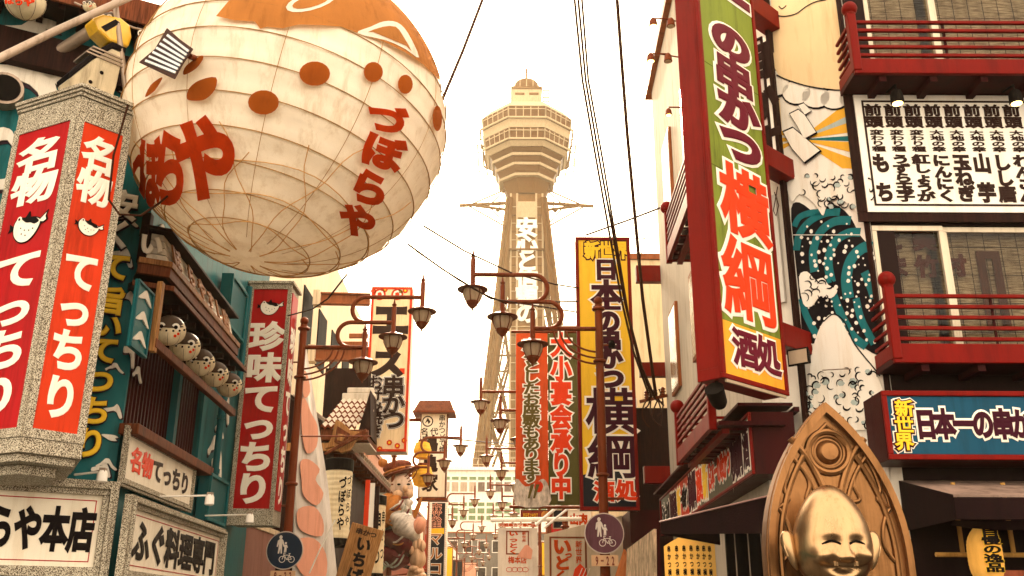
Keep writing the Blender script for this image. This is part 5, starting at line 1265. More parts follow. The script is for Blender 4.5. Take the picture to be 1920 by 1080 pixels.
# stylised wave field: dark body, teal bands, white dots, pale foam with short curls
mp('dark_water', smooth2([(1484, 392), (1500, 380), (1530, 398), (1560, 384), (1580, 392), (1598, 412), (1612, 440), (1632, 465), (1640, 500), (1652, 640), (1650, 668), (1600, 640), (1570, 628), (1540, 640), (1508, 640), (1500, 560), (1490, 470)], 3), MUK, 1)
for pts, w_ in (([(1490, 425), (1500, 408), (1520, 400), (1545, 398)], .07), ([(1494, 470), (1500, 440), (1520, 415), (1550, 400), (1576, 398)], .08), ([(1528, 510), (1526, 470), (1540, 435), (1566, 416), (1596, 414)], .09),
                ([(1560, 530), (1554, 490), (1566, 455), (1590, 438), (1614, 436)], .09), ([(1592, 560), (1588, 520), (1598, 485), (1620, 465), (1636, 464)], .11), ([(1504, 560), (1512, 590), (1530, 625), (1540, 640)], .07), ([(1560, 545), (1578, 590), (1600, 630), (1625, 650)], .08), ([(1606, 560), (1616, 600), (1640, 645)], .07), ([(1622, 510), (1634, 540), (1640, 560)], .08)):
    ms_('teal_band', pts, w_, MUT, 2.2, 6)
rnd = random.Random(5)
b = MB(); cnt = 0
dots = []
while cnt < 130:
    x, y = rnd.uniform(1492, 1648), rnd.uniform(410, 650)
    if y < 410+(1600-x)*.1 or (x < 1500+(y-400)*.05): continue
    if y < 470 and x > 1600: continue
    if any((x-a)**2+(y-c)**2 < 70 for a, c in dots): continue
    dots.append((x, y)); r_ = rnd.uniform(1.4, 4.0); cnt += 1
    b.prism([mq(x+r_*math.cos(k*.9)*rnd.uniform(.8, 1.1), y+r_*math.sin(k*.9)*1.1) for k in range(7)], -.0165, -.0130)
b.build('white_dots', MUW, mu, kind='stuff')
mp('foam', smooth2([(1500, 520), (1515, 510), (1530, 525), (1545, 522), (1555, 535), (1572, 545), (1560, 560), (1540, 556), (1524, 575), (1508, 570)], 3), MUW, 5)
mp('foam_cap', smooth2([(1486, 380), (1500, 365), (1520, 375), (1535, 392), (1545, 405), (1552, 388), (1570, 372), (1600, 390), (1615, 410), (1612, 395), (1634, 400), (1640, 430), (1636, 330), (1560, 318), (1500, 330), (1478, 345)], 3), MUW, 4.5)
mp('wave_ridge', smooth2([(1560, 590), (1578, 600), (1600, 640), (1640, 690), (1666, 760), (1665, 800), (1530, 800), (1520, 700), (1530, 640), (1545, 605)], 3), MUW, 5)
cur = []
for i in range(190):
    zone = i % 3
    if zone == 0: x, y = rnd.uniform(1496, 1634), rnd.uniform(330, 392)
    elif zone == 1: x, y = rnd.uniform(1530, 1650), rnd.uniform(690, 800)
    else: x, y = rnd.uniform(1508, 1556), rnd.uniform(520, 565) if i % 2 else rnd.uniform(700, 790)
    if any((x-a)**2+(y-c)**2 < 55 for a, c in cur): continue
    cur.append((x, y)); s = rnd.uniform(5, 11); a = rnd.uniform(0, 6.28)
    ms_('foam_curl', [(x+s*math.cos(a+k*.75)*(1-k*.08), y+s*math.sin(a+k*.75)*(1-k*.08)) for k in range(5)], rnd.uniform(.010, .02), MUK, 6.2, 2, True)
    if i % 4 == 0: mp('foam_shade', [(x+s*.8*math.cos(k), y+s*.6*math.sin(k)) for k in range(6)], MUBL, 5.6)
ms_('ridge_line', [(1546, 604), (1565, 590), (1585, 604), (1604, 645), (1640, 690), (1652, 706)], .012, MUK, 6.4, 5)
ms_('panel_seam', [(1490, 442), (1616, 442)], .006, MUW, 8, 0)
for k in range(26): # dotted sloping green patch beside the rays
    pass
# drain and trims between mural and white strip
b = MB(); x = FC.q(1452, 75)[0]; lw(b, x-.05, x-.01, -.10, -.002, 2.5, 11.39, FC); b.build('edge_trim', DKWOOD, rb)
b = MB(); x = FC.L; lw(b, x-.045, x-.001, -.05, -.014, 3.0, 9.6, FC); b.build('edge_trim', DKWOOD, rb)
# second white sign seen nearly edge-on behind the big sign
t, q = base(FC, 'white_side_sign', 'narrow white sign with black brush strokes half hidden behind the big red box sign', 'sign', 1432, 270, .30)
x1 = q(1452, 270)[0]; MB().box(-.25, x1, -.03, .03, -.35, 1.25).build('panel', WHITE, t, .005)
frame_parts(t, -.25, x1, -.35, 1.25, .03, .02, DKWOOD, -.031)
for i, ch in enumerate('目かす'): put(t, ch, x1*.45-.03, .95-.5*i, .40, .46, [(.07, BROWNL)], -.036)
b = MB(); x = FC.q(1440, 560)[0]
pan = mat('glazed_white_panel', (.66, .62, .55), .18, var=.1)
lw(b, x-.16, FC.q(1492, 560)[0]-.1, -.04, -.002, 4.7, 5.9, FC); b.build('glazed_panel', pan, rb)

# menu board
t, q = base(FF, 'menu_board', 'wide white menu board with columns of black sumo-style lettering in dark frame', 'sign', 1628, 397, .06)
x1, _ = q(1960, 300); x1 += .5; z1 = q(1628, 178)[1]
MB().box(0, x1, 0, .05, 0, z1).build('panel', WHITE, t)
frame_parts(t, -.10, x1+.1, -.10, z1+.10, .10, .02, DKWOOD, .03)
for (a, c, e, g_) in ((.07, x1-.07, z1-.085, z1-.065), (.07, x1-.07, .065, .085), (.07, .09, .085, z1-.085)): MB().box(a, c, -.005, -.001, e, g_).build('border_line', BROWNL, t)
cols = ['もち', 'うずら玉子', '紅しょうが', 'にんにく', '玉ねぎ', '山芋', 'しし唐', 'れんこん']
pit = .1775*1.0; a_, _ = q(1655, 200); c_, _ = q(1692, 200); pit = (c_-a_)
a0 = q(1650, 190)[0]
for i, cc in enumerate(cols):
    x = .175+pit*i; lx = [(.045, BROWNL)]
    hh = z1-.2
    column(t, '前頭', x, z1-.11, z1-.11-hh*.245, pit*.90, lx, -.004, 1.02)
    column(t, '変わり種' if i < 3 else '大地の幸', x+.01, z1-.13-hh*.245, z1-.13-hh*.47, pit*.70, [(.035, BROWNL)], -.004, 1.0)
    zz0, zz1 = z1-.16-hh*.47, .11
    if len(cc) == 2: zs_ = [zz0-(zz0-zz1)*.19, zz0-(zz0-zz1)*.81]; hs = (zz0-zz1)*.42
    else: zs_ = [zz0-(zz0-zz1)*(k+.5)/len(cc) for k in range(len(cc))]; hs = (zz0-zz1)/len(cc)*1.06
    for k, ch in enumerate(cc): put(t, ch, x+.012+.0*k, zs_[k], pit*.88, hs, [(.06, BROWNL)], -.004)
# red balconies of the front
def balcony(face, x0, x1, z0, z1, dep, label, nr=5, leftpost=True, sl=.0, group=None):
    t = thing('red_balcony', label, 'balcony', tuple(face.w(x0, -dep, z0)), face.rz, group)
    L = x1-x0; H = z1-z0; fh = H*.28
    MB().box(0, L, 0, .05, 0, fh).build('fascia', REDPAINT, t, .008)
    MB().box(.0, L, .052, dep-.003, -.0, .05).build('floor', REDDARK, t)
    for k in range(int(L/.5)): MB().box(.25+k*.5, .32+k*.5, .053, dep-.004, -.06, -.001).build('joist', REDDARK, t)
    MB().box(-.002, .05, .052, dep-.003, 0.051, fh).build('side_fascia', REDPAINT, t, .006)
    n = nr
    for k in range(n):
        z = fh+.05+(H-fh-.05)*k/(n-1)-.02
        MB().box(.07, L, .01, .045, z, z+.035).build('rail', REDPAINT, t, .006)
        MB().box(.008, .04, .08, dep-.003, z, z+.03).build('side_rail', REDPAINT, t, .005)
    MB().box(-.01, .075, -.012, .073, fh*.2, H+.09).build('post', REDPAINT, t, .012)
    MB().ball((.032, .03, H+.155), .078, 16, 12).build('ball_finial', REDPAINT, t, smooth=True)
    MB().lathe([(.05, 0), (.055, .02), (.04, .035)], 12, (.032, .03, H+.08)).build('finial_neck', REDPAINT, t)
    for k in range(1, int(L/.95)+1):
        MB().box(k*.95, k*.95+.02, .046, .06, fh, H).build('upright', REDDARK, t)
    return t
x0 = FF.q(1672, 600, .45)[0]
g_ = 'red lacquer balconies of the corner restaurant'
balcony(FF, x0-.02, 5.9, 3.77, 4.40, .45, 'lower red balcony with ball-topped post, below the window with reed blinds', group=g_)
x0 = FF.q(1603, 100, .45)[0]
balcony(FF, x0-.02, 5.9, 6.70, 7.30, .45, 'upper red balcony with ball-topped post, above the menu board', group=g_)
def streetbalcony(z0, z1, label, Yf, Yn):
    t = thing('red_balcony', label, 'balcony', (1.98, Yf, z0), R(-91.4), g_); L = Yf-Yn; H = z1-z0; dep = .7; fh = H*.3
    MB().box(0, L, 0, .05, 0, fh).build('fascia', REDPAINT, t, .008)
    MB().box(0, .05, .052, dep, 0, fh).build('side_fascia', REDPAINT, t, .006)
    for k in range(9): MB().box(.1+k*.27, .26+k*.27, .06, dep, .0, .04).build('floor_board', REDDARK, t)
    for y in (.12, .38, .62): MB().box(.05, L, y, y+.07, -.05, -.003).build('floor_beam', REDPAINT, t)
    for k in range(5):
        z = fh+.06+(H-fh-.09)*k/4
        MB().box(.07, L, .008, .04, z, z+.035).build('rail', REDPAINT, t, .005); MB().box(.01, .04, .08, dep, z, z+.03).build('side_rail', REDPAINT, t)
    MB().box(-.01, .07, -.01, .07, -.02, H+.05).build('post', REDPAINT, t, .01); MB().ball((.03, .03, H+.12), .085, 14, 10).build('ball_finial', REDPAINT, t, smooth=True)
    MB().box(L-.03, L+.04, -.01, .07, -.02, H+.05).build('post', REDPAINT, t, .01)
streetbalcony(3.38, 3.95, 'red balcony over the street behind the bottom of the big box sign', 11.5, 9.25)
streetbalcony(5.95, 6.58, 'high red balcony beside the dark red flank of the big box sign', 11.5, 9.4)
# windows on the street wall
for k, (s0, z0_, w_, h_) in enumerate(((1.2, 8.0, .9, 1.5), (3.2, 5.1, .8, 1.3), (1.0, 5.1, .8, 1.4), (3.4, 8.0, .8, 1.4))):
    f = bpy.data.objects.new('window', None); COL.objects.link(f); f.parent = rb
    b = MB(); lw(b, s0, s0+w_, -.05, -.002, z0_, z0_+h_, FR); b.build('window_frame', IRONB, f); b = MB(); lw(b, s0+.05, s0+w_-.05, -.056, -.051, z0_+.05, z0_+h_-.05, FR); b.build('pane', mat('warm_glass', (.30, .2, .1), .15), f)
# spot lamps along the roof of the street wall
def clamp_lamp(label, px, py, X, s=1.0):
    r_ = ray(px, py); Y = X/(r_.x/r_.y); p = P(px, py, Y)
    t = thing('spot_lamp', label, 'lamp', tuple(p), 0, 'paired spot lamps on the white street wall')
    for d in (-.13, .13):
        MB().lathe([(.03*s, .08*s), (.055*s, .04*s), (.065*s, -.05*s), (.055*s, -.052*s)], 12, (d, 0, -.05)).build('lamp_head', IRON, t, smooth=True)
        MB().lathe([(.05*s, -.056*s), (.05*s, -.053*s)], 12, (d, 0, -.05)).build('lens', BULB if d < 0 else FROST, t)
    MB().tube([(-.13, 0, .03), (.13, 0, .03)], .012, 6).build('bar', IRON, t); MB().tube([(0, 0, .03), (.5, .1, .0)], .012, 6).build('arm', IRON, t)
clamp_lamp('pair of small spot lamps at the top of the white street wall', 1241, 38, 2.2); clamp_lamp('pair of small spot lamps below the other pair on the white street wall', 1236, 104, 2.2)
clamp_lamp('small spot lamp pair beside the dark red flank of the big sign', 1272, 205, 2.15, .7)
def hang_lamp(label, px, py, d):
    x, z = FF.q(px, py, d); t = thing('spot_lamp', label, 'lamp', tuple(FF.w(x, -d, z)), 0, 'small lit spot lamps over the menu board')
    MB().lathe([(.045, .13), (.06, .10), (.065, .0), (.058, -.002)], 14).build('lamp_head', DARK, t, smooth=True)
    MB().lathe([(.05, -.012), (.05, -.004)], 12).build('bulb', BULB, t); MB().tube([(0, 0, .13), (0, .0, .2), (0, .2, .24)], .012, 6).build('bracket', DARK, t)
hang_lamp('small lit spot lamp over the second column of the menu board', 1683, 193, .32); hang_lamp('small lit spot lamp over the menu board at the right edge of the view', 1906, 193, .32)

# blue sign above the entrance
BY = 8.21
t, w, H, q = None, None, None, None
a = P(1655, 735, BY); zt, zb = P(1700, 733, BY).z, P(1700, 862, BY).z
t = thing('blue_shop_sign', 'long blue sign 新世界 日本一の串か in dark red box frame above the dark awning', 'sign', (a.x-.02, BY, zb)); w, H = 4.4, zt-zb
MB().box(0, w, .012, .44, 0, H).build('box', REDDARK, t, .008); MB().box(.05, w-.05, 0, .0115, .05, H-.05).build('panel', BLUE, t); frame_parts(t, 0, w, 0, H, .045, .03, REDPAINT, .011)
q = lambda x, y: (P(x, y, BY).x-a.x+.02, P(x, y, BY).z-zb)
for ch, y_ in zip('新世界', (767, 798, 829)):
    x, z = q(1694, y_); put(t, ch, x, z, .165, .155, [(.17, IVORY), (.11, MAROON), (.035, YELL)], -.005, .0045)
for ch, x_, hp in zip('日本一の串かつ横綱', (1735, 1770, 1806, 1842, 1879, 1914, 1950, 1990, 2030), (1,)*9):
    x, z = q(x_, 796); put(t, ch, x, z, .185, .27, [(.13, IVORY), (.055, MAROON)], -.005, .0045)
# dark awnings
def awning(name, label, A, B_, zt, zb, dep, zback, m=DARKCLOTH):
    f = Face(A, B_); t = thing(name, label, 'awning', (A[0], A[1], zb[0]), f.rz); L = f.L; o = zb[0]
    MB().hexa([(0, 0, 0), (L, 0, zb[1]-o), (L, .03, zb[1]-o), (0, .03, 0), (0, 0, zt[0]-o), (L, 0, zt[1]-o), (L, .03, zt[1]-o), (0, .03, zt[0]-o)]).build('valance', m, t, .005)
    n = 6
    for k in range(n):
        x0_, x1_ = L*k/n, L*(k+1)/n; za = zt[0]+(zt[1]-zt[0])*k/n-o; zc = zt[0]+(zt[1]-zt[0])*(k+1)/n-o; zk0 = zback[0]+(zback[1]-zback[0])*k/n-o; zk1 = zback[0]+(zback[1]-zback[0])*(k+1)/n-o
        MB().hexa([(x0_, .031, za-.03), (x1_-.004, .031, zc-.03), (x1_-.004, dep, zk1-.03), (x0_, dep, zk0-.03), (x0_, .0, za), (x1_-.004, .0, zc), (x1_-.004, dep, zk1), (x0_, dep, zk0)]).build('cloth_panel', m, t)
    MB().prism([(0, 0), (.01, 0), (.01, .01), (0, .01)], 0, .01)
    b = MB(); b.add([(0, .0, 0), (0, .0, zt[0]-o), (0, dep, zback[0]-o), (0, dep, zback[0]-o-.3)], [(0, 1, 2, 3)]); b.build('end_flap', m, t)
    MB().tube([(0.02, .05, .02), (L-.02, .05, zb[1]-o+.02)], .015, 6).build('front_bar', STEEL, t)
    MB().tube([(0, -.01, zt[0]-o+.005), (L, -.01, zt[1]-o+.005)], .008, 6).build('piping', mat('awning_edge', (.30, .17, .15), .5), t)
    return t
awning('black_awning', 'black cloth awning on the street corner, left of the bronze niche', (1.43, 9.4), (2.25, 8.05), (2.50, 2.61), (2.39, 2.29), .75, (2.62, 2.8))
AWT = mat('awning_top_cloth', (.22, .15, .12), .7, var=.35, bump=.1)  # top panels get a paler cloth colour than the valance
t = thing('wide_awning', 'wide dark awning with a pale top below the blue sign', 'awning', (3.45, 7.6, 2.36))
MB().hexa([(0, 0, 0), (4.5, 0, 0), (4.5, .03, 0), (0, .03, 0), (0, 0, .17), (4.5, 0, .17), (4.5, .03, .17), (0, .03, .17)]).build('valance', DARKCLOTH, t, .006)
for k in range(5): MB().hexa([(k*.9, .0, .172), (k*.9+.895, .0, .172), (k*.9+.895, 1.03, .42), (k*.9, 1.03, .42), (k*.9, .0, .19), (k*.9+.895, .0, .19), (k*.9+.895, 1.03, .44), (k*.9, 1.03, .44)]).build('cloth_panel', AWT, t)
b = MB(); b.add([(-.001, 0, 0), (-.001, 0, .19), (-.001, 1.03, .44), (-.001, 1.03, .0)], [(0, 1, 2, 3)]); b.build('end_flap', DARKCLOTH, t)
b = MB()
for k in range(24): b.add([(k*.19, .05+.03*math.sin(k*1.3), 0), (k*.19+.19, .05+.03*math.sin(k*1.3+1.3), 0), (k*.19+.19, .12+.05*math.sin(k*1.3+1.3), -.05-.02*math.sin(k)), (k*.19, .12+.05*math.sin(k*1.3), -.05-.02*math.sin(k-1))], [(0, 1, 2, 3)])
b.build('hanging_hem', DARKCLOTH, t)
# entrance under the awning: bamboo bars and lantern
BAM = mat('bamboo', (.50, .27, .07), .45, var=.2)
t = thing('bamboo_screen', 'bamboo rail and uprights under the wide awning behind the yellow lantern', 'screen', (3.5, 8.3, 0))
zr = P(1780, 1040, 8.3).z; MB().tube([(.05, 0, zr), (4.3, 0, zr)], .020, 8).build('rail', BAM, t, smooth=True)
for px in (1803, 1898, 1993): x = P(px, 1000, 8.3).x-3.5; MB().tube([(x, .03, zr-.0), (x, .03, zr+.6)], .02, 8).build('upright', BAM, t, smooth=True)
for z in (.9, 1.3, 1.75): MB().box(0, 4.4, .1, .14, z, z+.05).build('dark_bar', DKWOOD, t)
MB().box(0, 4.5, .2, .3, 0, 1.9).build('red_panel', REDDARK, t)
MB().box(.5, 3.2, .06, .09, zr-.30, zr-.12).build('menu_strip', mat('menu_strip', (.38, .10, .05), .6, var=.4, scale=8), t)
p = P(1856, 1100, 7.95)
t = thing('lit_lantern', 'yellow oval paper lantern with black characters 自慢の逸品 under the wide awning', 'lantern', tuple(p))
Hh = P(1856, 988, 7.95).z-p.z; r0 = .132; n = 30
MB().lathe([(r0*(1-.62*abs(2*k/n-1)**3.2)*(1 if k % 2 else .985), Hh*k/n) for k in range(n+1)], 24).build('paper_body', LIT, t, smooth=True)
MB().lathe([(r0*.45, Hh), (r0*.45, Hh+.05)], 16).build('top_ring', DARK, t)
for ch, f in zip('自慢の逸品', (.90, .75, .60, .45, .30)): put(t, ch, .0, Hh*f, .15, Hh*.155, [(.075, YELL), (.045, BLACK)], -r0*.995-.002, .002)
MB().tube([(0, 0, Hh+.05), (0, 0, Hh+.2)], .006, 5).build('cord', DARK, t)
# dark lattice left of the niche and lit paper lantern row under the black awning
t = thing('lattice_window', 'dark window with thin pale bars under the black awning', 'window', (2.12, 9.75, 1.5))
MB().box(0, 1.0, .0, .05, -1.5, 1.0).build('dark_panel', DARK, t)
for k in range(7): MB().tube([(.08+k*.13, -.03, -.2), (.08+k*.13, -.03, 1.0)], .006, 5).build('bar', STEEL, t)
MB().box(0, 1.0, -.06, -.035, .3, .335).build('cross_rail', mat('bamboo_light', (.40, .28, .16), .5), t)
p = P(1248, 1100, 10.0); q2 = P(1345, 1100, 10.0); zt = P(1300, 1004, 10.0).z
t = thing('lit_paper_screen', 'yellow lit paper screen with columns of black writing under the black awning', 'screen', (p.x, 10.0, p.z)); w = q2.x-p.x; H = zt-p.z
n = 16; pr2 = [(w*k/n, -.16*math.sin(math.pi*k/n)) for k in range(n+1)]
b = MB(); b.add([(x, y, 0) for x, y in pr2]+[(x, y, H*(.78+.22*math.sin(min(1, k/8)*1.57))) for k, (x, y) in enumerate(pr2)], [(k, k+1, n+2+k, n+1+k) for k in range(n)]); b.build('paper', LIT, t, smooth=True)
for k in range(7):
    x = w*(.08+.13*k); 
    for i, ch in enumerate('串かつ横綱'[:5]): put(t, ch, x, H*(.72-.15*i), w*.07, H*.13, [(.04, BLACK)], -.16*math.sin(math.pi*(.08+.13*k))-.012)
MB().box(-.02, w, -.02, .03, -.6, 0).build('base', DKWOOD, t)

# ---------------------------------------------------------------- big sign  横綱
S0 = Vector((1.81, 8.0)); S1 = Vector((2.57, 8.71)); FS = Face(S0, S1)
zb = 3.58; H = 4.4; w = FS.L
t = thing('large_box_sign', 'largest tall red-framed box sign, green over orange, reading の串かつ横綱 酒処', 'sign', (S0.x, S0.y, zb), FS.rz)
MB().box(0, w, .03, .27, 0, H).build('box', REDPAINT, t, .006)
frame_parts(t, 0, w, 0, H, .045, .035, REDPAINT, .029)
q = lambda x, y: (FS.q(x, y)[0], FS.q(x, y)[1]-zb)
zs_ = q(1420, 620)[1]
MB().box(.046, w-.046, .012, .029, zs_+.001, H-.046).build('panel', GREEN, t); MB().box(.046, w-.046, .012, .029, .046, zs_).build('panel', mat('panel_amber', (.85, .36, .03), .4, var=.08), t)
MB().box(-.004, -.0005, .05, .25, .1, H-.1).build('side_panel', REDPAINT, t)
PUR = mat('letter_purple', (.12, .006, .02), .4, var=.1, bump=0)
def bigc(ch, px, py, wm, hm, inner, ob=.115, ib=.05): x, z = q(px, py); put(t, ch, x, z, wm, hm, [(ob, IVORY), (ib, inner)], .008, .006)
bigc('横', 1398, 385, .82, .74, REDL, .085, .040); bigc('綱', 1406, 530, .88, .82, REDL, .070, .026)
for ch, px, py, h in (('日', 1360, -190, .5), ('本', 1362, -90, .5), ('一', 1368, -8, .46), ('の', 1371, 80, .40), ('串', 1377, 145, .42), ('か', 1385, 208, .42), ('つ', 1391, 274, .42)): bigc(ch, px, py, .70, h*1.06, PUR, .13 if ch != '串' else .10, .07 if ch != '串' else .045)
x_, z_ = q(1396, 655); 
bigc('酒', 1398, 655, .40, .36, PUR, .10, .04); bigc('処', 1441, 668, .40, .36, PUR, .10, .04)
MB().box(.05, w-.05, .0, .02, -.03, -.004).build('lower_tube', FROST, t)
for z in (1.0, 2.05, 3.15): MB().box(.047, w-.047, .0105, .0118, z, z+.004).build('panel_joint', DKWOOD, t)
for z in [.2+.5*k for k in range(9)]:
    for x in (.022, w-.022): MB().lathe([(.008, -.010), (.009, -.006)], 8, (x, 0, z), 'y').build('bolt', IRON, t)
g2 = 'red arms carrying the big sign'
for lab, py in (('top', 40), ('middle', 325), ('bottom', 650)):
    z0_ = FS.q(1440, py+0)[1]; zc = {'top': FS.q(1455, 22)[1], 'middle': FS.q(1475, 300)[1], 'bottom': FS.q(1500, 628)[1]}[lab]
    dirv = Vector((FS.ex.x, FS.ex.y, 0)); a = Vector((S1.x, S1.y, zc))+dirv*.003; o = thing('red_sign_arm', 'red box beam joining the big sign to the mural wall, %s of three' % lab, 'beam', tuple(a), FS.rz, g2)
    MB().box(0, .63, .05, .24, -.13, .10).build('beam', REDPAINT, o, .006)
def flood(label, pos, rz, tilt):
    o = thing('flood_lamp', label, 'lamp', tuple(pos), rz); b = MB(); b.lathe([(.05, -.10), (.07, -.06), (.085, .10), (.075, .102)], 14, axis='y'); x = b.build('lamp_head', DARK, o, smooth=True); x.rotation_euler = (tilt, 0, 0)
    MB().tube([(0, 0, 0), (0, .0, .16)], .015, 6).build('bracket', DARK, o)
flood('black flood lamp below the bottom left corner of the big sign', P(1345, 745, 8.15), R(150), R(40)); 
fl = thing('flood_lamp', 'square grey flood lamp under the lowest red arm', 'lamp', tuple(P(1500, 668, 8.9)), R(-40))
MB().hexa([(-.11, -.05, -.10), (.11, -.05, -.10), (.08, .06, -.07), (-.08, .06, -.07), (-.11, -.05, .07), (.11, -.05, .07), (.08, .06, .05), (-.08, .06, .05)]).build('housing', DARK, fl, .008); MB().box(-.09, .09, -.058, -.051, -.08, .05).build('lens', FROST, fl)
tag(MB().tube([P(1542, 694, 9.0), P(1580, 692, 8.85), P(1596, 692, 8.75)], .006, 5).build('thin_rod', STEEL), 'thin grey rod fixed across the white part of the mural', 'rod')
tag(MB().tube([P(1452, 360, 8.8), P(1460, 385, 8.8), P(1455, 405, 8.8), P(1450, 395, 8.8), P(1458, 350, 8.8)], .005, 5).build('loose_cable', WIRE), 'loose looping cable below the middle red arm', 'cable')

# ---------------------------------------------------------------- long banner sign along the street
FB = Face((2.3+.024*7.0, 16.18), (2.3, 9.18)); zb, zt = 2.93, 3.53
t = thing('street_banner_sign', 'long lettered sign box running away along the street under the red balcony', 'sign', (FB.A.x, FB.A.y, zb), FB.rz); L = FB.L; H = zt-zb
MB().box(0, L, .02, .43, 0, H).build('box', REDDARK, t, .006); frame_parts(t, 0, L, 0, H, .035, .03, REDPAINT, .019)
DG = mat('panel_grey_green', (.10, .11, .07), .4, var=.3)
segs = [(.96, 1.0, None), (.55, .99, DG), (.30, .549, ORANGE), (.16, .299, RED), (.02, .159, DG)]
for a, c, m_ in segs[1:]: MB().box(L*a, L*c-.004, .006, .0185, .036, H-.036).build('panel', m_, t)
def seg(a, c, s_, hh, inner, o=.12):
    n = len(s_); st = L*(c-a)/n
    for i, ch in enumerate(s_): put(t, ch, L*a+st*(i+.5), H*.5, st*1.05, hh, [(o, IVORY), (.045, inner)], .002, .0035)
seg(.945, .985, '酒', .44, MAROON); seg(.855, .94, '横綱', .50, MAROON); seg(.66, .85, '日本一の串かつ', .34, REDL); seg(.60, .65, '新', .46, YELL)
seg(.53, .595, '酒処', .42, REDL); seg(.43, .525, '横綱', .50, MAROON); seg(.33, .425, '一の串かつ', .34, BLACK); seg(.28, .325, '新', .4, YELL); seg(.17, .275, '横綱酒処', .42, MAROON); seg(.03, .16, '日本一の串', .32, BLACK)
o = MB(); o.box(0, L, .44, .49, H+.003, H+.05); o.build('top_ledge', REDDARK, t)
MB().box(0, L, -.1, .43, H+.06, H+.09).build('top_board', REDDARK, t)
# ---------------------------------------------------------------- bronze niche with a generic laughing figure
NY = 7.0
nc = P(1565, 900, NY); zT = P(1556, 757, NY).z; 
t = thing('bronze_niche', 'pointed gothic niche of aged bronze carved with ribs, a ring and cusped arches', 'niche', (2.31, NY, 0))
hw = .505
def archpts(hw, ztop, spring, zb_, n=14):
    # pointed arch: two arcs meeting at the top
    h = ztop-spring; Rr_ = (hw*hw+h*h)/(2*hw); pts = [(hw, zb_)]
    a1 = math.asin(min(1, h/Rr_))
    for k in range(n+1):
        a = a1*k/n; pts.append((hw-Rr_+Rr_*math.cos(a), spring+Rr_*math.sin(a)))
    pts += [(-x, z) for x, z in pts[::-1][1:]]
    return pts
SP = zT-1.12
outer = archpts(hw, zT, SP, .3); mid = archpts(hw-.045, zT-.075, SP, .3); inn = archpts(hw-.10, zT-.16, SP, .3)
MB().prism(outer, .0, .16).build('back_slab', BRONZE, t, .012)
def rim(name, A_, B_, y0, y1):
    b = MB(); n = len(A_)
    for i in range(n-1): b.hexa([(A_[i][0], y0, A_[i][1]), (B_[i][0], y0, B_[i][1]), (B_[i][0], y1, B_[i][1]), (A_[i][0], y1, A_[i][1]), (A_[i+1][0], y0, A_[i+1][1]), (B_[i+1][0], y0, B_[i+1][1]), (B_[i+1][0], y1, B_[i+1][1]), (A_[i+1][0], y1, A_[i+1][1])])
    return b.build(name, BRONZE, t, smooth=False)
rim('outer_rim', outer, mid, -.06, -.001); 
def rod(name, pts, r_): return MB().tube([(x, -.005, z) for x, z in pts], r_, 8).build(name, BRONZE, t, smooth=True)
rod('inner_moulding', inn, .022); rod('edge_moulding', [( x*.985, z-.004) for x, z in outer], .014)
cz = zT-.36
for r_, th in ((.15, .026), (.115, .012)): rod('ring', [(r_*math.cos(k*math.pi/14), cz+r_*math.sin(k*math.pi/14)) for k in range(29)], th)
MB().lathe([(.001, -.05), (.06, -.045), (.085, -.02), (.09, 0)], 24, (0, 0, cz), 'y').build('boss', BRONZE, t, smooth=True)
for s in (-1, 1):
    rod('rib', smooth2([(s*-.0+s*.02, SP+.25), (s*.06, SP+.48), (s*.15, SP+.70), (s*.27, SP+.86)], 5, False), .026); rod('rib', smooth2([(s*.075, SP+.22), (s*.11, SP+.44), (s*.19, SP+.62), (s*.30, SP+.76)], 5, False), .017)
    rod('cusp', smooth2([(s*.11, SP+.40), (s*.19, SP+.42), (s*.16, SP+.52), (s*.18, SP+.60), (s*.25, SP+.70), (s*.30, SP+.66), (s*.345, SP+.50), (s*.32, SP+.42), (s*.40, SP+.36)], 5, False), .016)
    rod('cusp', smooth2([(s*.40, SP+.36), (s*.36, SP+.30), (s*.33, SP+.20), (s*.33, SP+.10), (s*.37, SP+.02), (s*.41, SP-.02)], 5, False), .016)
    rod('cusp', smooth2([(s*.345, SP+.50), (s*.38, SP+.46), (s*.40, SP+.36)], 4, False), .009)
MB().box(-.6, .6, -.55, .3, 0, .3).build('plinth', BRONZE, t, .02)
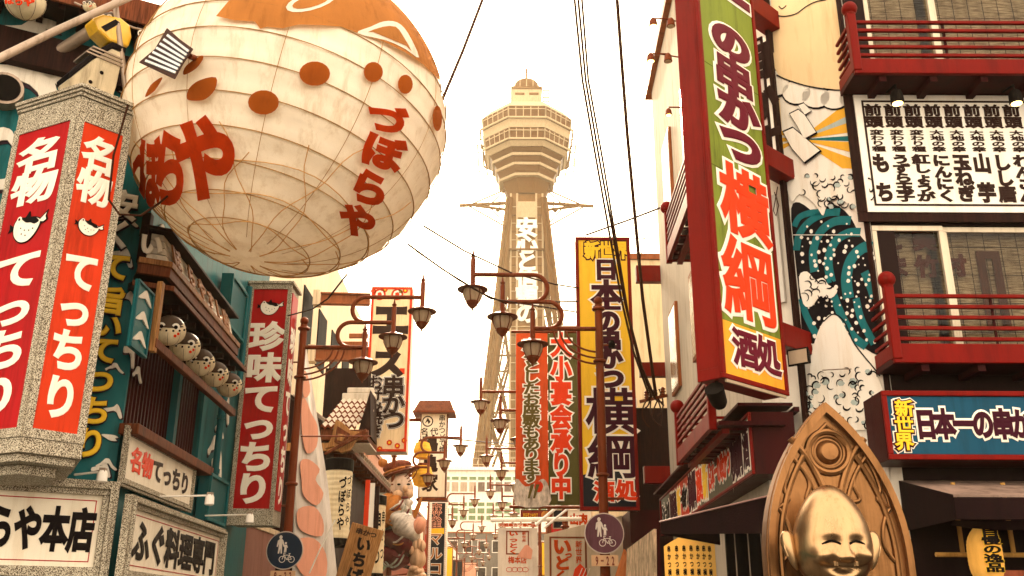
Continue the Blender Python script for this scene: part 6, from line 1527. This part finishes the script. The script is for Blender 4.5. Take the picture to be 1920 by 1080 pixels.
# figure: generic bald laughing man, gilded bronze
fg = thing('bronze_figure', 'shiny golden bronze bald laughing head and shoulders in front of the bronze niche', 'statue', (2.16, NY-.34, .3))
zc = 2.09-.3
hr = .268
bm = bmesh.new(); bmesh.ops.create_uvsphere(bm, u_segments=96, v_segments=64, radius=1)
def gs(x, z_, cx, cz_, sx, sz): return math.exp(-((x-cx)/sx)**2-((z_-cz_)/sz)**2)
for v in bm.verts:
    x, y, z_ = v.co; f = max(0, -y); ax = abs(x)
    sx = 1.0-.16*max(0, z_)**1.5+.04*max(0, -z_); X, Y_, Z = x*sx*.96, y*1.0, z_*(1.50 if z_ > 0 else 1.12)
    d = 0
    if y < 0.1:
        k = min(1, max(0, (.1-y)*2))
        d += .05*gs(ax, z_, .30, .16, .24, .09)          # brow
        d -= .085*gs(ax, z_, .31, -.02, .17, .085)        # eye socket
        d += .05*gs(ax, z_, .31, -.03, .13, .035)         # closed lid
        d += .20*gs(ax, z_, .50, -.24, .20, .16)          # cheek
        d += .24*gs(x, z_, 0, -.26, .13, .12) + .10*gs(x, z_, 0, -.05, .07, .2) + .13*gs(ax, z_, .15, -.29, .07, .06)  # nose
        d -= .05*gs(ax, z_, .26, -.34, .05, .14)          # smile fold
        d -= .22*gs(x, z_, 0, -.58+.40*ax*ax, .42, .06)   # open mouth
        d += .08*gs(x, z_, 0, -.47+.36*ax*ax, .40, .035)+.08*gs(x, z_, 0, -.70+.3*ax*ax, .30, .045)
        d += .10*gs(x, z_, 0, -.86, .22, .13)
        d -= .02*gs(x, z_, 0, .42, .3, .02)+.015*gs(x, z_, 0, .54, .26, .02)
        d *= k
    n = Vector((x, y, z_)); v.co = Vector((X, Y_, Z))+n*d
me = bpy.data.meshes.new('head'); bm.to_mesh(me); bm.free(); me.materials.append(GOLD); me.polygons.foreach_set('use_smooth', [True]*len(me.polygons))
hd = link('head', me, fg, 0, (0, 0, zc)); hd.scale = (hr, hr, hr)
for s in (-1, 1):
    b = MB(); b.ball((0, 0, 0), 1, 16, 12); b.v = [(x*.048*(1+.4*z_), y*.06, z_*.125-(.02 if z_ < -.5 else 0)) for x, y, z_ in b.v]
    e = b.build('ear', GOLD, fg, smooth=True); e.location = (s*hr*1.02, .03, zc-.02); e.rotation_euler = (0, s*R(14), s*R(25))
    rr = MB().tube([(.0, -.035, -.06), (.018, -.04, .0), (.012, -.03, .07), (-.0, .0, .085)], .010, 6).build('ear_rim', GOLD, fg, smooth=True); rr.location = (s*hr*1.06, .03, zc-.01); rr.rotation_euler = (0, 0, s*R(25)); rr.scale = (s, 1, 1)
    b = MB(); ex = s*.31*hr
    pts = [(ex-.055+.11*k/8, -.0, zc-.012*hr*0+.020*math.sin(math.pi*k/8)) for k in range(9)]
    MB().tube([(x, -hr*math.sqrt(max(0, 1-(x/hr)**2))*.985, z_-.008) for x, _, z_ in pts], .0075, 6).build('eye_slit', DARK, fg)
b = MB(); 
for k in range(8):
    x = -.07+.02*k; b.hexa([(x-.009, -hr*.90, zc-.150+1.1*x*x), (x+.009, -hr*.90, zc-.150+1.1*x*x), (x+.009, -hr*.80, zc-.150+1.1*x*x), (x-.009, -hr*.80, zc-.150+1.1*x*x), (x-.009, -hr*.91, zc-.122+1.1*x*x), (x+.009, -hr*.91, zc-.122+1.1*x*x), (x+.009, -hr*.80, zc-.122+1.1*x*x), (x-.009, -hr*.80, zc-.122+1.1*x*x)])
b.build('teeth', GOLD, fg, .003, kind='stuff')
b = MB(); b.lathe([(.34, -zc), (.38, -zc+.4), (.36, -.62), (.30, -.42), (.16, -.30), (.12, -.2)], 28, (0, .02, zc)); b.v = [(x*1.05, y*.75, z_) for x, y, z_ in b.v]; b.build('torso', GOLD, fg, smooth=True)

# ================================================================ CENTRE RIGHT: yellow sign, banners, tents
t, w, H, q = fsign('yellow_box_sign', 'tall yellow sign 新世界 日本一の串かつ横綱 酒処 with dark lower panel and red frame', 1083, 1190, 445, 957, 16.5, YEL, REDPAINT, .06, .25, side=REDDARK)
q = (lambda Y, x0_, z0_: (lambda x, y: (P(x, y, Y).x-x0_, P(x, y, Y).z-z0_)))(16.5, t.location.x, t.location.z)
zz = q(1150, 885)[1]; MB().prism([(.061, .061), (w-.061, .061), (w-.061, zz+.09), (.061, zz-.05)], -.006, -.001).build('dark_panel', NAVY, t)
for ch, x_ in zip('新世界', (1110, 1137, 1163)): qc(t, q, ch, x_, 470, 30, 34, [(.12, MAROON), (.05, YELL)])
for ch, px, py, wd, h_ in (('日', 1136, 506, 48, 42), ('本', 1137, 551, 60, 52), ('一', 1138, 579, 52, 40), ('の', 1140, 603, 48, 46), ('串', 1142, 640, 50, 46), ('か', 1143, 673, 50, 42), ('つ', 1145, 710, 54, 44), ('横', 1145, 772, 100, 92), ('綱', 1148, 857, 100, 88)): qc(t, q, ch, px, py, wd, h_, [(.062, IVORY), (.022, MAROON)] if ch in '横綱' else [(.12, IVORY), (.065, MAROON)] if ch in 'のかつ' else [(.10, IVORY), (.05, MAROON)], -.009)
qc(t, q, '酒', 1133, 922, 40, 40, [(.10, IVORY), (.045, REDL)], -.012); qc(t, q, '処', 1174, 920, 42, 40, [(.10, IVORY), (.045, REDL)], -.012)
for k, (ya, yb) in enumerate(((500, 530), (681, 707), (875, 907))):
    z1_, z0_ = P(1220, ya, 16.6).z, P(1220, yb, 16.6).z; o = MB().box(0, 1.05, 0, .16, 0, z1_-z0_).build('red_beam', REDPAINT, bev=.008); o.location = (2.275, 16.52, z0_); tag(o, 'red box beam holding the yellow sign, %s of three' % ('top', 'middle', 'lowest')[k], 'beam', 'red beams holding the yellow sign')
# cream building behind it, dark box and white building edge
block('cream_building', 'cream building behind the yellow sign, its wall crossed by cables', 2.5, 7, 21, 30, P(1230, 487, 21).z, mat('cream_wall', (.74, .56, .33), .8, var=.15, scale=.8), 0)
o = MB().box(0, 1.1, 0, 1.5, 0, P(1230, 765, 17.4).z).build('dark_stair_tower', DKWOOD); o.location = (2.28, 17.4, 0); tag(o, 'dark brown low building part behind the yellow sign', 'building')
block('right_shop_building', 'plain shop building beyond the orange banner on the right', 2.4, 7, 31, 48, 6.2, CONC, 2, side=-1)
block('far_right_building', 'building far down the right side of the street', 2.4, 8, 49, 75, 5.6, PLASTER, 2, side=-1)
# orange and green hanging banner
OB = mat('banner_orange', (.62, .075, .015), .6, var=.15, bump=.04); BG = mat('banner_green', (.10, .085, .022), .6, var=.2, bump=.04)
Yb = 19.0; a = P(967, 780, Yb); c = P(1088, 780, Yb); zt = P(1025, 625, Yb).z; zb = P(1025, 947, Yb).z
t = thing('hanging_banner', 'long hanging banner, orange and dark green halves, reading 大小宴会承り中', 'banner', (a.x, Yb, zb)); w = c.x-a.x; H = zt-zb
def wavy(x0_, x1_, m, nm_, amp=.012, bulge=0):
    b = MB(); nx, nz = 8, 24
    for j in range(nz+1):
        for i in range(nx+1):
            u, v_ = i/nx, j/nz; b.v.append((x0_+(x1_-x0_)*u, amp*math.sin(v_*21+u*3)+amp*math.sin(u*7), H*v_))
    for j in range(nz):
        for i in range(nx): b.f.append((j*(nx+1)+i, j*(nx+1)+i+1, (j+1)*(nx+1)+i+1, (j+1)*(nx+1)+i)); b.m.append(0)
    return b.build(nm_, m, t, smooth=True)
wavy(0, w*.5, OB, 'orange_half', .006); wavy(w*.5+.003, w, BG, 'green_half', .006)
q = lambda x, y: (P(x, y, Yb).x-a.x, P(x, y, Yb).z-zb)
for ch, y_ in zip('大小宴会承り中', (648, 692, 738, 783, 828, 872, 914)):
    qc(t, q, ch, 1052, y_, 40, 47, [(.11, IVORY), (.05, REDL)], -.03)
OLV = mat('letter_olive', (.12, .085, .02), .5)
for i, (ch, y_) in enumerate(zip('広々としたお座敷もあります', [645+k*20.6 for k in range(13)])): qc(t, q, ch, 996, y_+2, 33, 25, [(.11, IVORY), (.04, OLV)], -.03)
for x_ in (993, 1003): x, z = q(x_, 925); MB().prism([(x-.04, z-.10), (x-.0, z-.10), (x+.09, z+.17), (x+.02, z+.17)], -.03, -.022).build('exclamation_mark', OLV, t)
x, z = q(1000, 946); MB().prism(smooth2([(.01, 0), (w*.5, 0), (w*.5, .35), (w*.42, .5), (w*.3, .42), (w*.15, .35), (.01, .5)], 3), -.020, -.014).build('food_picture', mat('food_print', (.62, .50, .40), .6, var=.5, scale=18), t)
MB().prism([(w*.35+.09*math.cos(k*.6), .35+.11*math.sin(k*.6)) for k in range(10)], -.028, -.021).build('food_picture', ORANGE, t)
MB().tube([(-.1, .03, H+.04), (w+.2, .03, H+.04)], .03, 8).build('top_pole', IRON, t); MB().tube([(-.05, .03, -.04), (w+.15, .03, -.04)], .03, 8).build('bottom_pole', IRON, t)
# black-lettered vertical sign behind it
t, w, H, q = fsign('white_vertical_sign', 'white vertical sign with black characters between the orange banner and yellow sign', 1055, 1100, 610, 900, 22, WHITE, WHITE, .02, .2)
for ch, y_ in zip('土屋酒主', (668, 735, 800, 860)): qc(t, q, ch, 1085, y_, 34, 50, [(.04, BLACK)])
# horizontal white pipes and signs at the bottom of the view
pipe('white_pipe', 'white horizontal tube carrying the small white banner', [P(920, 975, 23), P(1090, 973, 23)], .05, WHITE, 'pipe')
pipe('white_pipe', 'white slanting tube above the small banner, on the right', [P(1004, 985, 22), P(1050, 946, 22)], .035, WHITE, 'pipe')
pipe('white_pipe', 'second white slanting tube beside the ramen sign', [P(1020, 990, 21.5), P(1088, 935, 21.5)], .025, WHITE, 'pipe')
pipe('red_pipe', 'brown tube under the hanging banner, with the shop signs beneath', [P(955, 950, 20), P(1095, 951, 20)], .03, IRON, 'pipe')
t, w, H, q = fsign('ramen_picture_sign', 'small dark red food picture sign with HOT lettering above the white tube', 976, 1036, 956, 976, 25, mat('dark_red_print', (.26, .03, .015), .5, var=.3, scale=9), WOOD, .02, .1)
line(t, 'ホルモンHOT', .06, w*.55, H*.5, H*.45, [(.03, YELL)], -.005); MB().lathe([(H*.42, -.006), (H*.42, -.001)], 16, (w*.78, 0, H*.5), 'y').build('bowl_picture', mat('bowl_print', (.62, .26, .06), .5, var=.5, scale=12), t)
t, w, H, q = fsign('small_blue_window', 'dark blue gridded shop window above the cream tent wall', 1036, 1062, 955, 992, 25.5, NAVY, STEEL, .03, .1)
t, w, H, q = fsign('white_meat_sign', 'white sign with dark red characters 山肉 left of the round sign', 1062, 1108, 956, 992, 24.5, WHITE, WHITE, .02, .1)
line(t, '山肉', .08, w-.08, H*.5, H*.6, [(.06, BALRED)], -.005)
t, w, H, q = fsign('specialist_strip_sign', 'narrow pale strip with red characters 元祖串カツ専門店 above the small white banner', 934, 1008, 981, 988, 22.8, CREAM, CREAM, .004, .05)
line(t, '元祖串カツ専門店', .02, w-.02, H*.5, H*.95, [(.05, BALRED)], -.004)
CL = mat('white_banner_cloth', (.74, .67, .58), .7, kind='cloth', var=.1)
def logo_banner(name, label, x0, x1, y0, y1, Y, m, lx0, lx1, ly0, ly1, chars, side_, sub=None):
    a = P(x0, y1, Y); t = thing(name, label, 'banner', tuple(a)); q = lambda x, y: (P(x, y, Y).x-a.x, P(x, y, Y).z-a.z)
    X1, Z1 = q(x1, y0); MB().box(0, X1, 0, .02, 0, Z1).build('cloth', m, t)
    fx0, fz1 = q(lx0, ly0); fx1, fz0 = q(lx1, ly1); fr = mat('logo_frame_brown', (.20, .05, .02), .5)
    for (b0, b1, c0, c1) in ((fx0, fx1, fz1-.03, fz1), (fx0, fx1, fz0, fz0+.03), (fx0, fx0+.03, fz0+.03, fz1-.03), (fx1-.03, fx1, fz0+.03, fz1-.03)): MB().box(b0, b1, -.006, -.001, c0, c1).build('logo_frame', fr, t)
    n = len(chars); xc = fx0+(fx1-fx0)*.32
    for k, ch in enumerate(chars): put(t, ch, xc, fz1-(fz1-fz0)*(k+.5)/n, (fx1-fx0)*.42, (fz1-fz0)/n*.9, [(.05, BALRED)], -.006)
    for k, ch in enumerate(side_): put(t, ch, fx0+(fx1-fx0)*.78, fz1-(fz1-fz0)*(.12+.15*k), (fx1-fx0)*.18, (fz1-fz0)*.13, [(.02, BALRED)], -.006)
    MB().prism([(fx1-.28, fz0-.05), (fx1-.1, fz0+.2), (fx1-.03, fz0+.22), (fx1+.08, fz0+.1), (fx1+.05, fz0-.1)], -.011, -.0065).build('hand_picture', SALMON, t)
    if sub:
        z_ = fz0-.12; line(t, sub, fx0+.05, fx1-.05, z_, .16, [(.03, BALRED)], -.006)
    return t, q
t, q = logo_banner('small_white_banner', 'white hanging banner with framed brush logo いっとく and 梅本店 below it', 933, 1008, 990, 1110, 22.5, CL, 949, 992, 995, 1040, 'いっとく', '新世界', '梅本店')
for k in range(4):
    x, z_ = q(955+10*k, 1068); ring = [(x+.07*math.cos(j*.7), -.004, z_+.05*math.sin(j*.7)) for j in range(10)]
    MB().tube(ring, .006, 4).build('outline_doodle', ORANGE, t)
# cream tent wall: sloping top
CT = mat('cream_tent_cloth', (.62, .48, .33), .75, var=.1, bump=.04)
Y = 18.2; a = P(1012, 1130, Y); q = lambda x, y: (P(x, y, Y).x-a.x, P(x, y, Y).z-a.z)
t = thing('cream_tent_wall', 'large cream tent wall with sloping top and brown framed logo, behind the round sign', 'tent', tuple(a))
MB().prism([q(1022, 1130), q(1018, 1000), q(1024, 1005), q(1100, 975), q(1203, 868), q(1203, 1130)][0:1]+[q(1019, 1003), q(1030, 999), q(1110, 985), q(1112, 972)][:0]+[q(1020, 1002), q(1203, 958), q(1203, 1130)], 0, .03).build('cloth', CT, t)
fr = mat('logo_frame_brown', (.20, .05, .02), .5)
Lx0, Lz1 = q(1030, 1006); Lx1, Lz0 = q(1102, 1120)
for (b0, b1, c0, c1) in ((Lx0, Lx1, Lz1-.03, Lz1), (Lx0, Lx0+.035, Lz0, Lz1-.03), (Lx1-.035, Lx1, Lz0, Lz1-.03), (Lx0, Lx1, Lz0, Lz0+.03)): MB().box(b0, b1, -.008, -.001, c0, c1).build('logo_frame', fr, t)
for ch, x_, y_, s_ in (('い', 1054, 1025, 36), ('っ', 1066, 1040, 16), ('と', 1054, 1056, 32), ('く', 1052, 1080, 24)): qc(t, q, ch, x_, y_, s_, s_*.9, [(.06, BALRED)], -.008)
for ch, y_ in zip('新世界', (1021, 1035, 1050)): qc(t, q, ch, 1085, y_, 13, 14, [(.02, BALRED)], -.008)
x, z_ = q(1090, 1078); MB().prism([(x-.2, z_-.2), (x-.12, z_+.1), (x-.02, z_+.2), (x+.08, z_+.1), (x+.14, z_-.2)], -.014, -.009).build('hand_picture', REDL, t)
for k in range(3): MB().bar((x-.1+.07*k, -.02, z_-.15), (x+.02+.07*k, -.02, z_+.12), .012).build('skewer_picture', CREAM, t)
# leaning patterned flags at the right
FLAG = mat('patterned_flag_cloth', (.62, .46, .30), .7, kind='cloth', var=.6, scale=14)
t, o, ps, n = quadsheet('patterned_flag', 'slanting patterned cloth flag left of the black awning', 'flag', [(1176, 1120), (1232, 1120), (1231, 992), (1180, 1030)], [12.5, 11.2, 11.2, 12.5], FLAG)
n2 = (ps[1]-ps[0]).cross(ps[3]-ps[0]).normalized(); n2 = n2 if n2.y < 0 else -n2
flat(t, 'yellow_patch', [(1185, 1100), (1205, 1100), (1208, 1035), (1188, 1046)], ps[0], n2, YEL, .012)
for ch, y_ in (('串', 1045), ('酒', 1068)): flatchar(t, ch, 1221, y_, 15, 24, ps[0], n2, REDL, .06, .014)
t, o, ps, n = quadsheet('orange_cloth', 'orange-brown cloth strip hanging between the cream tent and the patterned flag', 'cloth', [(1140, 1130), (1182, 1130), (1178, 1040), (1172, 1030)], [14.5, 14.2, 14.2, 14.5], mat('orange_cloth', (.50, .16, .05), .7, kind='cloth', var=.2))
# dark red low building edge right of the cream tent
o = MB().box(0, .5, 0, 1.2, 0, P(1215, 955, 16.8).z).build('dark_red_pillar', REDDARK); o.location = (2.05, 16.9, 0); tag(o, 'dark red pillar below the yellow sign, at the right of the cream tent', 'pillar')

# ================================================================ CABLES
def cable(label, pts, r=.016):
    sm = []
    for i in range(len(pts)-1):
        for k in range(6):
            f = k/6; a, c = pts[i], pts[i+1]; sm.append(tuple(a[d]+(c[d]-a[d])*f for d in range(3)))
    sm.append(pts[-1]); ps = [P(*p) for p in sm]; o = ps[0].copy()
    m = MB().tube([p-o for p in ps], r*1.45, 6).build('overhead_cable', WIRE, smooth=True); m.location = o; return tag(m, label, 'cable', 'overhead cables')
cable('black overhead cable running from the top edge down behind the giant lantern to its right', [(909, -12, 12.5), (868, 95, 12.0), (828, 190, 11.6)], .016)
cable('leftmost cable of the bundle coming down over the yellow sign', [(1076, -15, 13), (1092, 150, 13.6), (1118, 300, 14.2), (1143, 440, 14.8), (1165, 560, 15.4), (1188, 660, 15.8), (1216, 738, 16.3)], .014)
cable('middle cable of the bundle coming down over the yellow sign', [(1083, -15, 13), (1098, 150, 13.6), (1124, 300, 14.2), (1148, 430, 14.8), (1170, 560, 15.4), (1196, 670, 15.8), (1222, 742, 16.3)], .014)
cable('rightmost cable of the bundle coming down over the yellow sign', [(1090, -15, 13), (1103, 150, 13.6), (1130, 300, 14.2), (1155, 450, 14.8), (1178, 590, 15.4), (1204, 690, 15.8), (1228, 745, 16.3)], .013)
cable('single black cable hanging right of the bundle, ending at the insulators', [(1156, -15, 13.5), (1166, 120, 14), (1176, 250, 14.5), (1190, 400, 15), (1205, 560, 15.6), (1224, 700, 16.2), (1230, 742, 16.3)], .02)
cable('thin cable from the yellow sign up to the white street wall', [(1098, 441, 16.4), (1180, 412, 15.5), (1258, 382, 14.5)], .013)
cable('thin cable crossing behind the lantern to the orange banner', [(795, 424, 12.5), (870, 470, 13.5), (960, 512, 15), (1040, 533, 16), (1084, 540, 16.4)], .010)
cable('thick cable crossing below the giant lantern towards the lamps', [(765, 458, 12.5), (830, 505, 13.5), (900, 548, 14.2), (950, 570, 14.6)], .010)
cable('thin cable under the thick one crossing towards the lamps', [(780, 470, 12.6), (860, 525, 13.5), (920, 560, 14.4), (1080, 585, 16.3)], .009)
cable('cable from the lower edge of the giant lantern down to the left lamp post', [(650, 515, 11), (615, 560, 12.5), (585, 580, 14), (540, 592, 15.4)], .008)
cable('thin cable crossing just above the right lamp arms', [(1040, 566, 16.5), (1084, 565, 16.3)], .01)
cable('thin slanting cable crossing the top left between roof and lantern', [(346, -10, 10.5), (384, 52, 10.4)], .012)
cable('second slanting cable crossing the top left between roof and lantern', [(380, -10, 11), (412, 40, 11)], .010)
cable('thin cable along the distant rooftops left of the tower', [(838, 822, 33), (900, 828, 40), (965, 832, 50)], .02)
# insulators and tangled wires
ip = P(1226, 745, 16.4)
t = thing('insulator_cluster', 'tangle of power cable joints and insulators on the wall right of the yellow sign', 'insulators', tuple(ip))
rnd = random.Random(3)
for k in range(9):
    a = Vector((rnd.uniform(-.15, .15), rnd.uniform(-.1, .1), rnd.uniform(-.1, .2))); c = a+Vector((rnd.uniform(-.35, .2), rnd.uniform(-.1, .1), rnd.uniform(-.55, -.2)))
    m = (a+c)/2+Vector((rnd.uniform(-.25, .25), 0, rnd.uniform(-.2, 0)))
    pts = [a*(1-f)**2+m*2*f*(1-f)+c*f*f for f in [i/8 for i in range(9)]]
    MB().tube(pts, .014, 5).build('wire', WIRE, t)
for k in range(3):
    b = MB(); x = -.12+.14*k
    b.lathe([(.02, -.08), (.05, -.06), (.03, -.03), (.055, -.01), (.03, .02), (.05, .04), (.02, .07)], 10, (x, 0, .05+.03*k)); b.build('insulator', IRON, t)
MB().bar((-.25, 0, -.08), (.3, 0, .05), .05).build('cross_bar', IRON, t)
t = thing('roof_antenna', 'thin brown television antenna above the cream building by the yellow sign', 'antenna', tuple(P(1200, 486, 20.8)))
MB().tube([(0, 0, 0), (.12, 0, .55)], .012, 5).build('mast', WIRE, t); MB().tube([(-.35, 0, .50), (.3, 0, .52)], .010, 5).build('boom', WIRE, t)

# ================================================================ HAZE
b = MB(); b.box(-310, 310, -70, 520, -1.6, 118); hz = b.build('haze', []); hz['kind'] = 'stuff'
hm = bpy.data.materials.new('haze_air'); hm.use_nodes = True; n = hm.node_tree; n.nodes.clear()
oo = n.nodes.new('ShaderNodeOutputMaterial'); pv_ = n.nodes.new('ShaderNodeVolumePrincipled')
pv_.inputs['Density'].default_value = HAZE_D; pv_.inputs['Color'].default_value = (1, .88, .62, 1); pv_.inputs['Anisotropy'].default_value = .45
n.links.new(pv_.outputs[0], oo.inputs['Volume']); hz.data.materials.append(hm)
